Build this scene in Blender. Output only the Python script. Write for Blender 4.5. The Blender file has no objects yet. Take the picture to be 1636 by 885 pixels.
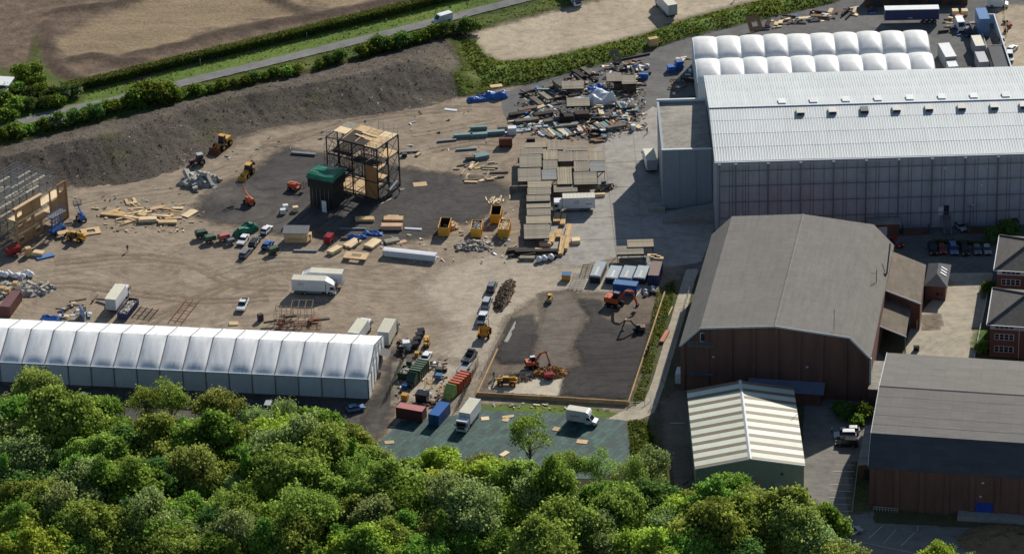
import bpy, bmesh, math, random
import numpy as np
from mathutils import Vector, Matrix
random.seed(7)
R = math.radians
SC = bpy.context.scene
COL = SC.collection
# ------------------------------------------------------------------ camera
F_PX, TH, ROLL, DIST = 6563.0, R(27.94), R(-1.643), 924.7
IW, IH = 1636.0, 885.0
fw = Vector((0, math.cos(TH), -math.sin(TH)))
r0 = Vector((1, 0, 0)); u0 = r0.cross(fw)
cr = r0*math.cos(ROLL) + u0*math.sin(ROLL)
cu = -r0*math.sin(ROLL) + u0*math.cos(ROLL)
CP = -fw*DIST
cam = bpy.data.cameras.new('camera'); cam.sensor_width = 36.0
cam.lens = F_PX/IW*36.0; cam.clip_start = 1.0; cam.clip_end = 6000
co = bpy.data.objects.new('camera', cam); COL.objects.link(co)
M3 = Matrix((cr, cu, -fw)).transposed()
co.matrix_world = Matrix.Translation(CP) @ M3.to_4x4()
SC.camera = co
# ------------------------------------------------------------------ sky and sun
SUN_AZ, SUN_EL = R(26.0), R(30.5)          # azimuth from +Y towards +X
w = bpy.data.worlds.new('World'); SC.world = w; w.use_nodes = True
nt = w.node_tree
sky = nt.nodes.new('ShaderNodeTexSky'); sky.sky_type = 'NISHITA'; sky.sun_disc = False
sky.sun_elevation = SUN_EL; sky.sun_rotation = SUN_AZ
sky.altitude = 100; sky.air_density = 1.0; sky.dust_density = .6; sky.ozone_density = 1.6
bg = nt.nodes['Background']; bg.inputs['Strength'].default_value = 0.076
nt.links.new(sky.outputs['Color'], bg.inputs['Color'])
sl = bpy.data.lights.new('sun', 'SUN'); sl.energy = 4.7; sl.angle = R(0.53); sl.color = (1.0, 0.945, 0.86)
so = bpy.data.objects.new('sun', sl); COL.objects.link(so)
sd = Vector((math.sin(SUN_AZ)*math.cos(SUN_EL), math.cos(SUN_AZ)*math.cos(SUN_EL), math.sin(SUN_EL)))
so.rotation_euler = sd.to_track_quat('Z', 'Y').to_euler(); so.location = sd*400
SC.view_settings.view_transform = 'Standard'; SC.view_settings.look = 'None'
SC.view_settings.exposure = 0.26; SC.view_settings.gamma = 1.0
SC.view_settings.use_curve_mapping = False
SC.render.engine = 'CYCLES'
SC.cycles.transparent_max_bounces = 12
SC.cycles.max_bounces = 6

# ------------------------------------------------------------------ helpers
def G(px, py, z=0.0):
    """ground (or height z) point seen at pixel px,py of the 1636x885 photograph"""
    d = fw + cr*((px-IW/2)/F_PX) - cu*((py-IH/2)/F_PX)
    return CP + d*((z-CP.z)/d.z)
def lin(c):
    return tuple((x/255/12.92 if x/255 <= .04045 else ((x/255+.055)/1.055)**2.4) for x in c)
def heading(a, b):
    """yaw of the ground direction from pixel a to pixel b"""
    p, q = G(*a), G(*b); return math.atan2(q.y-p.y, q.x-p.x)

class MB:
    def __init__(s): s.v = []; s.f = []
    def add(s, vs, fs):
        n = len(s.v); s.v += [tuple(v) for v in vs]; s.f += [tuple(i+n for i in f) for f in fs]; return s
    def bx(s, x0, x1, y0, y1, z0, z1):
        return s.fr(x0, x1, y0, y1, z0, x0, x1, y0, y1, z1)
    def fr(s, x0, x1, y0, y1, z0, X0, X1, Y0, Y1, z1):
        return s.add([(x0,y0,z0),(x1,y0,z0),(x1,y1,z0),(x0,y1,z0),(X0,Y0,z1),(X1,Y0,z1),(X1,Y1,z1),(X0,Y1,z1)],
                     [(3,2,1,0),(4,5,6,7),(0,1,5,4),(1,2,6,5),(2,3,7,6),(3,0,4,7)])
    def box(s, c, d, rz=0.0, rx=0.0, ry=0.0):
        m = Matrix.Rotation(rz, 3, 'Z') @ Matrix.Rotation(ry, 3, 'Y') @ Matrix.Rotation(rx, 3, 'X')
        k = []
        for z in (-.5, .5):
            for x, y in ((-.5,-.5),(.5,-.5),(.5,.5),(-.5,.5)):
                k.append(Vector(c) + m @ Vector((x*d[0], y*d[1], z*d[2])))
        return s.add(k, [(3,2,1,0),(4,5,6,7),(0,1,5,4),(1,2,6,5),(2,3,7,6),(3,0,4,7)])
    def beam(s, p, q, w, h=None):
        p, q = Vector(p), Vector(q); h = h or w
        d = (q-p).normalized(); a = Vector((0,0,1)) if abs(d.z) < .95 else Vector((1,0,0))
        x = d.cross(a).normalized()*w/2; y = x.normalized().cross(d)*h/2
        k = [p-x-y, p+x-y, p+x+y, p-x+y, q-x-y, q+x-y, q+x+y, q-x+y]
        return s.add(k, [(0,1,2,3),(7,6,5,4),(1,0,4,5),(2,1,5,6),(3,2,6,7),(0,3,7,4)])
    def tube(s, p, q, r, r2=None, n=8, cap=True):
        p, q = Vector(p), Vector(q); r2 = r if r2 is None else r2
        d = (q-p).normalized(); a = Vector((0,0,1)) if abs(d.z) < .95 else Vector((1,0,0))
        x = d.cross(a).normalized(); y = x.cross(d)
        k = []
        for c, rr in ((p, r), (q, r2)):
            for i in range(n):
                t = 2*math.pi*i/n; k.append(c + x*math.cos(t)*rr + y*math.sin(t)*rr)
        fs = [(i, n+i, n+(i+1) % n, (i+1) % n) for i in range(n)]
        if cap: fs += [tuple(range(n)), tuple(range(2*n-1, n-1, -1))]
        return s.add(k, fs)
    def prism(s, prof, y0, y1, inset=0.0, zmid=None):
        """profile of (x,z) points extruded across y"""
        n = len(prof); k = [(x, y0, z) for x, z in prof] + [(x, y1, z) for x, z in prof]
        return s.add(k, [tuple(range(n)), tuple(range(2*n-1, n-1, -1))] + [(i, n+i, n+(i+1) % n, (i+1) % n) for i in range(n)])
    def poly(s, pts, z0, z1):
        n = len(pts); k = [(p[0], p[1], z0) for p in pts] + [(p[0], p[1], z1) for p in pts]
        return s.add(k, [tuple(range(n-1, -1, -1)), tuple(range(n, 2*n))] + [(i, (i+1) % n, n+(i+1) % n, n+i) for i in range(n)])
    def grid(s, fn, nu, nv):
        k = [fn(i/nu, j/nv) for j in range(nv+1) for i in range(nu+1)]
        return s.add(k, [(j*(nu+1)+i, j*(nu+1)+i+1, (j+1)*(nu+1)+i+1, (j+1)*(nu+1)+i) for j in range(nv) for i in range(nu)])
    def mesh(s, name, mat, smooth=False):
        me = bpy.data.meshes.new(name); me.from_pydata(s.v, [], s.f)
        bm = bmesh.new(); bm.from_mesh(me); bmesh.ops.recalc_face_normals(bm, faces=bm.faces); bm.to_mesh(me); bm.free()
        if mat: me.materials.append(mat)
        if smooth: me.polygons.foreach_set('use_smooth', [True]*len(me.polygons))
        me.update(); return me
    def build(s, name, mat, parent=None, smooth=False):
        return link(name, s.mesh(name, mat, smooth), parent)
def link(name, me, parent=None, loc=None, rz=0.0):
    o = bpy.data.objects.new(name, me); COL.objects.link(o)
    if parent is not None: o.parent = parent
    if loc is not None: o.location = loc
    if rz: o.rotation_euler.z = rz
    return o
def tag(o, label=None, cat=None, group=None, kind=None):
    if label: o['label'] = label
    if cat: o['category'] = cat
    if group: o['group'] = group
    if kind: o['kind'] = kind
    return o
def thing(name, label, cat, loc=(0,0,0), rz=0.0, group=None):
    o = bpy.data.objects.new(name, None); COL.objects.link(o); o.empty_display_size = .3
    o.location = loc; o.rotation_euler.z = rz
    return tag(o, label, cat, group)
def dup(root, loc, rz, label=None, group=None, mats=None, scale=None):
    def cp(o, par):
        c = o.copy(); COL.objects.link(c)
        if par is not None:
            c.parent = par; c.matrix_parent_inverse = o.matrix_parent_inverse.copy()
        for k in KIDS(o): cp(k, c)
        return c
    r = cp(root, None); r.location = loc; r.rotation_euler = (0, 0, rz)
    if scale: r.scale = scale
    if label: r['label'] = label
    if group: r['group'] = group
    return r
def KIDS(o): return [c for c in list(o.children)]

# ------------------------------------------------------------------ numpy noise
_rs = np.random.RandomState(3); _T = _rs.rand(256, 256)
def vnoise(x, y):
    xi = np.floor(x).astype(int); yi = np.floor(y).astype(int); fx = x-xi; fy = y-yi
    fx = fx*fx*(3-2*fx); fy = fy*fy*(3-2*fy)
    a = _T[xi & 255, yi & 255]; b = _T[(xi+1) & 255, yi & 255]; c = _T[xi & 255, (yi+1) & 255]; d = _T[(xi+1) & 255, (yi+1) & 255]
    return (a*(1-fx)+b*fx)*(1-fy)+(c*(1-fx)+d*fx)*fy
def fbm(x, y, o=4):
    s = 0; a = .5
    for i in range(o):
        s = s + a*vnoise(x*2**i+17.3*i, y*2**i-9.1*i); a *= .5
    return s
def sdist(px, py, poly):
    """signed distance to polygon (positive inside)"""
    P = np.array(poly, float); n = len(P); best = np.full(px.shape, 1e18); ins = np.zeros(px.shape, bool)
    for i in range(n):
        a = P[i]; b = P[(i+1) % n]; e = b-a
        wx = px-a[0]; wy = py-a[1]
        t = np.clip((wx*e[0]+wy*e[1])/max(e@e, 1e-9), 0, 1)
        best = np.minimum(best, (wx-t*e[0])**2+(wy-t*e[1])**2)
        c = ((a[1] > py) != (b[1] > py)) & (px < (b[0]-a[0])*(py-a[1])/((b[1]-a[1]) if b[1] != a[1] else 1e-9)+a[0])
        ins ^= c
    d = np.sqrt(best); return np.where(ins, d, -d)
def gp(pts): return [tuple(G(*p)[:2]) for p in pts]

# ------------------------------------------------------------------ materials
class NT:
    def __init__(s, name):
        s.m = bpy.data.materials.new(name); s.m.use_nodes = True; s.t = s.m.node_tree
        s.b = s.t.nodes['Principled BSDF']; s.out = s.t.nodes['Material Output']
        s.tc = s.t.nodes.new('ShaderNodeTexCoord')
    def n(s, t, **k):
        o = s.t.nodes.new(t)
        for a, b in k.items(): setattr(o, a, b)
        return o
    def l(s, a, b): s.t.links.new(a, b)
    def mapping(s, scale=(1,1,1), rot=0.0, src='Object', vec=None):
        m = s.n('ShaderNodeMapping'); m.inputs['Scale'].default_value = scale; m.inputs['Rotation'].default_value = (0,0,rot)
        s.l(vec if vec else s.tc.outputs[src], m.inputs['Vector']); return m.outputs['Vector']
    def noise(s, scale, detail=4, rough=.6, vec=None, dist=0.0):
        o = s.n('ShaderNodeTexNoise'); o.inputs['Scale'].default_value = scale; o.inputs['Detail'].default_value = detail
        o.inputs['Roughness'].default_value = rough; o.inputs['Distortion'].default_value = dist
        s.l(vec if vec else s.tc.outputs['Object'], o.inputs['Vector']); return o.outputs['Fac']
    def ramp(s, fac, stops):
        o = s.n('ShaderNodeValToRGB'); e = o.color_ramp.elements
        while len(e) < len(stops): e.new(.5)
        for i, (p, c) in enumerate(stops): e[i].position = p; e[i].color = (*c[:3], 1)
        s.l(fac, o.inputs['Fac']); return o.outputs['Color']
    def mix(s, fac, a, b, mode='MIX'):
        o = s.n('ShaderNodeMix'); o.data_type = 'RGBA'; o.blend_type = mode
        for k, v in ((0, fac), (6, a), (7, b)):
            if hasattr(v, 'is_linked') or hasattr(v, 'links'): s.l(v, o.inputs[k])
            elif k == 0: o.inputs[k].default_value = v
            else: o.inputs[k].default_value = (*v[:3], 1)
        return o.outputs[2]
    def math(s, op, a, b=None, c=None):
        o = s.n('ShaderNodeMath'); o.operation = op
        for i, v in enumerate((a, b, c)):
            if v is None: continue
            if hasattr(v, 'links'): s.l(v, o.inputs[i])
            else: o.inputs[i].default_value = v
        return o.outputs[0]
    def attr(s, name):
        o = s.n('ShaderNodeAttribute'); o.attribute_name = name; return o.outputs['Fac']
    def bump(s, h, strength=.3, dist=.05):
        o = s.n('ShaderNodeBump'); o.inputs['Strength'].default_value = strength; o.inputs['Distance'].default_value = dist
        s.l(h, o.inputs['Height']); s.l(o.outputs['Normal'], s.b.inputs['Normal'])
    def base(s, c, rough=.8, metal=0.0, spec=.3):
        if hasattr(c, 'links'): s.l(c, s.b.inputs['Base Color'])
        else: s.b.inputs['Base Color'].default_value = (*c[:3], 1)
        s.b.inputs['Roughness'].default_value = rough; s.b.inputs['Metallic'].default_value = metal
        s.b.inputs['Specular IOR Level'].default_value = spec
        return s
    def edge(s, rag=1.0, scale=.45, hard=True):
        """ragged sheet edges from the stored distance to the outline"""
        d = s.attr('edge'); nz = s.noise(scale, 6, .7)
        f = s.math('ADD', s.math('DIVIDE', d, rag), s.math('MULTIPLY', s.math('SUBTRACT', nz, .5), 3.0))
        k = s.math('GREATER_THAN', f, 0.0) if hard else s.math('MULTIPLY_ADD', f, .55, .5)
        if not hard: k.node.use_clamp = True
        mx = s.n('ShaderNodeMixShader'); tr = s.n('ShaderNodeBsdfTransparent')
        s.l(k, mx.inputs[0]); s.l(tr.outputs[0], mx.inputs[1]); s.l(s.b.outputs[0], mx.inputs[2]); s.l(mx.outputs[0], s.out.inputs['Surface'])
        return s
MATS = {}
def pm(name, c, var=.18, scale=1.2, rough=.75, metal=0.0, spec=.3, c2=None, bump=0.0):
    """plain paint/wood/metal material: sRGB colour with grime and slow variation, random per object"""
    if name in MATS: return MATS[name]
    k = NT(name); a = lin(c); b = lin(c2) if c2 else tuple(x*(1-var*1.6) for x in a); h = tuple(min(1, x*(1+var)) for x in a)
    nz = k.noise(scale, 5, .65)
    col = k.ramp(nz, [(.28, b), (.5, a), (.75, h)])
    oi = k.n('ShaderNodeObjectInfo')
    v = k.math('ADD', k.math('MULTIPLY', oi.outputs['Random'], .24), .86)
    hs = k.n('ShaderNodeHueSaturation'); k.l(col, hs.inputs['Color']); k.l(v, hs.inputs['Value'])
    k.base(hs.outputs['Color'], rough, metal, spec)
    if bump: k.bump(nz, bump, .03)
    MATS[name] = k.m; return k.m
# ================================================================== the setting
def soil_mat(name, stops, streak=None, speck=.5, edge=None, rough=.95, bump=.25, escale=.45, hard=None):
    k = NT(name)
    big = k.noise(.035, 6, .62, dist=.6)
    col = k.ramp(big, [(p, lin(c)) for p, c in stops])
    mid = k.noise(.35, 5, .7)
    col = k.mix(.55, col, k.ramp(mid, [(.3, (.55,.55,.55)), (.52, (1,1,1)), (.75, (1.3,1.28,1.22))]), 'MULTIPLY')
    if streak:
        wv = k.n('ShaderNodeVectorMath', operation='ADD')
        nv = k.n('ShaderNodeTexNoise'); nv.inputs['Scale'].default_value = .016; nv.inputs['Detail'].default_value = 2
        k.l(k.tc.outputs['Object'], nv.inputs['Vector'])
        sc = k.n('ShaderNodeVectorMath', operation='SCALE'); sc.inputs['Scale'].default_value = 75
        k.l(nv.outputs['Color'], sc.inputs[0]); k.l(k.tc.outputs['Object'], wv.inputs[0]); k.l(sc.outputs[0], wv.inputs[1])
        for rot, amt in streak:
            st = k.noise(1.0, 5, .7, k.mapping((.028, .85, 1), rot, vec=wv.outputs[0]))
            col = k.mix(amt, col, k.ramp(st, [(.36, (.55,.54,.53)), (.5, (1,1,1)), (.66, (1.22,1.2,1.16))]), 'MULTIPLY')
    fine = k.noise(2.2, 4, .8)
    col = k.mix(speck, col, k.ramp(fine, [(.3, (.6,.6,.6)), (.5, (1,1,1)), (.72, (1.35,1.35,1.35))]), 'MULTIPLY')
    k.base(col, rough, 0, .15); k.bump(k.noise(.9, 6, .75), bump, .25)
    if edge: k.edge(edge, escale, edge < 1.0 if hard is None else hard)
    return k.m
m_base = soil_mat('land', [(.3,(70,72,52)),(.5,(92,88,66)),(.7,(80,86,50))])
m_yard = soil_mat('yard_earth', [(.25,(124,110,94)),(.42,(153,138,119)),(.55,(140,126,109)),(.75,(172,158,138))], [(.5,.5),(-.25,.42)], edge=3)
m_sand = soil_mat('sandy_gravel', [(.3,(158,144,122)),(.55,(178,164,142)),(.75,(166,151,128))], [(.2,.4)], edge=1.5)
m_pale = soil_mat('dusty_concrete', [(.3,(150,139,122)),(.5,(172,160,142)),(.7,(160,147,128))], [(.9,.35)], edge=3.5)
m_gravel = soil_mat('dark_gravel', [(.3,(62,60,59)),(.48,(76,73,71)),(.72,(100,94,87))], [(.6,.6)], edge=2.2, hard=False, escale=.3)
m_fill = soil_mat('dark_fill', [(.3,(56,54,52)),(.5,(66,63,61)),(.72,(80,76,71))], [(1.2,.6)], edge=.95, hard=False)
m_fill2 = soil_mat('levelled_fill', [(.3,(98,91,83)),(.55,(112,104,94)),(.75,(122,114,103))], [(1.45,.45)], edge=1.4)
m_asph = soil_mat('asphalt', [(.3,(92,92,92)),(.5,(104,103,101)),(.72,(116,114,110))], [(.1,.3)], .35, edge=.8, bump=.1)
m_asph2 = soil_mat('worn_asphalt', [(.3,(112,110,106)),(.5,(126,122,116)),(.72,(138,133,124))], [(.1,.3)], .35, edge=.5, bump=.1)
m_conc = soil_mat('concrete_yard', [(.3,(146,142,134)),(.5,(160,155,146)),(.72,(168,162,152))], [(1.5,.35)], .3, edge=.5, bump=.1)
m_road = soil_mat('road_tarmac', [(.3,(112,111,110)),(.5,(123,122,120)),(.72,(132,130,126))], None, .3, edge=.3, bump=.05)
m_lane = soil_mat('concrete_lane', [(.3,(158,150,132)),(.5,(172,163,144)),(.72,(180,172,153))], [(1.5,.3)], .25, edge=.2, bump=.05)
m_grass = soil_mat('grass', [(.3,(76,96,42)),(.5,(94,116,48)),(.72,(116,130,60))], None, .8, edge=1.6, bump=.8)
m_grass2 = soil_mat('rough_grass', [(.3,(62,80,36)),(.5,(84,96,44)),(.72,(116,112,66))], None, .8, edge=2.4, bump=.8)
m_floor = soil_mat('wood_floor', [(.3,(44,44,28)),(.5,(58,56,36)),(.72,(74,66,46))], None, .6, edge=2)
m_slab = soil_mat('site_slab', [(.3,(160,150,130)),(.5,(184,174,153)),(.72,(194,185,164))], None, .3, edge=.8, bump=.05)
m_rubbly = soil_mat('dug_earth', [(.3,(92,82,72)),(.5,(120,108,94)),(.72,(140,128,112))], None, .9, edge=1.5, bump=.6)
ob = MB().add([(-1500,-900,0),(1500,-900,0),(1500,2500,0),(-1500,2500,0)], [(0,1,2,3)]).build('ground', m_base); tag(ob, kind='structure', label='bare land and grass around the whole site')

def patch(name, poly, z, mat, cell=1.6, grow=2.5, label=None, kind='structure', hfn=None, attrs=None):
    """ground sheet cut from a grid; stores the distance to its outline for ragged edges"""
    grow = max(grow, cell*1.7); P = np.array(poly); x0, y0 = P.min(0)-grow; x1, y1 = P.max(0)+grow
    nx = max(2, int((x1-x0)/cell)); ny = max(2, int((y1-y0)/cell))
    X, Y = np.meshgrid(np.linspace(x0, x1, nx+1), np.linspace(y0, y1, ny+1))
    D = sdist(X, Y, poly); keep = (D > -grow)
    Z = np.full(X.shape, z) if hfn is None else z+hfn(X, Y, D)
    q = keep[:-1,:-1] & keep[1:,:-1] & keep[:-1,1:] & keep[1:,1:]
    idx = np.arange(X.size).reshape(X.shape)
    f = np.stack([idx[:-1,:-1][q], idx[:-1,1:][q], idx[1:,1:][q], idx[1:,:-1][q]], 1)
    used = np.unique(f); rm = np.full(X.size, -1); rm[used] = np.arange(used.size); f = rm[f]
    V = np.stack([X.ravel()[used], Y.ravel()[used], Z.ravel()[used]], 1)
    me = bpy.data.meshes.new(name); me.from_pydata(V.tolist(), [], f.tolist())
    a = me.attributes.new('edge', 'FLOAT', 'POINT'); a.data.foreach_set('value', D.ravel()[used].astype(np.float32))
    for k, fn in (attrs or {}).items():
        a = me.attributes.new(k, 'FLOAT', 'POINT'); a.data.foreach_set('value', fn(X, Y).ravel()[used].astype(np.float32))
    me.materials.append(mat)
    if hfn is not None: me.polygons.foreach_set('use_smooth', [True]*len(me.polygons))
    me.update(); o = link(name, me); tag(o, label, None, None, kind); return o
def strip(pts, w0, w1=None):
    """polygon of a band along world points"""
    w1 = w0 if w1 is None else w1; L, Rr = [], []
    for i, p in enumerate(pts):
        a = Vector(pts[max(0, i-1)]); b = Vector(pts[min(len(pts)-1, i+1)]); d = (b-a).normalized(); n = Vector((-d.y, d.x))
        L.append(tuple(Vector(p)+n*w0)); Rr.append(tuple(Vector(p)-n*w1))
    return L+Rr[::-1]

patch('site_yard', gp([(-60,330),(110,300),(300,262),(420,205),(600,182),(740,150),(830,130),(980,150),(1070,330),(1110,420),(1060,480),(1040,660),(1000,690),(600,780),(560,720),(-60,690)]), .03, m_yard, 3, 4, 'bare brown earth yard with curving wheel tracks')
# pale dusty concrete through the middle of the yard
patch('dusty_concrete', gp([(700,425),(780,400),(890,415),(1000,425),(1060,440),(1040,475),(900,470),(850,520),(800,560),(770,620),(740,650),(690,560),(720,520),(660,470)]), .05, m_pale, 2, 5, 'pale dusty concrete in the middle of the yard')
patch('dark_gravel_pad', gp([(454,236),(520,248),(660,272),(720,279),(790,290),(814,304),(800,322),(765,352),(720,360),(690,377),(640,388),(560,382),(500,376),(440,374),(395,362),(335,354),(308,338),(340,302),(398,278),(430,254)]), .06, m_gravel, 2, 4, 'dark gravel pad under the scaffold tower')
# upper storage yard and concrete
patch('storage_yard_asphalt', gp([(800,150),(870,128),(1000,94),(1060,74),(1100,58),(1250,24),(1330,6),(1420,-30),(1660,-30),(1660,140),(1120,150),(1052,170),(1050,225),(940,225),(850,205),(805,185)]), .05, m_asph, 2.5, 2, 'grey asphalt of the storage yard behind the warehouse')
patch('pale_forecourt', gp([(1588,-20),(1600,8),(1660,8),(1660,130),(1590,130)]), .07, m_sand, 2, 1, 'pale forecourt beside the stacked cabins')
patch('concrete_apron', gp([(948,240),(1000,200),(1052,165),(1062,345),(1150,345),(1120,420),(1062,428),(985,412),(925,425),(880,420),(872,350),(900,320),(955,300)]), .07, m_conc, 2, 2, 'grey concrete apron beside the tall annex')
# right hand side
patch('service_road', gp([(1060,330),(1700,330),(1700,470),(1520,440),(1420,420),(1100,440)]), .05, m_asph, 3, 2, 'asphalt service road along the warehouse front')
patch('court_asphalt', gp([(1100,590),(1400,560),(1440,600),(1400,700),(1395,835),(1700,850),(1700,930),(1270,930),(1285,640),(1110,640)]), .05, m_asph2, 2, 1, 'asphalt court and parking bays between the brick halls')
patch('concrete_lane', gp([(1512,437),(1587,436),(1579,470),(1556,580),(1440,580),(1455,520),(1480,490),(1498,470)]), .08, m_lane, 1.5, .6, 'pale concrete lane between the brick buildings')
patch('side_path', gp([(1096,430),(1116,430),(1060,620),(1045,660),(1020,672),(965,672),(1000,655),(1030,640),(1042,610)]), .07, m_lane, 1.0, .4, 'pale concrete path beside the brick hall')
patch('shed_side_ground', gp([(1050,640),(1110,600),(1115,800),(1070,790),(1060,730)]), .045, m_rubbly, 1.5, 1.5, 'bare shaded ground beside the striped shed')
patch('grass_bank', gp([(1005,672),(1030,672),(1040,690),(1062,735),(1072,790),(1090,860),(1020,830),(1008,735)]), .06, m_grass2, 1.2, 2, 'weedy grass bank beside the green matting')
patch('grass_strip', gp([(765,648),(860,645),(960,655),(990,664),(950,668),(860,660),(770,660)]), .06, m_grass, 1.0, 1.5, 'grass strip between the timber edged pit and the matting')
patch('grass_strip', gp([(1048,470),(1075,450),(1078,470),(1050,560),(1030,640),(1006,655),(1022,610)]), .065, m_grass2, 1.0, 1.5, 'weedy strip along the right edge of the timber edged pit')
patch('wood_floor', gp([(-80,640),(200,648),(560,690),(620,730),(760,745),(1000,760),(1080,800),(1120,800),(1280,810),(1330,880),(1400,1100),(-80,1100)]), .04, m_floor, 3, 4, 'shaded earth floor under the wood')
patch('gravel_drive', gp([(560,720),(600,640),(625,560),(665,545),(640,610),(620,670),(600,720)]), .07, m_gravel, 1.2, 1.5, 'dark gravel drive beside the end of the long marquee')
patch('tent_back_lane', gp([(-60,610),(600,638),(570,720),(200,680),(-60,690)]), .05, m_gravel, 2, 1.5, 'dark lane behind the long marquee')
# fields, road and verge at the top
RD = [G(*p)[:2] for p in [(-120,232),(-40,214),(50,194),(115,178),(186,163),(301,134),(410,108),(550,74),(676,43),(810,9),(900,-14),(1020,-44)]]
RD = [tuple(p) for p in RD]
m_field = None
def field_mat():
    k = NT('worked_field')
    a = k.attr('stubble'); nz = k.noise(.12, 6, .7)
    f = k.math('ADD', a, k.math('ADD', k.math('MULTIPLY', k.math('SUBTRACT', nz, .5), 1.8), k.math('MULTIPLY', k.math('SUBTRACT', k.noise(.6, 5, .8, k.mapping((.25,1,1), .35)), .5), 1.1)))
    dark = k.ramp(k.noise(.25, 6, .7), [(.3, lin((84,72,62))), (.5, lin((110,94,80))), (.72, lin((134,116,98)))])
    pale = k.ramp(k.noise(.1, 6, .7, k.mapping((.3,1,1), .35)), [(.3, lin((122,107,86))), (.5, lin((141,124,99))), (.72, lin((157,140,113)))])
    col = k.mix(k.ramp(f, [(.3,(0,0,0)),(.72,(1,1,1))]), dark, pale)
    col = k.mix(k.math('MULTIPLY', k.attr('ridge'), .8), col, lin((70,60,52)))
    fl = k.noise(1.6, 4, .8); col = k.mix(.8, col, k.ramp(fl, [(.3,(.5,.5,.5)),(.5,(1,1,1)),(.7,(1.3,1.3,1.3))]), 'MULTIPLY')
    k.base(col, .95, 0, .1); k.bump(k.noise(.8, 6, .75), .6, .4); return k.m
stub1 = gp([(95,60),(180,22),(300,-20),(480,-20),(500,20),(440,35),(350,48),(300,68),(230,88),(180,100),(120,98),(82,82)])
stub2 = gp([(495,0),(520,-30),(700,-60),(640,-5),(590,8),(520,22)])
ridges = [gp([(205,92),(300,72),(360,53),(440,38),(520,25),(640,2)]), gp([(95,20),(140,14),(190,8),(250,-12)]), gp([(432,0),(460,10),(485,22),(495,30)]), gp([(75,40),(74,70),(85,100),(100,118),(130,130)]), gp([(110,100),(150,92),(190,100),(230,98)])]
def ridge_h(X, Y):
    h = 0
    for r in ridges:
        best = np.full(X.shape, 1e9)
        for a, b in zip(r[:-1], r[1:]):
            ex, ey = b[0]-a[0], b[1]-a[1]; t = np.clip(((X-a[0])*ex+(Y-a[1])*ey)/(ex*ex+ey*ey), 0, 1)
            best = np.minimum(best, np.hypot(X-a[0]-t*ex, Y-a[1]-t*ey))
        h = np.maximum(h, np.clip(1-best/3.2, 0, 1)) if not np.isscalar(h) else np.clip(1-best/3.2, 0, 1)
    return h
fieldpoly = [p for p in [tuple(Vector(RD[i])+Vector((-3.0, 9.5))) for i in range(len(RD))]] + [tuple(G(1020,-44)[:2]), (60,420), (-330,420), (-260,150)]
patch('field', fieldpoly, .05, field_mat(), 1.7, 2, 'part-stripped brown field with dark soil ridges and pale stubble',
      hfn=lambda X, Y, D: .5*fbm(X*.35, Y*.35) + (1.3*fbm(X*.9, Y*.9, 3)+.3)*ridge_h(X, Y),
      attrs={'stubble': lambda X, Y: np.clip(.45+.11*np.maximum(sdist(X, Y, stub1), sdist(X, Y, stub2)), 0, 1)*(1-.9*ridge_h(X, Y)), 'ridge': lambda X, Y: ridge_h(X, Y)})
patch('grass_verge', strip(RD, 12.5, 3.0), .16, m_grass, 1.2, 1.5, 'bright grass verge between lane and clipped hedge', hfn=lambda X, Y, D: .35*fbm(X*.8, Y*.8, 3))
patch('grass_patch', gp([(-40,115),(30,112),(55,95),(60,62),(72,60),(75,95),(100,122),(135,138),(130,165),(0,150)]), .5, m_grass2, 1.5, 2, 'green corner of the field beside the bushes')
patch('country_road', strip(RD, 1.85), .62, m_road, 1.0, .4, 'narrow grey country lane crossing the top of the scene')
patch('grass_verge', strip(RD, -2.4, 9.5), .5, m_grass2, 1.2, 2, 'rough grass verge between the lane and the earth bund')
# sandy parking ground and its bank
patch('overflow_car_park', gp([(744,60),(775,40),(830,22),(880,0),(920,-40),(1300,-60),(1240,-6),(1180,8),(1100,28),(1020,58),(940,76),(870,92),(800,99),(772,86),(755,72)]), .1, m_sand, 2, 2, 'sandy overflow car park with swirling tyre marks')
def bank_h(X, Y, D): return np.clip(D/5, 0, 1)*1.2+.6*fbm(X*.5, Y*.5)
patch('grass_bank', gp([(735,62),(760,68),(772,90),(800,102),(870,96),(940,80),(1020,62),(1100,33),(1180,13),(1245,-2),(1330,-40),(1400,-30),(1330,4),(1255,22),(1100,58),(1000,90),(900,118),(830,136),(770,140),(740,110)]), .1, m_grass, 1.2, 2, 'overgrown green bank between the car park and the storage yard', hfn=bank_h)

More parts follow.
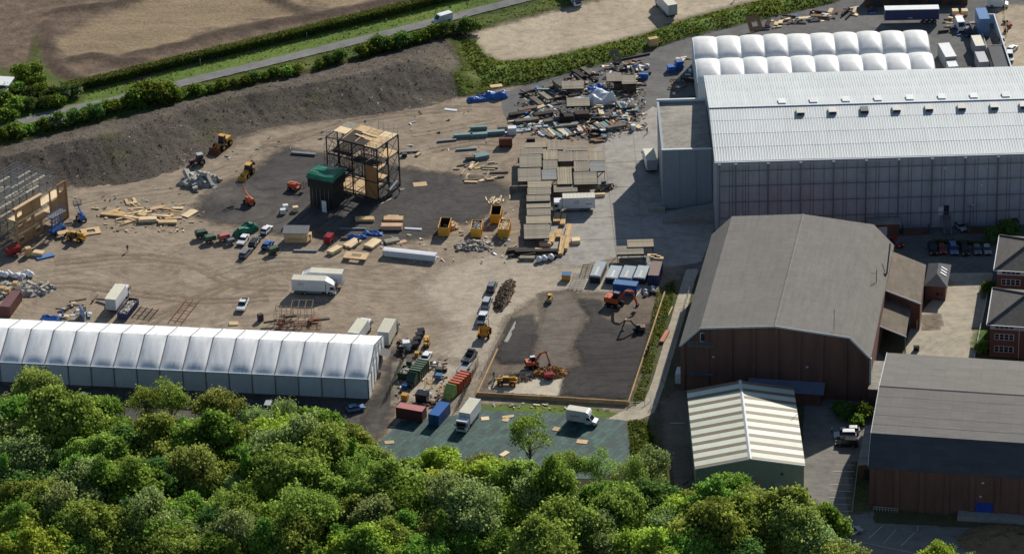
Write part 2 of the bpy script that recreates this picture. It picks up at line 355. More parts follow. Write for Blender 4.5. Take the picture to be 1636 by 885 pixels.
# ------------------------------------------------------------------ earth bund
bund_foot = gp([(-90,322),(0,310),(90,300),(140,300),(200,296),(270,279),(320,256),(352,230),(420,207),(520,193),(600,187),(700,168),(742,156),(790,138),(775,105),(735,58),(690,52),(640,72),(500,110),(400,132),(300,152),(150,192),(0,230),(-90,252)])
def bund_h(X, Y, D):
    h = np.clip(D/21.0, 0, 1); h = h*h*(3-2*h)
    n = fbm(X*.06, Y*.06, 4); f = fbm(X*.55, Y*.55, 4)
    furrow = vnoise((X*.93+Y*.36)*1.1, (Y*.93-X*.36)*.12)
    return h*(4.8+1.6*(n-.45)) + (np.clip(D/3, 0, 1))*(.4*(f-.4)+.42*(fbm(X*1.3, Y*1.3, 2)-.4)+.32*furrow-.1)
def bund_mat():
    k = NT('bund_soil')
    col = k.ramp(k.noise(.06, 6, .7), [(.3, lin((80,74,67))), (.5, lin((99,91,82))), (.72, lin((120,111,98)))])
    g = k.ramp(k.noise(.09, 5, .65), [(.56, (0,0,0)), (.7, (1,1,1))])
    col = k.mix(k.math('MULTIPLY', g, .45), col, lin((98,100,58)))
    fl = k.noise(2.1, 5, .9); col = k.mix(.95, col, k.ramp(fl, [(.32,(.42,.42,.42)),(.5,(1,1,1)),(.7,(1.35,1.33,1.3))]), 'MULTIPLY')
    wt = k.ramp(k.noise(.9, 2, .5), [(.725, (0,0,0)), (.74, (1,1,1))])
    col = k.mix(wt, col, lin((190,184,172)))
    k.base(col, .97, 0, .1); k.bump(k.noise(1.2, 6, .85), .9, .5); return k.m
BUND = patch('earth_bund', bund_foot, .02, bund_mat(), .62, .6, 'long dark bund of tipped soil along the lane', hfn=bund_h)
rs_ = np.random.RandomState(9); P_b = np.array(bund_foot); qb = P_b.min(0)+(P_b.max(0)-P_b.min(0))*rs_.rand(26000,2); db = sdist(qb[:,0], qb[:,1], bund_foot); qb = qb[db > .3]; db = db[db > .3]; zb = bund_h(qb[:,0], qb[:,1], db); cb_ = MB()
for (x_, y_), z_ in zip(qb[:9000], zb[:9000]):
    s_ = .1+.25*rs_.rand()**4; a_ = rs_.rand()*6.28; c1, c2 = math.cos(a_)*s_, math.sin(a_)*s_
    cb_.add([(x_+c1,y_+c2,z_-.05),(x_-c2,y_+c1,z_-.05),(x_-c1*.9,y_-c2*.9,z_-.05),(x_+c2*1.1,y_-c1*1.1,z_-.05),(x_+s_*.2,y_,z_+s_*.55)], [(0,1,4),(1,2,4),(2,3,4),(3,0,4)])
me_ = bpy.data.meshes.new('soil_clods'); me_.from_pydata(cb_.v, [], cb_.f); me_.materials.append(BUND.data.materials[0]); oc_ = link('soil_clods', me_, BUND); tag(oc_, kind='stuff')
patch('weedy_slope', gp([(722,66),(742,62),(775,112),(800,138),(770,150),(735,152),(728,128),(742,112)]), 3.2, m_grass2, 1.1, 2.5, 'weedy green end of the earth bund', hfn=lambda X, Y, D: bund_h(X, Y, sdist(X, Y, bund_foot))-2.95+.4*fbm(X, Y))
# ------------------------------------------------------------------ timber edged pit
PIT = {'sw': (762,632), 'se': (1003,646), 'ne': (1062,470), 'nw': (812,500)}
patch('pit_bed', gp([(765,630),(1002,643),(1058,476),(1000,470),(870,468),(810,508)]), .08, m_rubbly, 1.5, 1, 'churned earth bed of the timber edged pit')
patch('levelled_fill', gp([(866,470),(912,464),(928,480),(940,500),(928,530),(914,556),(922,588),(890,598),(852,588),(856,545),(866,500)]), .14, m_fill2, 1, 1.5, 'levelled grey brown fill in the middle of the pit')
patch('dark_fill', gp([(925,478),(962,480),(958,505),(985,520),(1040,518),(1030,570),(1002,640),(895,632),(905,592),(935,585),(918,552),(934,530),(944,505),(930,490)]), .2, m_fill, 1, 1.2, 'fresh dark fill spread over the right of the pit', hfn=lambda X, Y, D: .2*np.clip(D/2, 0, 1)+.1*fbm(X, Y))
patch('dark_fill', gp([(815,510),(850,503),(857,530),(845,580),(800,582),(790,570),(805,540)]), .18, m_fill, 1, 1.2, 'dark tracked fill at the upper left of the pit', hfn=lambda X, Y, D: .18*np.clip(D/2, 0, 1)+.12*fbm(X, Y))
patch('site_slab', gp([(776,622),(800,600),(850,592),(868,606),(905,590),(893,633),(800,627)]), .13, m_slab, .8, .9, 'pale concrete slab exposed in the corner of the pit')
m_mat = None
def mat_mat():
    k = NT('green_matting'); mp = k.mapping((1,1,1), R(-58))
    br = k.n('ShaderNodeTexBrick'); br.offset = .5
    for i, v in (('Scale', 1.0), ('Mortar Size', .05), ('Mortar Smooth', .3), ('Bias', 0), ('Brick Width', 2.4), ('Row Height', 1.1)): br.inputs[i].default_value = v
    br.inputs['Color1'].default_value = (*lin((30,56,52)), 1); br.inputs['Color2'].default_value = (*lin((54,90,82)), 1); br.inputs['Mortar'].default_value = (*lin((26,36,34)), 1)
    k.l(mp, br.inputs['Vector'])
    lo = k.ramp(k.noise(.2, 4, .7), [(.3,(.62,.66,.7)),(.5,(1,1,1)),(.72,(1.25,1.3,1.2))])
    col = k.mix(1.0, br.outputs['Color'], lo, 'MULTIPLY')
    dots = k.ramp(k.noise(2.6, 2, .5), [(.66,(0,0,0)),(.72,(1,1,1))]); col = k.mix(k.math('MULTIPLY', dots, .6), col, lin((120,150,140)))
    k.base(col, .7, 0, .3); k.bump(br.outputs['Fac'], -.3, .04); k.edge(.25, .8); return k.m
patch('green_matting', gp([(604,712),(640,672),(700,668),(772,656),(880,660),(1000,672),(1003,700),(1012,738),(960,765),(700,765),(600,745)]), .1, mat_mat(), 1, .6, 'green interlocking ground matting laid as temporary parking')
# ================================================================== buildings
def sheet_mat(name, c, bw=1.0, bh=2.6, var=.12, rot=0.0, rough=.75, stain=.35, ribs=0.0, ribrot=0.0, metal=0.0, mortar=.9):
    """corrugated or profiled sheeting: sheets of slightly different tone, streaks of dirt, fine ribs"""
    k = NT(name); a = lin(c); mp = k.mapping((1,1,1), rot)
    br = k.n('ShaderNodeTexBrick'); br.offset = .5
    for i, v in (('Scale', 1.0), ('Mortar Size', .035), ('Mortar Smooth', .1), ('Bias', 0), ('Brick Width', bw), ('Row Height', bh)): br.inputs[i].default_value = v
    br.inputs['Color1'].default_value = (*[x*(1-var) for x in a], 1); br.inputs['Color2'].default_value = (*[min(1, x*(1+var)) for x in a], 1)
    br.inputs['Mortar'].default_value = (*[x*mortar for x in a], 1); k.l(mp, br.inputs['Vector'])
    col = br.outputs['Color']
    st = k.noise(1.0, 5, .65, k.mapping((.9, .12, .3), rot))
    col = k.mix(stain, col, k.ramp(st, [(.3,(.6,.6,.58)),(.5,(1,1,1)),(.72,(1.18,1.17,1.15))]), 'MULTIPLY')
    bigs = k.noise(.08, 5, .6); col = k.mix(stain, col, k.ramp(bigs, [(.3,(.7,.7,.7)),(.55,(1,1,1)),(.75,(1.15,1.15,1.15))]), 'MULTIPLY')
    k.base(col, rough, metal, .3)
    if ribs:
        wv = k.n('ShaderNodeTexWave'); wv.inputs['Scale'].default_value = ribs; wv.inputs['Distortion'].default_value = 0
        k.l(k.mapping((1,1,1), ribrot), wv.inputs['Vector']); k.bump(wv.outputs['Fac'], .5, .06)
    return k.m
def brick_mat():
    k = NT('brickwork'); 
    mp = k.n('ShaderNodeVectorMath', operation='DOT_PRODUCT'); k.l(k.tc.outputs['Object'], mp.inputs[0]); mp.inputs[1].default_value = (1, 1, 0)
    sx = k.n('ShaderNodeSeparateXYZ'); k.l(k.tc.outputs['Object'], sx.inputs[0])
    cb = k.n('ShaderNodeCombineXYZ'); k.l(mp.outputs['Value'], cb.inputs[0]); k.l(sx.outputs['Z'], cb.inputs[1])
    br = k.n('ShaderNodeTexBrick')
    for i, v in (('Scale', 1.0), ('Mortar Size', .012), ('Brick Width', .24), ('Row Height', .08)): br.inputs[i].default_value = v
    br.inputs['Color1'].default_value = (*lin((128,88,76)), 1); br.inputs['Color2'].default_value = (*lin((110,75,64)), 1); br.inputs['Mortar'].default_value = (*lin((98,84,78)), 1)
    k.l(cb.outputs[0], br.inputs['Vector'])
    st = k.noise(1, 5, .65, k.mapping((.5,.5,.08))); col = k.mix(.6, br.outputs['Color'], k.ramp(st, [(.3,(.6,.6,.6)),(.5,(1,1,1)),(.72,(1.25,1.2,1.15))]), 'MULTIPLY')
    k.base(col, .9, 0, .2); return k.m
M_BRICK = brick_mat()
M_WROOF = sheet_mat('warehouse_roof', (186,192,192), 1.2, 12, .03, 0, .5, .25)
M_WWALL = sheet_mat('warehouse_wall', (174,180,186), 7.7, 4.4, .05, 0, .55, .4)
M_AWALL = sheet_mat('annex_cladding', (140,150,158), 12, 1.1, .05, 0, .5, .25)
M_ASB = sheet_mat('cement_sheet_roof', (130,126,119), 1.1, 2.5, .05, 0, .9, .3, 3.2, mortar=.8)
M_ASB2 = sheet_mat('cement_sheet_roof_side', (128,124,117), 2.6, 1.25, .05, 0, .9, .3, 3.2, R(90), mortar=.78)
M_ASB3 = sheet_mat('shade_darkened_sheet_roof', (78,79,82), 1.1, 2.5, .08, 0, .9, .5, 3.2)  # cement sheeting darkened in colour to deepen the shade on the steep slopes
M_TILE = sheet_mat('brown_sheet_roof', (120,110,96), 1.2, 1.6, .1, 0, .9, .5, 2.4)
M_SLATE = sheet_mat('slate_tiles', (98,94,88), .6, .35, .2, 0, .85, .4)
M_DARKROOF = pm('dark_roof', (72,74,78), .15, .5, .8)
M_TRIM = pm('pale_trim', (196,202,206), .08, .6, .6)
M_STEEL = pm('galvanised_steel', (120,124,128), .15, 2, .5, .3)
M_DSTEEL = pm('dark_steel', (52,52,54), .2, 2, .7)
M_FLATROOF = soil_mat('flat_roof_felt', [(.3,(128,124,115)),(.5,(150,146,136)),(.7,(162,157,146))], [(1.5,.5)], .3, bump=.05)
M_GLASS = pm('window_glass', (38,46,54), .2, .6, .12, 0, .6)
M_WHITE = pm('white_paint', (214,216,214), .06, .8, .5)
M_BLUED = pm('blue_door_paint', (40,66,150), .1, .8, .5)
M_TARM = pm('black_rubber', (24,24,25), .2, 2, .9)
M_CONCW = pm('concrete_wall', (150,147,140), .15, .8, .9)

# ---- large white warehouse
WX0, WX1, WY0, WY1, WE, WR = 47.0, 135.0, 18.3, 63.6, 18.5, 21.0
t = thing('warehouse', 'huge white ribbed-roof warehouse with a blue grey columned front', 'warehouse', (WX0, WY0, 0)); WL = WX1-WX0; WD = WY1-WY0; WM = WD/2
MB().add([(0,0,0),(WL,0,0),(WL,0,WE-.1),(0,0,WE-.1),(0,.4,0),(WL,.4,0),(WL,.4,WE-.1),(0,.4,WE-.1)], [(0,1,2,3),(4,5,6,7),(0,1,5,4),(3,2,6,7),(0,4,7,3),(1,5,6,2)]).build('front_wall', M_WWALL, t)
MB().add([(0,.4,0),(0,WD,0),(0,WD,WE-.1),(0,WM,WR-.1),(0,.4,WE-.1)], [(0,1,2,3,4)]).build('gable_wall', M_WWALL, t)
MB().add([(0,WD,0),(WL,WD,0),(WL,WD,WE-.1),(0,WD,WE-.1)], [(0,1,2,3)]).build('rear_wall', M_WWALL, t)
for sgn in (0, 1):                                   # lapped sheet rows on each slope
    rows = 4
    for i in range(rows):
        ya, yb = WM*i/rows, WM*(i+1)/rows+.12
        za, zb = WE+(WR-WE)*ya/WM + .05, WE+(WR-WE)*yb/WM + .0
        if sgn: Ya, Yb = WD-ya+.35*(i == 0), WD-yb
        else: Ya, Yb = ya-.35*(i == 0), yb
        b = MB().add([(-.3,Ya,za),(WL,Ya,za),(WL,Yb,zb),(-.3,Yb,zb),(-.3,Ya,za-.12),(WL,Ya,za-.12),(WL,Yb,zb-.12),(-.3,Yb,zb-.12)], [(0,1,2,3),(7,6,5,4),(0,4,5,1),(1,5,6,2),(2,6,7,3),(3,7,4,0)])
        b.build('roof_sheet', M_WROOF, t)
rb = MB()
for i in range(int(WL/.62)):
    x = .2+i*.62
    rb.add([(x-.07,-.3,WE+.06),(x+.07,-.3,WE+.06),(x,-.3,WE+.085),(x-.07,WM,WR+.02),(x+.07,WM,WR+.02),(x,WM,WR+.05)], [(0,3,5,2),(1,2,5,4),(0,2,1)])
    rb.add([(x-.07,WD+.3,WE+.06),(x+.07,WD+.3,WE+.06),(x,WD+.3,WE+.085),(x-.07,WM,WR+.02),(x+.07,WM,WR+.02),(x,WM,WR+.05)], [(0,3,5,2),(1,2,5,4),(0,2,1)])
tag(rb.build('roof_ribs', M_WROOF, t), kind='stuff')
MB().prism([(-.3,WR+.08),(-.3,WR+.22),(WL,WR+.22),(WL,WR+.08)], WM-.3, WM+.3).build('ridge_cap', M_TRIM, t)
MB().bx(-.35,WL,-.75,-.36,WE-.25,WE-.02).build('gutter', M_TRIM, t)
M_VENT = pm('roof_vent_paint', (198,194,184), .1, 1, .6); M_VENTD = pm('grey_vent_paint', (104,104,102), .15, 1, .7)  # second paint is a plain darker grey for one whole vent
for i, px in enumerate((1278,1329,1380,1431,1483,1535,1587,1634)):
    p = G(px, 176-(px-1278)*.03, 20.8); x = p.x-WX0; y = WM-3.3; z = WE+(WR-WE)*y/WM
    v = MB().prism([(-.95,.05),(.95,.05),(.9,.7),(-.9,.7)], -1.25, 1.25).build('roof_vent', M_VENTD if i == 2 else M_VENT, t); v.location = (x, y, z)
    MB().bx(-.8,.8,-1.33,-1.25,.1,.6).build('louvre', M_DSTEEL, v)
for i, px in enumerate((1250,1300,1352,1403,1454,1505,1556,1607)):
    p = G(px, 166-(px-1250)*.036, 21); x = p.x-WX0; y = WM+2.6; z = WE+(WR-WE)*(WD-y)/WM
    v = MB().prism([(-.85,.05),(.85,.05),(.85,.45),(-.85,.45)], -1.25, 1.25).build('roof_light', M_WHITE, t); v.location = (x, y, z)
cols = [G(px, 256, 18.3).x-WX0 for px in (1148.6,1174.7,1226.7,1279,1332,1384.5,1437,1490.7,1544,1597)]; cols += [cols[-1]+7.75*k for k in (1,2,3)]
for x in cols:
    c_ = MB().bx(x-.16,x+.16,-1.0,-.7,0,WE-.45).build('column', M_STEEL, t)
    b = MB().bx(x-.3,x+.3,-1.25,-.35,WE-.45,WE-.28); b.build('column_head', M_WHITE, c_)
    for z in (3.9,7.6,11.3,15): MB().bx(x-.1,x+.1,-.69,-.01,z-.1,z+.1).build('column_tie', M_STEEL, c_)
for z in (4.2,8.3,12.4,16.2): MB().beam((cols[0],-.85,z),(WL,-.85,z),.14).build('wall_rail', M_STEEL, t)
MB().beam((0,-1.05,WE-.55),(WL,-1.05,WE-.55),.08).build('safety_line', M_TRIM, t)
k = MB()
for x in cols[:-1]:
    for dx in (2.3, 3.0, 5.4): k.bx(x+dx-.05,x+dx+.05,-.08,0,.5,WE-.6)
tag(k.build('wall_joint', M_STEEL, t), kind='stuff')
for x, z in ((cols[8]-4.5,15.2),(cols[9]-3.5,10.6),(cols[0]+5,4.6),(cols[2]+2,3.5),(cols[3]+5,3.6)):
    MB().box((x,-.15,z),(.5,.3,.35)).build('wall_lamp', M_TRIM, t)
sx = cols[7]+3.6                                           # door with steel stair
MB().bx(sx-.6,sx+.6,-.06,0,3.1,5.6).build('door', M_DSTEEL, t)
MB().bx(sx-1.9,sx-.7,-.1,-.02,3.2,5.2).build('notice_board', M_WHITE, t)
s_ = MB()
for i in range(14): s_.bx(sx-.8,sx+.8,-.3-.32*(i+1),-.3-.32*i,2.9-.22*i-.06,2.9-.22*i)
s_.bx(sx-1,sx+1,-.35,-.1,2.9,3.0); s_.beam((sx-.85,-.2,2.7),(sx-.85,-4.7,0),.12,.25); s_.beam((sx+.85,-.2,2.7),(sx+.85,-4.7,0),.12,.25)
for sd_ in (-.85,.85): s_.beam((sx+sd_,-.2,3.9),(sx+sd_,-4.7,1.0),.06); s_.beam((sx+sd_,-.25,2.9),(sx+sd_,-.25,3.9),.06); s_.beam((sx+sd_,-4.7,0),(sx+sd_,-4.7,1),.06)
s_.build('stair', M_STEEL, t)
cx = cols[5]+.4                                            # loading canopy
c_ = MB().prism([(cx,0),(cx+7,0),(cx+7,3.2),(cx,3.2)], -3.9, -1.3).build('loading_bay', M_BRICK, t)
MB().bx(cx-.3,cx+7.3,-4.2,-1.2,3.2,3.45).build('canopy', M_FLATROOF, c_); MB().bx(cx+2.4,cx+4.3,-3.98,-3.9,0,2.5).build('roller_shutter', M_TRIM, c_)
for xa, n in ((cx+8,6),(cols[8]+.6,8)):                     # timber bin enclosures
    f_ = thing('bin_enclosure', 'timber bin enclosure at the foot of the warehouse wall, %s of the steel stair' % ('left' if n == 6 else 'right'), 'enclosure', (WX0+xa, WY0-3.6, 0))
    for i in range(n): MB().bx(i*1.0+.02,i*1.0+.96,-.05,.05,.05,1.7).build('board_panel', pm('fence_board', (96,76,66), .2, 1), f_)
    MB().bx(0,.1,.06,2.2,0,1.7).bx(n-.1,n,.06,2.2,0,1.7).build('side_screen', pm('fence_board', (96,76,66)), f_)

# ---- tall flat-roofed annex
t = thing('annex', 'tall blue grey flat-roofed annex against the warehouse gable', 'annex', (35.4, 31.6, 0)); AW, AD, AH = 11.4, 26.4, 15.0
MB().bx(0,AW,0,.3,0,AH).build('front_wall', M_AWALL, t); MB().bx(0,.3,.3,AD,0,AH).build('side_wall', M_AWALL, t); MB().bx(.3,AW,AD-.3,AD,0,AH).build('rear_wall', M_AWALL, t)
MB().bx(.3,AW,.3,AD-.3,AH-.7,AH-.5).build('flat_roof', M_FLATROOF, t)
MB().bx(-.15,AW,-.15,.4,AH,AH+.25).build('parapet_coping', M_TRIM, t); MB().bx(-.15,.4,.4,AD-.4,AH,AH+.25).build('parapet_coping', M_AWALL, t); MB().bx(-.15,AW,AD-.4,AD+.15,AH,AH+.5).build('parapet_coping', M_TRIM, t)
for x in (4, 7.8): MB().bx(x-.04,x+.04,-.05,0,0,AH).build('cladding_joint', M_STEEL, t)
rp = thing('loading_ramp', 'shaded concrete loading ramp with walled sides below the tall annex', 'ramp', (35.0, 24.5, 0))
MB().add([(1,0,0),(13,0,0),(13,5.5,0),(1,5.5,0),(1,0,.1),(13,0,2.2),(13,5.5,2.2),(1,5.5,.1)], [(3,2,1,0),(4,5,6,7),(0,1,5,4),(1,2,6,5),(2,3,7,6),(3,0,4,7)]).build('deck', M_CONCW, rp)
MB().add([(0,-.3,0),(13,-.3,0),(13,-.01,0),(0,-.01,0),(0,-.3,.5),(13,-.3,3.1),(13,-.01,3.1),(0,-.01,.5)], [(3,2,1,0),(4,5,6,7),(0,1,5,4),(1,2,6,5),(2,3,7,6),(3,0,4,7)]).build('side_wall', M_CONCW, rp)
MB().bx(-3,.9,5.52,6.2,0,1.0).build('end_wall', M_CONCW, rp)

# ---- white double-vault tent behind the warehouse
M_TENT = None
def tent_mat():
    k = NT('white_tent_fabric'); nz = k.noise(.6, 4, .6)
    k.base(k.ramp(nz, [(.3, lin((204,205,202))), (.6, lin((222,222,218)))]), .38, 0, .5); return k.m
M_TENT = tent_mat()
k = NT('marquee_fabric'); st_ = k.noise(1, 5, .7, k.mapping((1.4,.18,.3))); k.base(k.ramp(st_, [(.25, lin((196,196,190))), (.45, lin((226,227,225))), (.7, lin((236,237,235)))]), .55, 0, .3); k.bump(k.noise(.8, 3, .6, k.mapping((1,.4,1))), .25, .12); M_MARQ = k.m
M_TENTW = pm('tent_wall_fabric', (196,204,210), .06, .4, .5)
t = thing('inflated_roof_tent', 'white double-vault tent with puffed roof cushions behind the warehouse', 'tent', (46.3, 84.0, 0)); NB = 10; BW = 5.78
def cushion(x0, w, y0, d):
    pf = .75*random.uniform(.8,1.2)
    def f(u, v):
        arch = 1.5*math.sin(math.pi*min(1, max(0, v)))**.8
        puff = pf*(4*u*(1-u))**.55*(4*v*(1-v))**.35
        return (x0+w*u, y0+d*v, 7.2+arch+puff)
    return MB().grid(f, 10, 14)
for row in range(2):
    for i in range(NB):
        c_ = cushion(.04+i*BW, BW-.08, row*13.0+.05, 12.9).build('roof_cushion', M_TENT, t, True)
    for i in range(NB+1):
        x = i*BW; pts = [(x, row*13.0+13*j/8, 7.15+1.5*math.sin(math.pi*j/8)**.8 if 0 < j < 8 else 7.15) for j in range(9)]
        b = MB()
        for a_, b_ in zip(pts[:-1], pts[1:]): b.beam(a_, b_, .16)
        b.build('roof_arch', M_TENTW, t)
MB().bx(0,NB*BW,0,.1,0,7.15).build('front_wall', M_TENTW, t); MB().bx(0,NB*BW,25.9,26,0,7.15).build('rear_wall', M_TENTW, t)
for xx in (-.05, NB*BW-.05):
    prof = [(0,0),(26,0),(26,7.2)]+[(26-13*j/8, 7.15+1.5*math.sin(math.pi*j/8)**.8) for j in range(1,8)]+[(13,7.2)]+[(13-13*j/8, 7.15+1.5*math.sin(math.pi*j/8)**.8) for j in range(1,8)]+[(0,7.2)]
    MB().add([(xx,a_,b_) for a_, b_ in prof]+[(xx+.1,a_,b_) for a_, b_ in prof], [tuple(range(len(prof))), tuple(range(2*len(prof)-1,len(prof)-1,-1))]).build('end_wall', M_TENTW, t)

# ---- long white marquee
MQ0 = Vector((-31.3, -53.9, 0)); MQA = R(-8.7)         # right front corner, runs left
t = thing('long_marquee', 'long white ridge marquee with puffed roof panels in front of the yard', 'marquee', (MQ0.x, MQ0.y, 0), MQA)
MW, ME, MR, NBAY, MB5 = 19.3, 5.0, 8.1, 18, 5.04
for i in range(NBAY):
    x1 = -i*MB5-.06; x0 = -(i+1)*MB5+.06
    for s_ in (0, 1):
        sg = .42*random.uniform(.75,1.25); ph_ = random.uniform(0,6); wk = random.uniform(.015,.05)
        def f(u, v):
            y = (MW/2)*v; z = ME+(MR-ME)*v + wk*math.sin(u*17+ph_+v*8)*math.sin(math.pi*u)*math.sin(math.pi*v) + sg*(4*u*(1-u))**.6*math.sin(math.pi*v)**.6*(1 if v < 1 else 0) - .25*(4*u*(1-u))**.8*max(0, 1-v*6)
            return (x0+(x1-x0)*u, y if s_ == 0 else MW-y, z)
        MB().grid(f, 10, 12).build('roof_panel', M_MARQ, t, True)
    MB().bx(x0+.02,x1-.02,.02,.1,.15,ME-.05).build('wall_panel', M_TENTW, t)
    MB().bx(x0+.02,x1-.02,MW-.1,MW-.02,.15,ME-.05).build('wall_panel', M_TENTW, t)
for i in range(NBAY+1):
    x = -i*MB5
    b = MB().beam((x,0,0),(x,0,ME),.2).beam((x,0,ME+.02),(x,MW/2,MR+.02),.18).beam((x,MW/2,MR+.02),(x,MW,ME+.02),.18).beam((x,MW,0),(x,MW,ME),.2)
    b.build('portal_frame', M_STEEL, t)
MB().bx(-NBAY*MB5,0,-.18,.0,ME-.12,ME+.08).build('eaves_gutter', M_TENTW, t)
MB().add([(.05,0,.1),(.05,MW,.1),(.05,MW,ME),(.05,MW/2,MR),(.05,0,ME)], [(0,1,2,3,4)]).build('gable_fabric', M_TENTW, t)
gw = [(0,.1),(3.2,.1),(6.4,.1),(9.6,.1),(12.8,.1),(16,.1)]
for i in range(6): MB().bx(.08,.16,i*3.2+.1,(i+1)*3.2,.1,ME-.2).build('gable_panel', M_WHITE, t)
for i in range(1,6): MB().beam((.2,i*3.2+.05,0),(.2,i*3.2+.05,ME+min(i,6-i)*.9),.12).build('gable_post', M_STEEL, t)
MB().bx(.17,.3,13.2,16.6,.1,3.2).build('gable_doorway', M_DSTEEL, t); MB().add([(.2,16.6,3.6),(.2,13.2,3.6),(2.2,13.6,2.9),(2.2,16.8,2.9)], [(0,1,2,3)]).build('door_canopy', M_DSTEEL, t)

# ---- brick hall with mansard roof
HA = R(-10.9)
def mansard(name, label, loc, rz, L, Wd, eave, brk, ridge, inb, mats, pil, along='y'):
    """hall with local x across the gable (width Wd) and y along the ridge (length L)"""
    t = thing(name, label, 'hall', loc, rz); mr, ms = mats; h = Wd/2
    prof = [(0,eave),(inb,brk),(h,ridge),(Wd-inb,brk),(Wd,eave)]
    MB().add([(0,0,0),(Wd,0,0)]+[(x,0,z-.12) for x, z in prof[::-1]], [tuple(range(7))]).build('gable_wall', M_BRICK, t)
    MB().add([(0,L,0),(Wd,L,0)]+[(x,L,z-.12) for x, z in prof[::-1]], [tuple(range(7))]).build('gable_wall', M_BRICK, t)
    MB().add([(0,0,0),(0,L,0),(0,L,eave-.1),(0,0,eave-.1)], [(0,1,2,3)]).build('side_wall', M_BRICK, t)
    MB().add([(Wd,0,0),(Wd,L,0),(Wd,L,eave-.1),(Wd,0,eave-.1)], [(0,1,2,3)]).build('side_wall', M_BRICK, t)
    ov = .35
    for i, ((xa,za),(xb,zb)) in enumerate(zip(prof[:-1], prof[1:])):
        if i == 0: xa -= ov; za -= ov*(brk-eave)/inb
        if i == 3: xb += ov; zb -= ov*(brk-eave)/inb
        nseg = 1 if i in (0, 3) else 5
        for j in range(nseg):
            a0 = j/nseg; a1 = (j+1)/nseg+(.012 if j < nseg-1 else 0)
            up = i < 2
            def P(a, y, dz): return (xa+(xb-xa)*a, y, za+(zb-za)*a+dz)
            lo, hi = (.025, .0) if up else (.0, .025)
            b = MB().add([P(a0,-ov,lo),P(a1,-ov,hi),P(a1,L+ov,hi),P(a0,L+ov,lo),P(a0,-ov,lo-.15),P(a1,-ov,hi-.15),P(a1,L+ov,hi-.15),P(a0,L+ov,lo-.15)], [(0,1,2,3),(7,6,5,4),(0,4,5,1),(1,5,6,2),(2,6,7,3),(3,7,4,0)])
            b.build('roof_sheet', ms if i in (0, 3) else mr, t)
    MB().prism([(h-.3,ridge-.02),(h,ridge+.16),(h+.3,ridge-.02)], -ov, L+ov).build('ridge_cap', mr, t)
    bb = MB()
    for (xa,za),(xb,zb) in zip(prof[:-1], prof[1:]): bb.beam((xa,-ov-.05,za-.12),(xb,-ov-.05,zb-.12),.1,.4)
    bb.build('barge_board', M_TRIM, t)
    for x in pil:
        zt = eave+(brk-eave)*min(1, min(x, Wd-x)/inb)+max(0, (ridge-brk)*(min(x, Wd-x)-inb)/(h-inb))
        MB().bx(x-.45,x+.45,-.3,0,0,zt-.5).build('pilaster', M_BRICK, t)
    return t
t = mansard('brick_hall', 'brown brick hall with big grey mansard sheet roof and pale barge boards', (35.4,-53.5,0), HA, 51.4, 40.1, 11.0, 15.5, 17.1, 4.2, (M_ASB2, M_ASB2), (.4,5.6,10.6,15.6,20.4,25.2,30,35,39.7))
MB().bx(4.3,5.3,-.08,0,12.2,14.0).build('gable_window', M_GLASS, t); MB().bx(4.15,5.45,-.06,-.01,12.05,14.15).build('window_frame', M_TRIM, t)
for z in (11.5, 4.6):
    b = MB().bx(1.8,7.2,-1.4,-.31,z,z+.1)
    for q in range(7): b.beam((1.8+.9*q,-1.38,z),(1.8+.9*q,-1.38,z+1.1),.06)
    b.beam((1.8,-1.38,z+1.1),(7.2,-1.38,z+1.1),.06); b.beam((1.8,-1.38,z+.55),(7.2,-1.38,z+.55),.05); b.build('escape_platform', M_STEEL, t)
b = MB()
for q in range(22): b.beam((2.1,-.7,4.7+q*.31),(2.7,-.7,4.7+q*.31),.04)
b.beam((2.1,-.7,0),(2.1,-.7,12.4),.06); b.beam((2.7,-.7,0),(2.7,-.7,12.4),.06); b.build('escape_ladder', M_STEEL, t)
for x, z in ((7,8.6),(27,7.6)): MB().box((x,-.15,z),(.5,.3,.25)).build('wall_lamp', M_TRIM, t)
MB().bx(40.1,40.6,-.2,.4,0,10.6).build('downpipe', M_TRIM, t)
MB().bx(15.2,30.3,-3.0,-.31,0,2.8).build('porch_wall', M_BRICK, t); MB().add([(14.6,-3.4,2.82),(30.9,-3.4,2.82),(30.9,-.32,4.0),(14.6,-.32,4.0),(14.6,-3.4,3.0),(30.9,-3.4,3.0),(30.9,-.32,4.2),(14.6,-.32,4.2)], [(3,2,1,0),(4,5,6,7),(0,1,5,4),(1,2,6,5),(2,3,7,6),(3,0,4,7)]).build('porch_roof', pm('blue_grey_porch_roof', (104,112,130), .1, .5), t)
MB().bx(21.5,24.2,-3.06,-3.0,0,2.3).build('porch_door', M_DSTEEL, t)
mast = MB().tube((38.6,30,12.6),(38.6,30,15.8),.07).beam((37.4,30,14.9),(38.6,30,14.9),.06).build('roof_aerial', M_DSTEEL, t)
MB().tube((32.4,1.6,16),(32.4,1.6,21),.05).build('lightning_rod', M_DSTEEL, t)
b = MB().tube((40.2,37,11.2),(40.2,44,15),.18).box((39.2,36.6,11.2),(1.8,.8,1.0)); b.build('roof_flue', M_DSTEEL, t)

# ---- second brick hall, lower right
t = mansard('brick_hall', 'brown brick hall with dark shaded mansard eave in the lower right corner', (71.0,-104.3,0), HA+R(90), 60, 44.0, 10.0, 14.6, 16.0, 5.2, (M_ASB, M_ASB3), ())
t.location = (71.0+44*math.sin(R(10.9))*1.0, -104.3+44*math.cos(R(10.9)), 0); t.rotation_euler.z = HA-R(90)
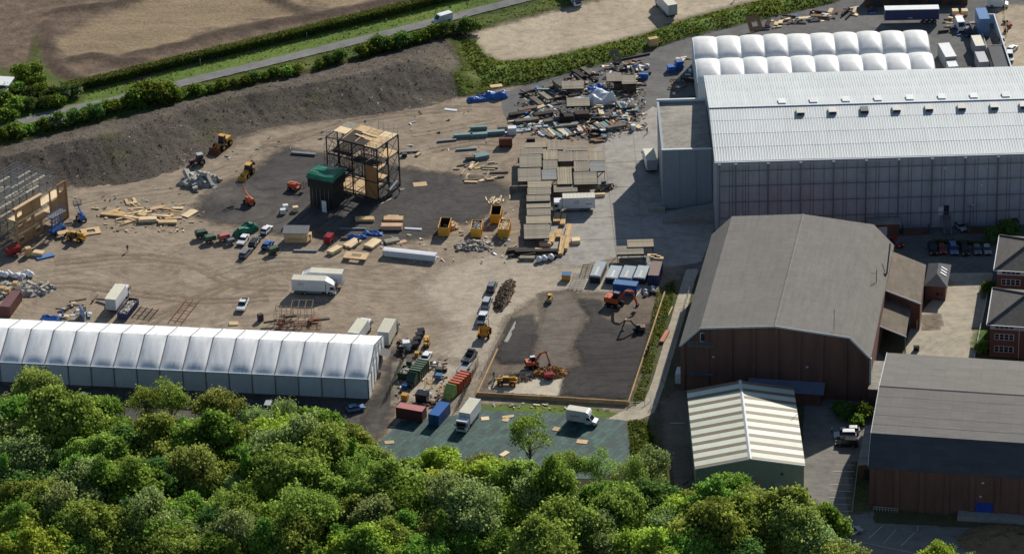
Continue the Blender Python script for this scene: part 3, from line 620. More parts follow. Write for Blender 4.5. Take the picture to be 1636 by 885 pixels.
# (its local x now runs from the far eave towards the camera, local y runs left to right)
hm = t
t.rotation_euler.z = HA-R(90)
for y in [.5+5.05*i for i in range(12)]: MB().bx(44,44.35,y-.5,y+.5,0,9.6).build('pilaster', M_BRICK, t)
MB().bx(44.02,44.14,21.4,24.9,1.0,3.2).build('blue_door', M_BLUED, t); MB().bx(44,46.4,18,34,0,1.0).build('loading_plinth', M_CONCW, t)
for y, z in ((22.8,8.1),(22.4,4.9),(36,4.6)): MB().box((44.5,y,z),(.3,.5,.25)).build('wall_lamp', M_TRIM, t)
b = MB()
for q in range(9): b.beam((44.9,1+q*.6,0),(44.9,1+q*.6,1.0),.06)
b.beam((44.9,1,1),(44.9,5.8,1),.06); b.beam((44.9,1,.5),(44.9,5.8,.5),.05); b.build('guard_rail', M_TRIM, t)
lt = thing('lean_to', 'narrow grey lean-to against the end of the lower brick hall', 'lean-to', (69.9,-92.6,0), R(-10.9))
MB().bx(0,2.9,0,15.6,0,3.2).build('wall', M_BRICK, lt); MB().add([(-.3,-.3,3.25),(2.95,-.3,3.7),(2.95,15.9,3.7),(-.3,15.9,3.25),(-.3,-.3,3.45),(2.95,-.3,3.9),(2.95,15.9,3.9),(-.3,15.9,3.45)], [(3,2,1,0),(4,5,6,7),(0,1,5,4),(1,2,6,5),(2,3,7,6),(3,0,4,7)]).build('roof', M_FLATROOF, lt)
MB().bx(1.0,2.2,-.06,0,0,2.3).build('door', M_DSTEEL, lt); b = MB()
for q in range(9): b.beam((1.9,.2,3.9+q*.4),(2.5,.2,3.9+q*.4),.05)
b.beam((1.9,.2,3.6),(1.9,.2,7.4),.06); b.beam((2.5,.2,3.6),(2.5,.2,7.4),.06); b.build('ladder', M_STEEL, lt)
lk = thing('link_roof', 'small flat link roof between the two brick halls', 'link block', (74.6,-63.5,0), R(-10.9))
MB().bx(0,4.6,0,12,0,4.4).build('wall', M_BRICK, lk); MB().bx(-.2,4.8,-.2,12.2,4.4,4.65).build('roof', M_FLATROOF, lk)

# ---- green striped shed
t = thing('striped_shed', 'green metal shed with cream and brown striped roof', 'shed', (36.3,-97.4,0)); SW, SL, SE_, SR = 22.0, 31.8, 6.5, 8.5
M_SHED = sheet_mat('green_cladding', (150,163,144), .9, 8, .05, 0, .6, .25); M_SR1 = pm('cream_sheet', (204,208,188), .06, .5, .55); M_SR2 = pm('brown_rooflight', (126,112,92), .12, .8, .6)
MB().add([(0,0,0),(SW,0,0),(SW,0,SE_-.1),(SW/2,0,SR-.1),(0,0,SE_-.1)], [(0,1,2,3,4)]).build('front_gable', M_SHED, t); MB().add([(0,SL,0),(SW,SL,0),(SW,SL,SE_-.1),(SW/2,SL,SR-.1),(0,SL,SE_-.1)], [(0,1,2,3,4)]).build('rear_gable', M_SHED, t)
MB().bx(0,.1,.1,SL-.1,0,SE_-.1).build('side_wall', M_SHED, t); MB().bx(SW-.1,SW,.1,SL-.1,0,SE_-.1).build('side_wall', M_SHED, t)
n = 21; y = -.3
seq = []; 
for i in range(10): seq += [(1.98, 0), (1.2, 1)]
seq = [(1.0, 1)]+seq
tot = sum(a for a, _ in seq); y = -.25
for wd, kd in seq:
    wd *= (SL+.5)/tot
    for s_ in (0, 1):
        xa, xb = (-.25, SW/2-.02) if s_ == 0 else (SW+.25, SW/2+.02); dz = .03*kd
        za = SE_-.04
        b = MB().add([(xa,y,za+dz),(xb,y,SR+dz),(xb,y+wd,SR+dz),(xa,y+wd,za+dz),(xa,y,za-.1),(xb,y,SR-.1),(xb,y+wd,SR-.1),(xa,y+wd,za-.1)], [(0,1,2,3),(7,6,5,4),(0,4,5,1),(1,5,6,2),(2,6,7,3),(3,7,4,0)])
        b.build('roof_sheet', M_SR2 if kd else M_SR1, t)
    y += wd
MB().prism([(SW/2-.35,SR-.02),(SW/2,SR+.2),(SW/2+.35,SR-.02)], -.35, SL+.35).build('ridge_cap', M_WHITE, t)
b = MB().beam((-.25,-.3,SE_-.1),(SW/2,-.3,SR-.08),.08,.3).beam((SW/2,-.3,SR-.08),(SW+.25,-.3,SE_-.1),.08,.3); b.build('verge_trim', M_WHITE, t)
d_ = MB().bx(8.4,13.6,-.08,0,0,4.3).build('roller_door', pm('beige_roller_door', (164,160,142), .06, .5), t)
b = MB()
for q in range(12): b.bx(8.45,13.55,-.11,-.085,.1+q*.35,.14+q*.35)
tag(b.build('door_slat_joint', M_STEEL, d_), kind='stuff')
MB().bx(16.2,17.2,-.06,0,0,2.2).build('side_door', M_SHED, t); MB().bx(16.1,17.3,-.04,-.005,0,2.3).build('door_frame', M_TRIM, t); MB().box((17.5,-.15,4.6),(.4,.3,.4)).build('wall_lamp', M_DSTEEL, t)

# ---- lean-to roofs and small brick buildings right of the hall
def pent(name, label, cs, z, th, wallmat, roofmat, cat):
    """sloping roof over corner points (far-left, far-right, near-right, near-left) with a brick wall"""
    t = thing(name, label, cat, (cs[3][0], cs[3][1], 0)); o = Vector((cs[3][0], cs[3][1], 0))
    q = [Vector((x, y, zz))-o for (x, y), zz in zip(cs, z)]
    MB().add([p+Vector((0,0,th)) for p in q]+q, [(0,1,2,3),(7,6,5,4),(0,4,5,1),(1,5,6,2),(2,6,7,3),(3,7,4,0)]).build('roof', roofmat, t)
    c = sum(q, Vector())/4; k = [c+(p-c)*.96 for p in q]
    return t, k
t, k = pent('lean_to', 'large brown sheet-roofed lean-to beside the brick hall', [(84.1,-7.2),(91.8,-12.8),(88.8,-30.7),(81.1,-25.3)], (7.6,6.6,6.6,7.6), .25, None, M_TILE, 'lean-to')
MB().add([k[1]+Vector((0,0,-.02)), k[2]+Vector((0,0,-.02)), Vector((k[2].x,k[2].y,0)), Vector((k[1].x,k[1].y,0))], [(0,1,2,3)]).add([k[2], k[3], Vector((k[3].x,k[3].y,0)), Vector((k[2].x,k[2].y,0))], [(0,1,2,3)]).build('wall', M_BRICK, t)
a_, b_ = Vector(t.location)*0, 0
MB().beam(k[3]+Vector((0,-.6,.1)), k[2]+Vector((.2,-.6,.1)), .12, .35).build('fascia', M_TRIM, t); MB().bx(7.0,7.1,-4.9,-3.6,0,2.5).build('door', M_TRIM, t)
t, k = pent('lean_to', 'smaller brown open-fronted lean-to below the large one', [(81.8,-24.0),(86.8,-28.6),(84.5,-41.8),(78.5,-37.2)], (5.4,4.7,4.7,5.4), .2, None, M_TILE, 'lean-to')
for p in k: MB().beam((p.x,p.y,0),(p.x,p.y,p.z),.25).build('post', M_STEEL, t)
MB().beam(k[3]+Vector((0,-.5,.1)), k[2]+Vector((.2,-.5,.1)), .1, .3).build('fascia', M_TRIM, t)
MB().add([k[0],k[1],Vector((k[1].x,k[1].y,0)),Vector((k[0].x,k[0].y,0))], [(0,1,2,3)]).build('rear_wall', pm('blue_grey_wall', (92,104,116), .1, .5), t)  # rear wall in an even blue grey
t = thing('gatehouse', 'small brick gatehouse with brown pitched roof and white rooflights', 'gatehouse', (91.4,-16.4,0), R(-10.9))
MB().bx(0,4.4,0,10.2,0,3.6).build('wall', M_BRICK, t)
MB().add([(-.3,-.3,3.62),(4.8,-.3,3.62),(4.8,10.5,3.62),(-.3,10.5,3.62),(2.2,3.0,5.2),(2.2,8,5.2)], [(0,1,4),(1,2,5,4),(2,3,5),(3,0,4,5),(0,3,2,1)]).build('roof', M_DARKROOF, t)
for q in range(3): MB().box((3.5,4.2+q*1.3,4.52),(1.5,.55,.12),0,0,R(31)).build('rooflight', M_WHITE, t)
for x in (2.4,3.5): MB().bx(x,x+.6,-.05,0,1.3,2.0).build('window', M_GLASS, t)
def office(label, x, y, fl=3):
    t = thing('office_house', label, 'office building', (x, y, 0), R(-10.9)); h = 8.0; W_, D_ = 24.0, 15.5
    MB().bx(0,W_,0,D_,0,h).build('wall', M_BRICK, t); MB().bx(.0,W_,-.06,0,h-1.3,h-.05).build('cladding_band', M_TRIM, t)
    MB().add([(-.7,-.7,h+.02),(W_,-.7,h+.02),(W_,D_+.7,h+.02),(-.7,D_+.7,h+.02),(7.2,D_/2,h+3.6),(W_,D_/2,h+3.6)], [(0,1,5,4),(1,2,5),(2,3,4,5),(3,0,4),(0,3,2,1)]).build('roof', M_SLATE, t)
    MB().beam((-.6,-.6,h+.12),(7.2,D_/2,h+3.68),.3).beam((-.6,D_+.6,h+.12),(7.2,D_/2,h+3.68),.3).beam((7.2,D_/2,h+3.68),(W_,D_/2,h+3.68),.3).build('hip_tiles', M_DARKROOF, t)
    MB().bx(-.8,W_,-.82,-.66,h-.1,h+.05).bx(-.82,-.66,-.6,D_+.7,h-.1,h+.05).build('gutter', M_TRIM, t)
    for z in ((1.2, 4.2, h-1.1) if fl == 3 else (.9, 4.2, h-1.1)):
        for xw in (1.0, 7.6, 13.6, 19.4):
            hh = 1.5 if z < h-1.5 else .9
            w_ = MB().bx(xw,xw+4.2,-.12,-.065,z,z+hh).build('window', M_TRIM, t)
            for q in range(4): MB().bx(xw+.12+q*1.02,xw+.95+q*1.02,-.15,-.125,z+.12,z+hh*.48).build('pane', M_GLASS, w_); MB().bx(xw+.12+q*1.02,xw+.95+q*1.02,-.15,-.125,z+hh*.54,z+hh-.12).build('pane', M_GLASS, w_)
    MB().bx(6.2,6.32,-.2,-.07,0,h).build('downpipe', M_TRIM, t)
    return t
office('brick office block with hipped slate roof, the nearer of two at the right edge', 102.5, -42.7, 3)
office('brick office block with hipped slate roof, the farther of two at the right edge', 106.9, -17.9, 2)
# ================================================================== builders for movable things
def paint(name, c, rough=.35, var=.08): return pm('paint_'+name, c, var, 1.5, rough, 0, .5)
P_ = {'white': (212,214,214), 'silver': (150,154,158), 'grey': (104,108,112), 'black': (34,35,38), 'blue': (46,90,150), 'navy': (34,44,86), 'red': (150,34,34), 'green': (60,88,60), 'dgreen': (40,66,48),
      'yellow': (200,148,44), 'orange': (186,80,42), 'cream': (202,198,176), 'lblue': (92,128,170), 'maroon': (104,62,60), 'brown': (108,80,58), 'teal': (70,104,104), 'lgreen': (150,170,84), 'pink': (172,96,88)}
def PT(c, rough=.35): return paint(c, P_[c], rough)
M_LAMP = pm('lamp_glass', (225,222,205), .05, 1, .2); M_TAIL = pm('tail_lamp', (140,20,18), .1, 1, .3)
M_PLY = pm('plywood', (198,170,128), .1, .9, .85, c2=(170,140,102)); M_PLY2 = pm('pale_plywood', (222,198,158), .08, .9, .85); M_WOOD = pm('sawn_timber', (198,166,118), .16, 2.0, .9)
M_OLDW = pm('weathered_board', (142,134,119), .13, 1.4, .95, c2=(118,110,96)); M_GREYW = pm('grey_timber', (112,104,94), .2, 1.6, .95); M_DARKW = pm('dark_timber', (62,54,48), .25, 1.6, .95)
M_TARPB = pm('blue_tarpaulin', (52,104,176), .18, 1.6, .4, c2=(32,74,140)); M_TARPW = pm('white_sheeting', (206,210,214), .08, .9, .45); M_TARPG = pm('green_tarpaulin', (30,112,84), .2, 1.4, .35, c2=(18,84,62))
M_DRUST = pm('dark_worn_steel', (66,54,40), .25, 1.2, .9); M_RUST = pm('rusty_steel', (122,72,50), .2, 1.5, .85); M_TEAL = pm('teal_panel', (108,134,134), .15, 1.2, .7); M_RUBBLE = pm('rubble', (172,166,156), .25, 1.4, .95, bump=.5)
_WH = {}
def wheel(par, x, y, r=.32, w=.22, hub=M_STEEL, z=None):
    k = (r, w)
    if k not in _WH:
        a = MB().tube((0,-w/2,0),(0,w/2,0),r,n=14).mesh('tyre', M_TARM); b = MB().tube((0,-w/2-.012,0),(0,w/2+.012,0),r*.58,n=10).mesh('rim', hub); _WH[k] = (a, b)
    o = link('wheel', _WH[k][0], par, (x, y, r if z is None else z)); link('rim', _WH[k][1], o); return o
CARS = {}
def car_meshes(kind, col):
    if (kind, col) in CARS: return CARS[(kind, col)]
    m = PT(col, .25)
    D = {'hatch': (4.0,1.72,1.46), 'saloon': (4.6,1.78,1.44), 'estate': (4.7,1.8,1.5), 'suv': (4.7,1.88,1.78), 'pickup': (5.2,1.85,1.78), 'van': (5.3,1.98,2.3), 'tipper': (5.6,2.0,2.1)}
    L, W, H = D[kind]; h = L/2; hw = W/2; b0 = .28
    if kind == 'van':
        prof = [(-h,b0),(h-.1,b0),(h,.55),(h-.05,.95),(h-.75,1.2),(h-1.5,H-.05),(h-1.9,H),(-h+.05,H),(-h,H-.2)]; cab = (h-1.45,h-.8); zt = H
    elif kind in ('pickup', 'tipper'):
        prof = [(-h,.45),(h-.08,.35),(h,.6),(h-.06,.95),(h-1.35,1.08),(-h,1.08)]
    else:
        prof = [(-h+.06,b0),(h-.1,b0),(h,.5),(h-.08,.78),(h-1.15,.95),(-h+(.1 if kind != 'saloon' else .1),.98),(-h,.7)]
    body = MB(); n = len(prof)
    for yy, ins in ((-hw, .0), (hw, .0)): pass
    k = []                                                      # rounded cross-section: full width at mid height, tucked in at sill and top
    for s_ in (-1, 1):
        for wd in (.86, 1.0):
            for x, z in prof:
                tuck = 1.0 if wd == 1.0 else 1.0
                k.append((x*(1.0 if wd == 1 else 1.0), s_*hw*(.93 if z > (.9 if kind != 'van' else 1.3) else (.95 if z < .4 else 1.0)), z))
    s0 = k[n:2*n]; s1 = k[3*n:4*n]; body.add(s0+s1, [tuple(range(n)), tuple(range(2*n-1,n-1,-1))]+[(i, n+i, n+(i+1) % n, (i+1) % n) for i in range(n)])
    out = [('body', body.mesh('body', m))]
    if kind == 'van':
        out.append(('windscreen', MB().add([(h-.72,-hw*.8,1.24),(h-.72,hw*.8,1.24),(h-1.4,hw*.76,2.12),(h-1.4,-hw*.76,2.12)], [(0,1,2,3)]).mesh('windscreen', M_GLASS)))
        for s_ in (-1, 1): out.append(('side_window', MB().add([(h-.95,s_*hw*.945,1.25),(h-1.9,s_*hw*.945,1.25),(h-1.9,s_*hw*.945,1.85),(h-1.35,s_*hw*.945,1.85)], [(0,1,2,3)]).mesh('side_window', M_GLASS)))
    else:
        zb = .93; g0, g1, r0_, r1_ = {'hatch': (-h+.12,h-1.05,-h+.55,h-1.85), 'saloon': (-h+.75,h-1.15,-h+1.35,h-1.95), 'estate': (-h+.12,h-1.15,-h+.42,h-1.95), 'suv': (-h+.12,h-1.2,-h+.4,h-1.85), 'pickup': (-.75,h-1.3,-.55,h-1.95), 'tipper': (.7,h-.5,.8,h-1.1)}[kind]
        if kind in ('pickup', 'tipper', 'suv'): zb = 1.04
        out.append(('windows', MB().fr(g0,g1,-hw*.9,hw*.9,zb,r0_,r1_,-hw*.76,hw*.76,H-.06).mesh('windows', M_GLASS)))
        out.append(('roof', MB().fr(r0_-.03,r1_+.05,-hw*.77,hw*.77,H-.07,r0_+.1,r1_-.12,-hw*.7,hw*.7,H).mesh('roof', m)))
    if kind == 'pickup': out.append(('load_bed', MB().bx(-h+.1,-.85,-hw*.82,hw*.82,1.085,1.1).mesh('load_bed', M_TARM)))
    if kind == 'tipper': out.append(('drop_side_bed', MB().bx(-h,.55,-1.0,-.94,1.09,1.5).bx(-h,.55,.94,1.0,1.09,1.5).bx(-h,-h+.06,-.94,.94,1.09,1.5).bx(.49,.55,-.94,.94,1.09,1.7).mesh('drop_side_bed', M_STEEL)))
    for s_ in (-1, 1):
        out.append(('headlight', MB().bx(h-.1,h+.012,s_*hw*.72-.17,s_*hw*.72+.17,.62,.78).mesh('headlight', M_LAMP)))
        out.append(('tail_light', MB().bx(-h-.012,-h+.1,s_*hw*.8-.1,s_*hw*.8+.1,.7,.92).mesh('tail_light', M_TAIL)))
    out.append(('bumper', MB().bx(h-.12,h+.03,-hw*.9,hw*.9,.3,.5).bx(-h-.03,-h+.12,-hw*.9,hw*.9,.32,.52).mesh('bumper', M_TARM if col != 'white' else M_DSTEEL)))
    CARS[(kind, col)] = (out, L, W); return CARS[(kind, col)]
CATN = {'hatch': 'car', 'saloon': 'car', 'estate': 'car', 'suv': 'car', 'pickup': 'pickup', 'van': 'van', 'tipper': 'truck'}
def car(kind, col, px, py, rz, label, group=None):
    out, L, W = car_meshes(kind, col); p = G(px, py)
    t = thing({'van': 'panel_van', 'pickup': 'pickup_truck', 'tipper': 'tipper_truck'}.get(kind, 'parked_car'), label, CATN[kind], (p.x, p.y, .06), rz, group)
    for nme, me in out: link(nme, me, t)
    for x in (L*.3, -L*.28):
        for s_ in (-1, 1): wheel(t, x, s_*(W/2-.12), .33 if kind in ('hatch','saloon','estate') else .38)
    return t
def sign_lines(par, x0, x1, z0, z1, y, col, n=2):
    b = MB()
    for i in range(n):
        zz = z0+(z1-z0)*(i+.15)/n; b.bx(x0, x1-(x1-x0)*.15*(i % 2), y, y+.01, zz, zz+(z1-z0)/n*.55)
    return b
def txt(par, s, size, loc, rot, col, name='lettering', bold=0.0, shear=0.0):
    cu_ = bpy.data.curves.new(name, 'FONT'); cu_.body = s; cu_.size = size; cu_.extrude = .004; cu_.offset = bold; cu_.shear = shear; cu_.align_x = 'CENTER'
    cu_.materials.append(col); cu_.resolution_u = 2
    ob_ = bpy.data.objects.new(name, cu_); COL.objects.link(ob_); dg = bpy.context.evaluated_depsgraph_get(); me = bpy.data.meshes.new_from_object(ob_.evaluated_get(dg))
    bpy.data.objects.remove(ob_); o = link(name, me, par); o.location = loc; o.rotation_euler = rot
    if not me.materials: me.materials.append(col)
    return o
M_LETR = pm('faded_red_lettering', (176,92,86), .05, 1, .7); M_LETP = pm('faded_pink_lettering', (178,150,152), .05, 1, .7); M_LETG = pm('grey_lettering', (96,100,110), .05, 1, .7)
def truck(px, py, rz, label, boxL=7.2, boxH=2.7, boxcol='white', roofcol='cream', cabcol='white', fairing=False, rigid_cab='high', group=None, wheels=3, boxz=1.05):
    p = G(px, py); t = thing('box_truck', label, 'truck', (p.x, p.y, .05), rz, group)
    cabL = 2.1; L = boxL+cabL+.15; xb = -L/2; xc = xb+boxL+.15; hw = 1.25; zt = boxz+boxH
    MB().bx(xb,xb+boxL,-hw,hw,boxz,zt-.06).build('box_body', PT(boxcol, .5), t); r_ = MB()
    nb = 9
    for i in range(nb): r_.bx(xb+.02+(boxL-.04)*i/nb, xb+.02+(boxL-.04)*(i+.93)/nb, -hw+.05, hw-.05, zt-.055, zt+.0)
    r_.build('translucent_roof', PT(roofcol, .7), t)
    MB().bx(xb-.02,xb+boxL+.02,-hw-.02,-hw+.05,zt-.1,zt+.02).bx(xb-.02,xb+boxL+.02,hw-.05,hw+.02,zt-.1,zt+.02).build('roof_rail', M_WHITE, t)
    MB().bx(xb+.05,xc+1.9,-.45,.45,.6,boxz-.02).build('chassis', M_DSTEEL, t)
    MB().bx(xb+1.0,xb+boxL-.8,-hw+.03,-hw+.1,.5,boxz-.05).bx(xb+1.0,xb+boxL-.8,hw-.1,hw-.03,.5,boxz-.05).build('side_guard', M_STEEL, t)
    ch = 2.7 if boxH > 2.3 else 2.4
    prof = [(xc,.55),(xc+cabL-.06,.55),(xc+cabL,.8),(xc+cabL-.02,1.45),(xc+cabL-.3,ch),(xc,ch)]
    MB().prism(prof, -hw+.06, hw-.06).build('cab', PT(cabcol, .35), t)
    MB().add([(xc+cabL+.005,-hw+.18,1.5),(xc+cabL+.005,hw-.18,1.5),(xc+cabL-.265,hw-.2,ch-.18),(xc+cabL-.265,-hw+.2,ch-.18)], [(0,1,2,3)]).build('windscreen', M_GLASS, t)
    for s_ in (-1, 1):
        y = s_*(hw-.05); MB().bx(xc+cabL-1.2,xc+cabL-.35,min(y,y+s_*.012),max(y,y+s_*.012),1.5,2.2).build('side_window', M_GLASS, t)
        MB().bx(xc+cabL-.12,xc+cabL-.02,s_*(hw+.12)-.1,s_*(hw+.12)+.1,1.5,2.0).build('wing_mirror', M_TARM, t); MB().bx(xc+cabL-.05,xc+cabL+.02,s_*.85-.2,s_*.85+.2,.72,.9).build('headlight', M_LAMP, t)
    MB().bx(xc+cabL-.1,xc+cabL+.05,-hw+.05,hw-.05,.4,.7).build('bumper', PT(cabcol, .4), t)
    MB().bx(xc+cabL-.01,xc+cabL+.06,-.75,.75,.95,1.4).build('grille', M_TARM, t)
    for s_ in (-1, 1):
        y = s_*(hw-.06); q = MB()
        for xx in (xc+cabL-1.3, xc+cabL-.28): q.bx(xx-.02,xx+.02,min(y,y+s_*.015),max(y,y+s_*.015),.8,ch-.3)
        q.build('door_seam', M_DSTEEL, t); MB().bx(xc+cabL-1.75,xc+cabL-1.3,min(y,y+s_*.02),max(y,y+s_*.02),.6,.95).build('step', M_DSTEEL, t)
    MB().bx(xb-.04,xb-.005,-hw+.06,-.02,boxz+.08,zt-.12).bx(xb-.04,xb-.005,.02,hw-.06,boxz+.08,zt-.12).build('rear_doors', PT('silver', .5), t); MB().bx(xb-.06,xb+.1,-hw,hw,boxz-.18,boxz-.02).build('rear_bumper', M_DSTEEL, t); MB().bx(xb+3.4,xb+4.6,-hw+.12,-.5,.55,boxz-.04).build('fuel_tank', M_STEEL, t)
    if fairing: MB().add([(xc-.1,-hw+.15,zt-.05),(xc-.1,hw-.15,zt-.05),(xc+cabL-.5,hw-.3,ch+.02),(xc+cabL-.5,-hw+.3,ch+.02),(xc-.1,-hw+.15,ch+.02),(xc-.1,hw-.15,ch+.02)], [(0,1,2,3),(0,3,4),(1,5,2),(0,4,5,1)]).build('roof_fairing', M_WHITE, t)
    xs = [xc+.95, xb+1.7] + ([xb+2.85] if wheels > 2 else [])
    for x in xs:
        for s_ in (-1, 1): wheel(t, x, s_*(hw-.2), .48, .34)
    return t, xb, hw, boxz
def luton(px, py, rz, label):
    p = G(px, py); t = thing('box_van', label, 'van', (p.x, p.y, .12), rz); hw = 1.1
    prof = [(-3.3,.75),(.75,.75),(.75,2.1),(1.75,2.2),(1.8,2.6),(1.5,3.1),(1.1,3.25),(-3.3,3.25)]
    MB().prism(prof, -hw, hw).build('box_body', PT('white', .4), t); MB().bx(-3.25,1.0,-hw+.06,hw-.06,3.255,3.28).build('translucent_roof', PT('cream', .7), t)
    MB().prism([(.78,.4),(3.25,.4),(3.3,.7),(3.2,1.05),(2.4,1.25),(1.75,2.06),(.78,2.06)], -.95, .95).build('cab', PT('white', .3), t)
    MB().add([(2.42,-.82,1.28),(2.42,.82,1.28),(1.8,.78,2.04),(1.8,-.78,2.04)], [(0,1,2,3)]).build('windscreen', M_GLASS, t)
    for s_ in (-1, 1): y = s_*.955; MB().add([(2.2,y,1.28),(1.1,y,1.28),(1.1,y,1.95),(1.7,y,1.95)], [(0,1,2,3)]).build('side_window', M_GLASS, t); MB().bx(3.2,3.3,s_*.7-.15,s_*.7+.15,.75,.95).build('headlight', M_LAMP, t)
    MB().bx(3.2,3.36,-.95,.95,.35,.65).build('bumper', M_DSTEEL, t); MB().bx(-3.3,2.0,-.8,.8,.45,.72).build('chassis', M_DSTEEL, t)
    for x in (2.3, -1.9):
        for s_ in (-1, 1): wheel(t, x, s_*.85, .36, .24)
    return t
def container(px, py, rz, col, label, L=6.06, H=2.59, z=0.0, group=None, roofcol=None, wd=2.44, name='shipping_container', cat='container', corner=False):
    p = G(px, py, z); t = thing(name, label, cat, (p.x, p.y, z+.06), rz, group); h = L/2; w2 = wd/2; m = PT(col, .55); b = MB()
    n = int(L/.56)
    for s_ in (-1, 1):                                         # corrugated side walls as real folds
        pts = []
        for i in range(n):
            x = -h+.1+(L-.2)*i/n; d = (L-.2)/n
            pts += [(x, 0), (x+d*.35, 0), (x+d*.5, .05), (x+d*.85, .05)]
        pts.append((h-.1, 0))
        b = MB()
        for (xa, ya), (xb_, yb) in zip(pts[:-1], pts[1:]): b.add([(xa,s_*(w2-ya),.12),(xb_,s_*(w2-yb),.12),(xb_,s_*(w2-yb),H-.1),(xa,s_*(w2-ya),H-.1)], [(0,1,2,3)])
        b.build('side_wall', m, t)
    f_ = MB()
    for s_ in (-1, 1):
        for e in (-1, 1): f_.bx(e*h-.08 if e > 0 else e*h, e*h if e > 0 else e*h+.08, s_*w2-.08 if s_ > 0 else s_*w2, s_*w2 if s_ > 0 else s_*w2+.08, 0, H)
        f_.bx(-h,h,s_*w2-.07 if s_ > 0 else s_*w2, s_*w2 if s_ > 0 else s_*w2+.07,0,.13).bx(-h,h,s_*w2-.07 if s_ > 0 else s_*w2, s_*w2 if s_ > 0 else s_*w2+.07,H-.11,H)
    f_.bx(-h,-h+.08,-w2,w2,0,.14).bx(-h,-h+.08,-w2,w2,H-.12,H).bx(h-.08,h,-w2,w2,0,.14).bx(h-.08,h,-w2,w2,H-.12,H); f_.build('corner_frame', m, t)
    MB().bx(-h+.06,h-.06,-w2+.06,w2-.06,H-.07,H-.03).build('roof', PT(roofcol, .6) if roofcol else m, t)
    MB().bx(h-.07,h-.03,-w2+.08,w2-.08,.14,H-.12).build('end_wall', m, t)
    for s_ in (-1, 1):
        d_ = MB().bx(-h+.0,-h+.05,min(s_*.02,s_*(w2-.09)),max(s_*.02,s_*(w2-.09)),.15,H-.13).build('door', m, t)
        q = MB()
        for yy in (.35, .85): q.beam((-h-.02,s_*yy,.2),(-h-.02,s_*yy,H-.2),.05)
        q.build('locking_bar', M_STEEL, d_)
    return t
def skip(px, py, rz, label, L=5.2, W=2.4, H=2.3, fill=None, col='yellow'):
    p = G(px, py); t = thing('waste_skip', label, 'skip', (p.x, p.y, .08), rz, 'yellow roll-on waste skips'); h, w = L/2, W/2; m = PT(col, .5)
    for s_ in (-1, 1):
        y0, y1 = (s_*w-.06, s_*w) if s_ > 0 else (-w, -w+.06)
        sw_ = MB().bx(-h+.06,h-.06,y0,y1,.2,H).build('side_wall', m, t)
        b = MB()
        for i in range(8): x = -h+.4+i*(L-.8)/7; b.bx(x-.05,x+.05,s_*w if s_ > 0 else -w-.09, s_*w+.09 if s_ > 0 else -w,.2,H-.06)
        b.build('stiffening_rib', m, sw_)
        MB().bx(-h,h,s_*w-.1 if s_ > 0 else -w-.06,s_*w+.06 if s_ > 0 else -w+.1,H+.004,H+.12).build('top_rail', m, t)
        e0, e1 = (s_*h-.06, s_*h) if s_ > 0 else (-h, -h+.06); MB().bx(e0,e1,-w,w,.2,H+.1).build('end_wall', m, t)
    for s_ in (-1, 1):
        y0, y1 = (w-.09, w-.064) if s_ > 0 else (-w+.064, -w+.09); MB().bx(-h+.1,h-.1,y0,y1,.28,H-.02).build('inner_lining', M_DRUST, t); e0, e1 = (h-.09, h-.064) if s_ > 0 else (-h+.064, -h+.09); MB().bx(e0,e1,-w+.1,w-.1,.28,H-.02).build('inner_lining', M_DRUST, t)
    MB().bx(-h+.06,h-.06,-w+.06,w-.06,.2,.26).build('floor', M_RUST, t); MB().bx(-h+.2,h-.2,-.6,-.45,0,.2).bx(-h+.2,h-.2,.45,.6,0,.2).build('runner', M_DSTEEL, t)
    if fill:
        rs = random.Random(px); b = MB()
        b.grid(lambda u, v: (-h+.08+(L-.16)*u, -w+.08+(W-.16)*v, H-.55+.5*math.sin(3.1*u)*math.sin(3.1*v)+rs.uniform(-.15,.15)), 10, 6)
        for i in range(46): b.box((rs.uniform(-h+.5,h-.5),rs.uniform(-w+.4,w-.4),H-.2+rs.uniform(-.1,.25)),(rs.uniform(.2,1.1),rs.uniform(.08,.4),rs.uniform(.04,.2)),rs.uniform(0,3),rs.uniform(-.5,.5),rs.uniform(-.5,.5))
        b.build('waste_load', fill, t)
    return t
def tracks(t, L, W, gauge, h, m=M_TARM):
    for s_ in (-1, 1):
        y = s_*gauge/2; r = h/2; pr = [(-L/2+r+r*math.cos(a), r+r*math.sin(a)) for a in [math.pi/2+math.pi*i/6 for i in range(7)]]+[(L/2-r+r*math.cos(a), r+r*math.sin(a)) for a in [-math.pi/2+math.pi*i/6 for i in range(7)]]
        o = MB().prism(pr, y-W/2, y+W/2).build('track', m, t)
        q = MB()
        for x in (-L/2+r, 0, L/2-r): q.tube((x,y-W/2-.02,r),(x,y+W/2+.02,r),r*.62,n=10)
        q.build('track_roller', M_STEEL, o)
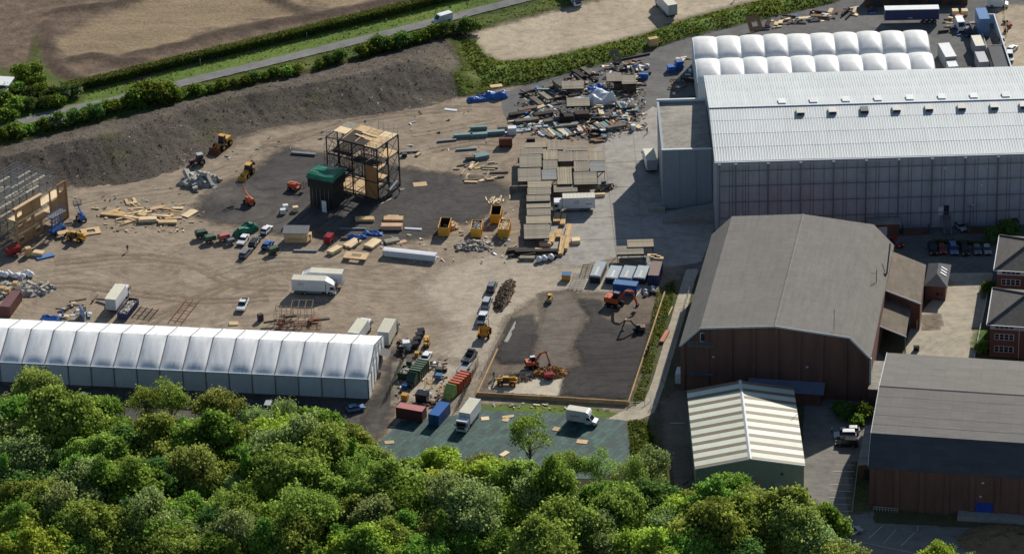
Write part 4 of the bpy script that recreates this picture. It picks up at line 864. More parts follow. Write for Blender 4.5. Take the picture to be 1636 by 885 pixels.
def excavator(px, py, rz, slew, label, s=1.0, col='orange', reach=1.0, dig=0.0, cabcol='grey'):
    p = G(px, py); t = thing('excavator', label, 'excavator', (p.x, p.y, .15), rz); t.scale = (s,)*3; m = PT(col, .45)
    tracks(t, 3.6, .55, 2.0, .8); MB().bx(-.9,.9,-.75,.75,.35,.85).tube((0,0,.8),(0,0,1.05),.6,n=14).build('undercarriage', M_DSTEEL, t)
    h = bpy.data.objects.new('house', MB().bx(-1.9,.2,-1.15,1.15,1.06,1.5).fr(-1.95,-.5,-1.15,1.15,1.5,-1.85,-.5,-1.05,1.05,2.15).fr(-.5,1.0,-1.15,-.2,1.06,-.5,.9,-1.1,-.25,1.75).mesh('house', m)); COL.objects.link(h); h.parent = t; h.rotation_euler.z = slew
    MB().fr(-.5,1.15,.1,1.12,1.06,-.45,.75,.18,1.05,2.75).build('cab', M_GLASS, h); MB().fr(-.52,.85,.12,1.12,2.752,-.45,.75,.2,1.05,2.85).build('cab_roof', PT(cabcol, .5), h)
    MB().bx(-1.98,-1.9,-1.0,1.0,1.1,1.8).build('counterweight', M_DSTEEL, h); MB().tube((-1.2,-.6,2.15),(-1.2,-.6,2.6),.07).build('exhaust', M_DSTEEL, h)
    b1 = Vector((.7,-.1,1.5)); b2 = Vector((2.6*reach,-.1,3.9)); b3 = Vector((4.4*reach,-.1,4.0)); b4 = Vector((5.1*reach,-.1,1.5-dig))
    MB().beam(b1,b2,.36,.5).beam(b2,b3,.34,.46).build('boom', m, h); MB().beam(b3+Vector((-.4,0,.3)),b4,.28,.38).build('dipper_arm', m, h)
    MB().beam((1.1,-.1,1.9),(2.3*reach,-.1,3.4),.13).beam((2.8*reach,-.1,4.35),(4.1*reach,-.1,4.5),.13).build('hydraulic_ram', M_STEEL, h)
    bx_ = b4.x; bz = b4.z; MB().prism([(bx_-.1,bz),(bx_+.25,bz-.05),(bx_+.2,bz-.7),(bx_-.3,bz-.95),(bx_-.75,bz-.75),(bx_-.6,bz-.6),(bx_-.25,bz-.7)], -.65, .45).build('bucket', M_DSTEEL, h)
    return t
def loader(px, py, rz, label, kind, col='yellow', s=1.0):
    """wheel loader, telehandler, backhoe loader, tractor or site dumper"""
    p = G(px, py); nm = {'wheel': 'wheel_loader', 'tele': 'telehandler', 'backhoe': 'backhoe_loader', 'tractor': 'tractor', 'dumper': 'site_dumper'}[kind]
    t = thing(nm, label, nm.replace('_', ' ').split()[-1], (p.x, p.y, .06), rz); t.scale = (s,)*3; m = PT(col, .45)
    if kind == 'wheel':
        for x in (1.4, -1.4):
            for s_ in (-1, 1): wheel(t, x, s_*1.0, .72, .55, PT(col))
        MB().bx(-2.6,-.3,-.75,.75,.7,1.15).fr(-2.7,-.5,-.85,.85,1.15,-2.5,-.5,-.75,.75,1.95).build('engine_cover', m, t); MB().bx(-.3,2.0,-.55,.55,.6,1.2).build('front_frame', m, t)
        MB().fr(-.45,.75,-.7,.7,1.2,-.35,.55,-.62,.62,2.95).build('cab', M_GLASS, t); MB().bx(-.5,.7,-.72,.72,2.95,3.1).build('cab_roof', m, t)
        MB().beam((1.4,-.45,1.5),(3.3,-.45,.8),.18,.3).beam((1.4,.45,1.5),(3.3,.45,.8),.18,.3).build('lift_arm', m, t); MB().prism([(3.2,.25),(4.2,.1),(4.25,.2),(3.5,.45),(3.4,1.25),(3.15,1.1)], -1.35, 1.35).build('bucket', M_RUST, t)
    elif kind == 'tele':
        for x in (1.4, -1.4):
            for s_ in (-1, 1): wheel(t, x, s_*.95, .6, .42, PT(col))
        MB().bx(-2.3,2.2,-.6,.6,.55,1.15).fr(-2.4,-.2,-1.05,-.2,.9,-2.3,-.3,-1.0,-.2,1.5).build('body', m, t); MB().fr(-.5,1.0,.15,1.05,1.0,-.4,.75,.22,1.0,2.4).build('cab', M_GLASS, t); MB().bx(-.48,.85,.14,1.06,2.4,2.5).build('cab_roof', m, t)
        MB().beam((-2.0,-.1,1.9),(2.6,-.1,1.35),.35,.42).build('boom', m, t); MB().beam((2.6,-.1,1.35),(3.0,-.1,.55),.3,.3).bx(2.9,3.0,-.6,.6,.25,1.0).bx(3.0,4.2,-.45,-.33,.26,.34).bx(3.0,4.2,.33,.45,.26,.34).build('fork_carriage', M_DSTEEL, t)
    elif kind == 'backhoe':
        for s_ in (-1, 1): wheel(t, -1.0, s_*.95, .78, .45, PT(col)); wheel(t, 1.6, s_*.9, .52, .36, PT(col))
        MB().fr(.3,2.4,-.5,.5,.75,.3,2.3,-.45,.45,1.6).bx(-1.6,.4,-.6,.6,.7,1.15).build('body', m, t); MB().fr(-1.5,.35,-.75,.75,1.15,-1.35,.2,-.68,.68,2.75).build('cab', M_GLASS, t); MB().bx(-1.5,.35,-.78,.78,2.75,2.88).build('cab_roof', m, t)
        MB().beam((1.0,-.6,1.4),(3.1,-.6,.7),.14,.25).beam((1.0,.6,1.4),(3.1,.6,.7),.14,.25).build('loader_arm', m, t); MB().prism([(3.0,.2),(3.9,.1),(3.9,.2),(3.25,.4),(3.2,1.0),(2.95,.9)], -1.15, 1.15).build('front_bucket', m, t)
        MB().beam((-1.8,0,.9),(-2.5,0,3.0),.25,.3).beam((-2.5,0,3.0),(-3.6,0,1.9),.2,.26).build('rear_arm', m, t); MB().prism([(-3.4,1.9),(-3.8,1.9),(-3.9,1.2),(-3.3,1.2)], -.3, .3).build('rear_bucket', M_DSTEEL, t)
        MB().bx(-1.9,-1.6,-1.1,1.1,.35,.9).build('stabiliser', m, t)
    elif kind == 'tractor':
        for s_ in (-1, 1): wheel(t, -.9, s_*.95, .85, .5); wheel(t, 1.5, s_*.8, .58, .36)
        MB().fr(.1,2.2,-.42,.42,.8,.1,2.1,-.38,.38,1.55).bx(-1.4,.2,-.5,.5,.6,1.2).build('body', m, t); MB().fr(-1.4,.2,-.75,.75,1.2,-1.3,.05,-.7,.7,2.7).build('cab', M_GLASS, t); MB().bx(-1.4,.15,-.78,.78,2.7,2.85).build('cab_roof', PT('silver'), t)
        for s_ in (-1, 1): MB().prism([(-1.7,1.0),(-1.5,1.75),(-.4,1.78),(-.1,1.1),(-.4,1.6),(-1.4,1.6)], s_*.95-.28, s_*.95+.28).build('mudguard', m, t)
    else:
        for x in (1.0, -1.0):
            for s_ in (-1, 1): wheel(t, x, s_*.8, .5, .38, PT(col))
        MB().bx(-1.7,.4,-.45,.45,.5,1.05).build('chassis', m, t); MB().add([(.1,-.7,.9),(1.6,-.7,.8),(1.6,.7,.8),(.1,.7,.9),(-.2,-.95,1.7),(2.1,-.95,1.55),(2.1,.95,1.55),(-.2,.95,1.7)], [(0,1,2,3),(0,1,5,4),(1,2,6,5),(2,3,7,6),(3,0,4,7)]).build('tipping_skip', m, t)
        q = MB().beam((-1.4,-.45,1.0),(-1.4,-.45,2.5),.08).beam((-1.4,.45,1.0),(-1.4,.45,2.5),.08).beam((-1.4,-.45,2.5),(-1.4,.45,2.5),.08); q.build('roll_bar', M_DSTEEL, t); MB().bx(-1.2,-.7,-.25,.25,1.05,1.5).build('seat', M_TARM, t)
    return t
def roller(px, py, rz, label):
    p = G(px, py); t = thing('road_roller', label, 'roller', (p.x, p.y, .1), rz); m = PT('yellow', .45)
    for x in (.85, -.85): MB().tube((x,-.6,.42),(x,.6,.42),.42,n=16).build('drum', M_STEEL, t)
    MB().bx(-1.2,1.2,-.5,.5,.75,1.2).fr(.1,1.25,-.5,.5,1.2,.2,1.15,-.45,.45,1.45).build('body', m, t); MB().bx(-.6,-.1,-.3,.3,1.2,1.6).build('seat', M_TARM, t)
    MB().beam((-.8,-.48,1.2),(-.8,-.48,2.6),.07).beam((-.8,.48,1.2),(-.8,.48,2.6),.07).beam((-.8,-.48,2.6),(-.8,.48,2.6),.07).build('roll_bar', M_DSTEEL, t); return t
def boomlift(px, py, rz, label, col='orange', up=2.0, L=4.0):
    p = G(px, py); t = thing('boom_lift', label, 'boom lift', (p.x, p.y, .06), rz); m = PT(col, .45)
    for x in (.95, -.95):
        for s_ in (-1, 1): wheel(t, x, s_*.85, .42, .32)
    MB().bx(-1.3,1.3,-.6,.6,.4,.8).build('chassis', m, t); MB().fr(-1.5,.9,-.75,.75,.85,-1.4,.7,-.65,.65,1.7).build('turret', m, t)
    e = Vector((-1.2,0,1.7)); f_ = Vector((L*.45,0,1.5+up*.5)); g = Vector((L*.8,0,1.3+up))
    MB().beam(e,f_,.28,.32).build('lower_boom', m, t); MB().beam(f_,g,.22,.26).build('upper_boom', m, t)
    q = MB().bx(g.x,g.x+.9,-.9,.9,g.z-.5,g.z-.42)
    for x in (g.x,g.x+.9):
        for y in (-.9,0,.9): q.beam((x,y,g.z-.45),(x,y,g.z+.6),.06)
    for z in (g.z+.1,g.z+.6): q.beam((g.x,-.9,z),(g.x,.9,z),.06).beam((g.x+.9,-.9,z),(g.x+.9,.9,z),.06).beam((g.x,-.9,z),(g.x+.9,-.9,z),.06).beam((g.x,.9,z),(g.x+.9,.9,z),.06)
    q.build('work_basket', M_DSTEEL, t); return t
def scissorlift(px, py, rz, label, col='blue', H=4.6):
    p = G(px, py); t = thing('scissor_lift', label, 'scissor lift', (p.x, p.y, .06), rz); m = PT(col, .45)
    for x in (1.3, -1.3):
        for s_ in (-1, 1): wheel(t, x, s_*.95, .45, .32)
    MB().bx(-2.0,2.0,-.85,.85,.45,1.2).build('chassis', m, t); q = MB(); n = 4
    for i in range(n):
        z0 = 1.2+(H-1.2)*i/n; z1 = 1.2+(H-1.2)*(i+1)/n
        for y in (-.65, .65): q.beam((-1.6,y,z0),(1.6,y,z1),.1,.16).beam((1.6,y,z0),(-1.6,y,z1),.1,.16)
    q.build('scissor_stack', m, t); d_ = MB().bx(-2.3,2.5,-.95,.95,H,H+.14).build('platform', M_STEEL, t); q = MB()
    for x in [-2.3+i*.8 for i in range(7)]:
        for y in (-.95,.95): q.beam((x,y,H+.14),(x,y,H+1.2),.05)
    for z in (H+.65,H+1.2): q.beam((-2.3,-.95,z),(2.5,-.95,z),.05).beam((-2.3,.95,z),(2.5,.95,z),.05).beam((-2.3,-.95,z),(-2.3,.95,z),.05).beam((2.5,-.95,z),(2.5,.95,z),.05)
    q.build('guard_rail', m, d_); return t
def forklift(px, py, rz, label, col='yellow'):
    p = G(px, py); t = thing('forklift', label, 'forklift', (p.x, p.y, .1), rz); m = PT(col, .45)
    for x in (.7, -.7):
        for s_ in (-1, 1): wheel(t, x, s_*.5, .3, .25)
    MB().bx(-1.2,.9,-.55,.55,.3,.95).fr(-1.25,-.2,-.55,.55,.95,-1.15,-.3,-.5,.5,1.25).build('body', m, t); q = MB()
    for x in (-.8, .6):
        for y in (-.5,.5): q.beam((x,y,.95),(x*.8,y,2.2),.07)
    q.build('guard_post', M_DSTEEL, t); MB().bx(-.75,.6,-.55,.55,2.2,2.28).build('overhead_guard', m, t); MB().beam((1.0,-.4,.1),(1.0,-.4,2.6),.12).beam((1.0,.4,.1),(1.0,.4,2.6),.12).bx(1.05,2.1,-.4,-.28,.1,.16).bx(1.05,2.1,.28,.4,.1,.16).build('mast', M_DSTEEL, t); return t
def generator(px, py, rz, col, label, s=1.0, group=None):
    p = G(px, py); t = thing('towed_generator', label, 'generator', (p.x, p.y, .06), rz, group); t.scale = (s,)*3; m = PT(col, .45)
    MB().prism([(-1.2,.5),(1.2,.5),(1.2,1.35),(1.0,1.6),(-1.0,1.6),(-1.2,1.35)], -.65, .65).build('canopy', m, t); MB().bx(-.9,.9,-.67,.67,.65,.75).bx(.3,.9,-.66,.66,1.0,1.3).build('side_grille', M_DSTEEL, t)
    MB().beam((1.2,-.4,.45),(2.0,0,.45),.09).beam((1.2,.4,.45),(2.0,0,.45),.09).beam((2.0,0,.45),(2.4,0,.45),.1).beam((2.1,0,0),(2.1,0,.5),.07).build('drawbar', M_DSTEEL, t)
    for s_ in (-1, 1): wheel(t, -.1, s_*.78, .32, .2)
    MB().tube((-.7,.3,1.58),(-.7,.3,1.85),.06).build('exhaust', M_DSTEEL, t); return t
_BODY = {}
def person(px, py, rz, top, legs, label, walk=.0):
    p = G(px, py); k = (top, legs, walk)
    if k not in _BODY:
        me = bpy.data.meshes.new('person'); w_ = walk
        V = [(0,0,.95),(0,0,1.2),(0,0,1.42),(.02,0,1.55),(.03,0,1.68),(0,.1,.9),(.1*w_+.03,.11,.5),(-.12*w_,.12,.08),(.12,.13,.04),(0,-.1,.9),(-.1*w_+.03,-.11,.5),(-.35*w_,-.12,.1),(-.25*w_+.1,-.13,.04),(0,.2,1.4),(-.06,.27,1.14),(.1,.27,.9),(.16,.26,.82),(0,-.2,1.4),(.08,-.27,1.14),(.22,-.26,.95),(.28,-.25,.88)]
        E_ = [(0,1),(1,2),(2,3),(3,4),(0,5),(5,6),(6,7),(7,8),(0,9),(9,10),(10,11),(11,12),(2,13),(13,14),(14,15),(15,16),(2,17),(17,18),(18,19),(19,20)]
        me.from_pydata(V, E_, []); o = bpy.data.objects.new('person', me); COL.objects.link(o); md = o.modifiers.new('s', 'SKIN')
        rad = [.16,.17,.18,.065,.105,.1,.075,.05,.045,.1,.075,.05,.045,.075,.055,.045,.04,.075,.055,.045,.04]
        for i, r in enumerate(rad): me.skin_vertices[0].data[i].radius = (r*(.75 if i < 3 else 1), r)
        me.skin_vertices[0].data[0].use_root = True; o.modifiers.new('d', 'SUBSURF').levels = 1
        dg = bpy.context.evaluated_depsgraph_get(); m2 = bpy.data.meshes.new_from_object(o.evaluated_get(dg)); bpy.data.objects.remove(o)
        m2.materials.clear()
        for mm in (PT(legs, .9), PT(top, .8), pm('skin', (196,150,126), .05, 1, .6), pm('dark_hair', (46,36,30), .1, 1, .8), M_TARM): m2.materials.append(mm)
        for f_ in m2.polygons:
            c = f_.center; f_.use_smooth = True
            f_.material_index = 4 if c.z < .1 else (0 if c.z < .93 and abs(c.y) < .21 else (2 if (c.z > 1.52 or (abs(c.y) > .22 and c.z < .93)) else 1))
            if c.z > 1.7 or (c.z > 1.62 and c.x < .0): f_.material_index = 3
        _BODY[k] = m2
    o = link('person', _BODY[k], None, (p.x, p.y, .07), rz); tag(o, label, 'person'); return o
def slab(px, py, d, rz, mat, name, label, cat, group=None, z=None, rx=0.0, ry=0.0, zb=0.07):
    """a simple panel, beam or block lying on the ground (dims d), slightly chamfered"""
    p = G(px, py, d[2]/2); L, W, H = (x/2 for x in d); c = min(.03, H*.4, W*.3)
    b = MB().fr(-L,L,-W,W,-H,-L,L,-W,W,H-c).fr(-L,L,-W,W,H-c,-L+c,L-c,-W+c,W-c,H)
    o = b.build(name, mat); o.location = (p.x, p.y, (H+zb if z is None else z)); o.rotation_euler = (rx, ry, rz); return tag(o, label, cat, group)
def lumber(px, py, L, nx, nz, pw, ph, rz, mat, label, group=None, seed=0, name='timber_stack', bearers=True, jitter=.12):
    """stack of separate planks on bearers"""
    p = G(px, py); rs = random.Random(seed+int(px*7+py)); t = thing(name, label, 'timber stack', (p.x, p.y, .07), rz, group)
    me = MB().bx(-L/2,L/2,-pw/2+.012,pw/2-.012,0,ph-.012).mesh('plank', mat)
    for k in range(nz):
        for i in range(nx):
            o = link('plank', me, t, (rs.uniform(-jitter,jitter), (i-(nx-1)/2)*pw, .1+k*ph), rs.uniform(-.012,.012)); o.scale = (1-rs.uniform(0,.06), 1, 1)
    if bearers:
        for x in (-L*.32, L*.32): MB().bx(x-.05,x+.05,-nx*pw/2,nx*pw/2,0,.1).build('bearer', M_GREYW, t)
    return t
def frame_panel(px, py, L, W, rz, label, mat=None, z=.1, rx=0.0, hole=(.3,.72,.28,.72), group=None, th=.12):
    p = G(px, py, z); t = thing('opened_plywood_sheet', label, 'plywood', (p.x, p.y, z+.06), rz, group); t.rotation_euler = (rx, 0, rz); mat = mat or M_PLY
    a, b, c, d = -L/2+L*hole[0], -L/2+L*hole[1], -W/2+W*hole[2], -W/2+W*hole[3]
    for q in ((-L/2,a,-W/2,W/2),(b,L/2,-W/2,W/2),(a,b,-W/2,c),(a,b,d,W/2)): MB().bx(q[0]+.004,q[1]-.004,q[2]+.004,q[3]-.004,0,th).build('board', mat, t)
    return t
def tarp(px, py, L, W, H, rz, mat, label, name='tarpaulin_heap', cat='tarpaulin', seed=0, group=None, flat=.25):
    """draped sheet over lumps"""
    p = G(px, py); rs = random.Random(seed+int(px)); ph = [rs.uniform(0,6) for _ in range(6)]; n = 14
    def f(u, v):
        x = (u-.5)*L; y = (v-.5)*W; e = min(u, 1-u, v, 1-v)*2
        h = H*min(1, e/flat)**.6*(.72+.28*math.sin(u*7+ph[0])*math.cos(v*6+ph[1])) if e > 0 else 0
        k_ = .06*math.sin(u*23+ph[2]+v*9)+.05*math.sin(v*31+ph[3])
        return (x+.15*math.sin(v*11+ph[4])*(e < .02), y+.15*math.sin(u*13+ph[5])*(e < .02), max(.0, h+k_*(e > 0))+.02)
    b = MB().grid(f, n, n); o = b.build(name, mat); o.location = (p.x, p.y, .08); o.rotation_euler.z = rz; return tag(o, label, cat, group)
def rubble(px, py, rx, ry, h, n, mat, label, name, cat, seed=1, smin=.15, smax=.6, elong=1.0, kind=None, group=None):
    """heap of loose lumps on a low mound; the lumps are too many to count"""
    p = G(px, py); rs = random.Random(seed); t = MB()
    def f(u, v):
        a = u*2*math.pi; r = v; return (rx*r*math.cos(a), ry*r*math.sin(a), h*(1-r*r)*(.8+.2*math.sin(a*3+r*5))+rs.uniform(-.1,.1)*h*(r < .98)-.05)
    t.grid(f, 24, 7)
    for i in range(n):
        a = rs.uniform(0,6.28); r = math.sqrt(rs.random())*1.05; s_ = rs.uniform(smin,smax)
        t.box((rx*r*math.cos(a),ry*r*math.sin(a),max(0,h*(1-r*r))+s_*.1),(s_*rs.uniform(1,1+2*elong),s_*rs.uniform(.5,1),s_*rs.uniform(.25,.8)),rs.uniform(0,3.1),rs.uniform(-.5,.5),rs.uniform(-.5,.5))
    o = t.build(name, mat); o.location = (p.x, p.y, .07); return tag(o, label, cat, group, kind)
# ================================================================== vehicles
H0 = R(0)
t, xb, hw, bz = truck(503, 468, heading((468,470),(538,473)), 'white box truck with sloped roof fairing, the nearer of two parked side by side', fairing=True, boxL=7.6, boxH=2.75)
sign_lines(t, xb+1.3, xb+2.8, 2.4, 3.2, -hw-.012, None, 3).build('faded_logo', M_LETP, t)
truck(515, 456, heading((543,455),(490,452)), 'white box truck half hidden behind the one with a roof fairing', fairing=True, boxL=7.4, boxH=2.75)
t, xb, hw, bz = truck(917, 336, heading((950,338),(884,340)), 'white box truck with silvery side beside the wooden stage decks', boxL=7.5, boxH=2.7)
sign_lines(t, xb+3.6, xb+5.0, 2.2, 3.1, hw+.004, None, 4).build('faded_logo', M_LETP, t); sign_lines(t, xb+.7, xb+2.2, 2.0, 2.3, hw+.004, None, 1).build('faded_lettering', M_LETG, t)
truck(1038, 266, R(95), 'white box truck seen from behind in the shadow of the tall annex', boxL=6.2, boxH=2.7)
truck(1064, 19, heading((1075,30),(1052,6)), 'white box truck standing alone on the sandy car park', boxL=7.4, boxH=2.8)
truck(915, 2, heading((905,-10),(927,14)), 'white truck cab facing the sandy car park at the top edge', boxL=6.5, boxH=2.2)
truck(189, 486, R(75), 'white box truck behind the long marquee beside a blue skip trailer', boxL=7.3, boxH=2.7)
truck(576, 540, R(72), 'white box truck nose away behind the right end of the marquee', boxL=6.8, boxH=2.6)
truck(621, 543, R(76), 'tall olive cream body truck at the end of the long marquee', boxL=6.4, boxH=3.2, boxcol='cream', roofcol='cream', cabcol='grey')
t, xb, hw, bz = truck(748.5, 676, heading((758.5,639),(742,661.5)), 'white box truck facing the camera on the green matting', boxL=6.6, boxH=2.6, wheels=2)
t = luton(931, 676, heading((904,672),(956,680)), 'white box van with red lettering parked on the green matting')
txt(t, 'topflixer', .62, (-1.35,-1.115,1.85), (R(90),0,0), M_LETR, 'red_lettering', .012, .25); sign_lines(t, -2.6, -2.1, 1.0, 1.1, -1.112, None, 1).build('small_lettering', M_LETG, t)
A = R(38)
car('saloon','white',389,387,heading((394,379),(384,393)),'white saloon car facing the camera among the cars near the tower')
car('estate','black',407,391,heading((402,397),(412,383)),'black estate car in the middle of the cars near the tower')
car('estate','grey',393,408,heading((387,414),(399,401)),'dark silver estate car standing nearest the camera in the yard group')
car('hatch','white',426,371,heading((420,377),(432,365)),'white hatchback at the back right of the yard group')
car('hatch','blue',428,395,heading((422,400),(434,387)),'bright blue hatchback beside a green generator')
car('pickup','white',388,491,heading((391,484),(384,499)),'white pickup with black load bed standing alone above the marquee')
car('suv','grey',786,462,R(78),'dark grey estate car at the head of the queue by the soil heap')
car('suv','silver',778,487,R(78),'silver grey car second in the queue by the soil heap')
car('tipper','white',772,511,R(-100),'white tipper truck third in the queue by the soil heap')
car('saloon','white',681,574,heading((676,582),(686,566)),'white saloon car beside the green waste compactor')
car('van','white',707,36,heading((720,32),(697,39)),'white van driving on the country lane')
car('van','white',1594,11,R(-8),'white van at the top right corner behind the cabins')
car('suv','white',1613,95,R(-95),'white car with dark windscreen nearest the warehouse roof, top right'); car('hatch','white',1617,82,R(58),'small white car just behind another white car, top right')
car('suv','white',1350,699,R(176),'white estate car beside a black one in the sunlit court'); car('suv','black',1353,712,R(172),'black estate car nearest the parking bays in the sunlit court'); car('hatch','white',1358,691,R(176),'white hatchback half hidden behind another white car in the court')
car('saloon','silver',1360,853,R(28),'dark silver saloon at the edge of the wood below the court')
for i, (x, k_, c_) in enumerate(((1490,'suv','black'),(1505,'hatch','red'),(1523,'suv','lblue'),(1541,'suv','black'),(1561,'hatch','grey'),(1577,'hatch','silver'))):
    car(k_, c_, x, 402+(i > 2)*1, R(-88), ['black four-by-four at the left end of the shaded parking row','red hatchback in the shaded parking row','pale blue car in the middle of the shaded parking row','black car right of the pale blue one in the shaded row','grey blue hatchback second from the right in the shaded row','silver hatchback at the right end of the shaded row beside the office'][i], 'cars in the shaded parking row')
car('hatch','silver',1535,366,R(-68),'silver hatchback parked against the warehouse wall beside the stair'); car('hatch','red',1603,364,R(-85),'red car parked against the warehouse wall'); car('suv','black',1622,364,R(-85),'black car parked against the warehouse wall beside a red one')
car('hatch','red',1432,392,R(-60),'dark red car half hidden behind the large lean-to'); 
car('hatch','lblue',568,656,R(20),'pale blue car parked by the end of the long marquee'); car('saloon','black',395,655,R(80),'dark car behind the long marquee among the trees'); car('saloon','white',130,640,R(75),'white car under the trees at the left of the marquee'); car('van','white',258,688,R(60),'white van glimpsed between the trees'); car('suv','silver',430,652,R(80),'grey car parked behind the long marquee by the wood')
# trailer with curtain side
t = thing('curtain_trailer', 'long navy curtain-sided trailer with white roof behind the tent', 'trailer', tuple(G(1456,36))[:2]+(.06,), R(-1)); 
MB().bx(-6.8,6.8,-1.25,1.25,1.1,3.9).build('curtain', PT('navy', .6), t); MB().bx(-6.85,6.85,-1.3,1.3,3.9,4.05).build('roof', M_WHITE, t); MB().bx(-6.8,6.8,-.5,.5,.8,1.1).build('chassis', M_DSTEEL, t); MB().bx(-6.9,-6.8,-1.3,1.3,.9,4.0).bx(6.8,6.9,-1.3,1.3,.9,4.0).build('end_frame', M_STEEL, t)
for x in (3.2,4.5,5.8):
    for s_ in (-1,1): wheel(t, x, s_*1.05, .5, .36)
sign_lines(t, -.9, .1, 1.6, 1.8, -1.262, None, 1).build('white_marks', M_WHITE, t)
# plant
excavator(1000-18, 489, heading((990,489),(1030,497)), R(0), 'large orange excavator working beside the blue container', 1.08, 'orange', 1.0, 0)
excavator(1021, 531, R(185), R(-8), 'small dark excavator with grey cab in the right of the pit', .72, 'brown', 1.0, .2)
excavator(851, 587, R(5), R(8), 'orange excavator with white cab roof digging beside the pale slab', .82, 'orange', .9, .9, 'white')
loader(810, 615, R(175), 'orange yellow telehandler on the pale slab in the pit corner', 'tele', 'yellow', .95)
loader(356, 236, heading((366,226),(340,246)), 'yellow wheel loader at the foot of the earth bund', 'wheel', 'yellow', 1.1)
loader(316, 263, R(200), 'dark red tractor with silver cab roof beside the rubble', 'tractor', 'maroon', .95)
loader(396, 280, heading((404,270),(386,288)), 'yellow backhoe loader between the bund and the gravel pad', 'backhoe', 'yellow', .95)
loader(122, 384, heading((140,386),(106,378)), 'yellow telehandler carrying a plywood sheet beside the timber facade', 'tele', 'yellow', 1.0)
slab(101, 377, (2.6,1.8,.1), R(20), M_PLY, 'plywood_sheet', 'plywood sheet carried on the forks of the yellow telehandler', 'plywood', z=1.0)
loader(775, 536, R(-100), 'yellow site dumper parked behind the white tipper truck', 'dumper', 'yellow', 1.25)
roller(878, 482, R(82), 'small yellow road roller at the top of the levelled fill')
boomlift(398, 326, R(120), 'orange boom lift with raised basket on the gravel pad', 'orange', 2.4, 4.2); boomlift(470, 303, R(-25), 'orange red lift folded low beside the black block', 'orange', .2, 2.6); boomlift(130, 352, R(110), 'blue boom lift beside the timber facade', 'blue', 1.8, 2.8)
scissorlift(92, 372, R(52), 'blue scissor lift raised against the timber facade', 'blue', 4.8)
forklift(682, 553, R(-100), 'yellow forklift behind the row of black bins')
for a in ((322,380,'dgreen','dark green towed generator, left of the green pair',1.15,R(20)),(336,387,'green','light green towed generator, right of the green pair',1.1,R(20)),(358,385,'pink','rusty mauve towed generator beside the green pair',1.1,R(25)),(369,390,'grey','small grey mauve towed unit beside the rusty one',.8,R(25)),(437,406,'dgreen','green towed generator with white lid beside the blue car',1.1,R(35)),(22,408,'red','red towed compressor in front of the timber facade',1.4,R(25)),(526,388,'red','tall red towed generator right of the plywood hut',1.25,R(70)),(877,606,'red','red towed compressor on the pale slab in the pit',.95,R(10))):
    generator(a[0], a[1], a[5], a[2], a[3], a[4], 'towed generators about the yard')
t = tarp(393, 372, 6.2, 2.4, 2.1, R(38), M_TARPG, 'green sheeted trailer load behind the white saloon', seed=3)
# skips
skip(711, 371, heading((705,382),(712,358)), 'empty yellow skip at the left of the group'); skip(793, 351, heading((790,362),(794,340)), 'empty yellow skip at the back of the group', L=4.8); skip(762, 374, heading((760,386),(764,362)), 'yellow skip full of pale rubble in the middle', L=4.6, fill=M_RUBBLE); skip(806, 374, heading((803,386),(809,362)), 'yellow skip full of broken timber at the right', L=5.0, fill=M_PLY2)
t = skip(205, 499, heading((194,512),(216,484)), 'navy open skip trailer full of scrap beside a white truck', L=7.4, W=2.3, H=1.5, fill=M_RUBBLE, col='navy'); t['group'] = 'loose scrap carriers'
# containers
t = container(656, 668, -.387, 'maroon', 'maroon shipping container with faded pink roof beside the blue one', roofcol='pink'); e_ = Vector((math.cos(-.387), math.sin(-.387))); n_ = Vector((-e_.y, e_.x)); q = Vector((-25.4,-62.2))+e_*3.03+n_*1.22; t.location = (q.x, q.y, .1)
t = container(700, 668, 1.157, 'blue', 'bright blue shipping container between the maroon one and the white truck'); e_ = Vector((math.cos(-.4136), math.sin(-.4136))); n_ = Vector((-e_.y, e_.x)); q = Vector((-18.5,-65.5))+e_*1.22+n_*3.03; t.location = (q.x, q.y, .1)
container(1000, 468, heading((982,470),(1019,474)), 'blue', 'blue container with pale ribbed roof behind the large excavator', roofcol='lblue', L=5.4)
t = container(1047, 445, R(80), 'navy', 'navy container topped with plywood at the end of the grey units', L=7.0, roofcol='brown')
for i in range(3): slab(1042+i*5.5, 424.5+i*2, (1.2,2.2,.1), R(80), M_PLY, 'plywood_sheet', 'plywood sheet lying on the navy container, %s of three' % ('left','middle','right')[i], 'plywood', z=2.75)
container(18, 493, R(76), 'maroon', 'rusty maroon container with yellow crates on top behind the marquee', L=8.0)
for i, (x, y) in enumerate(((5,480),(14,482),(26,472))): slab(x, y-2, (1.3,1.1,.9), R(78), M_WOOD, 'wooden_crate', 'yellow wooden crate on the rusty maroon container, %s' % ('at left','in the middle','at the far right')[i], 'crate', z=3.15)
# cabins top right
container(1569, 52, R(92), 'lblue', 'tall pale blue cabin stack beside the walled yard, top right', L=7.0, H=5.2, name='site_cabin', cat='cabin', wd=2.7)
container(1562, 84, R(94), 'silver', 'silver ribbed cabin in front of the pale blue cabin', L=6.4, H=3.2, name='site_cabin', cat='cabin', roofcol='cream'); container(1568, 110, R(94), 'silver', 'silver cabin nearest the warehouse roof in its row', L=6.2, H=3.2, name='site_cabin', cat='cabin')
container(1513, 100, R(97), 'silver', 'grey white cabin with two roof fans behind the warehouse', L=8.4, H=3.4, name='site_cabin', cat='cabin', roofcol='white', wd=2.9); container(1521, 118, R(95), 'white', 'small white cabin peeping over the warehouse roof', L=3.6, H=2.7, name='site_cabin', cat='cabin', roofcol='white')
t = thing('walled_bin_yard', 'dark walled yard with pale coping beside the cabins, top right', 'walled yard', tuple(G(1588,80))[:2]+(0,), R(1))
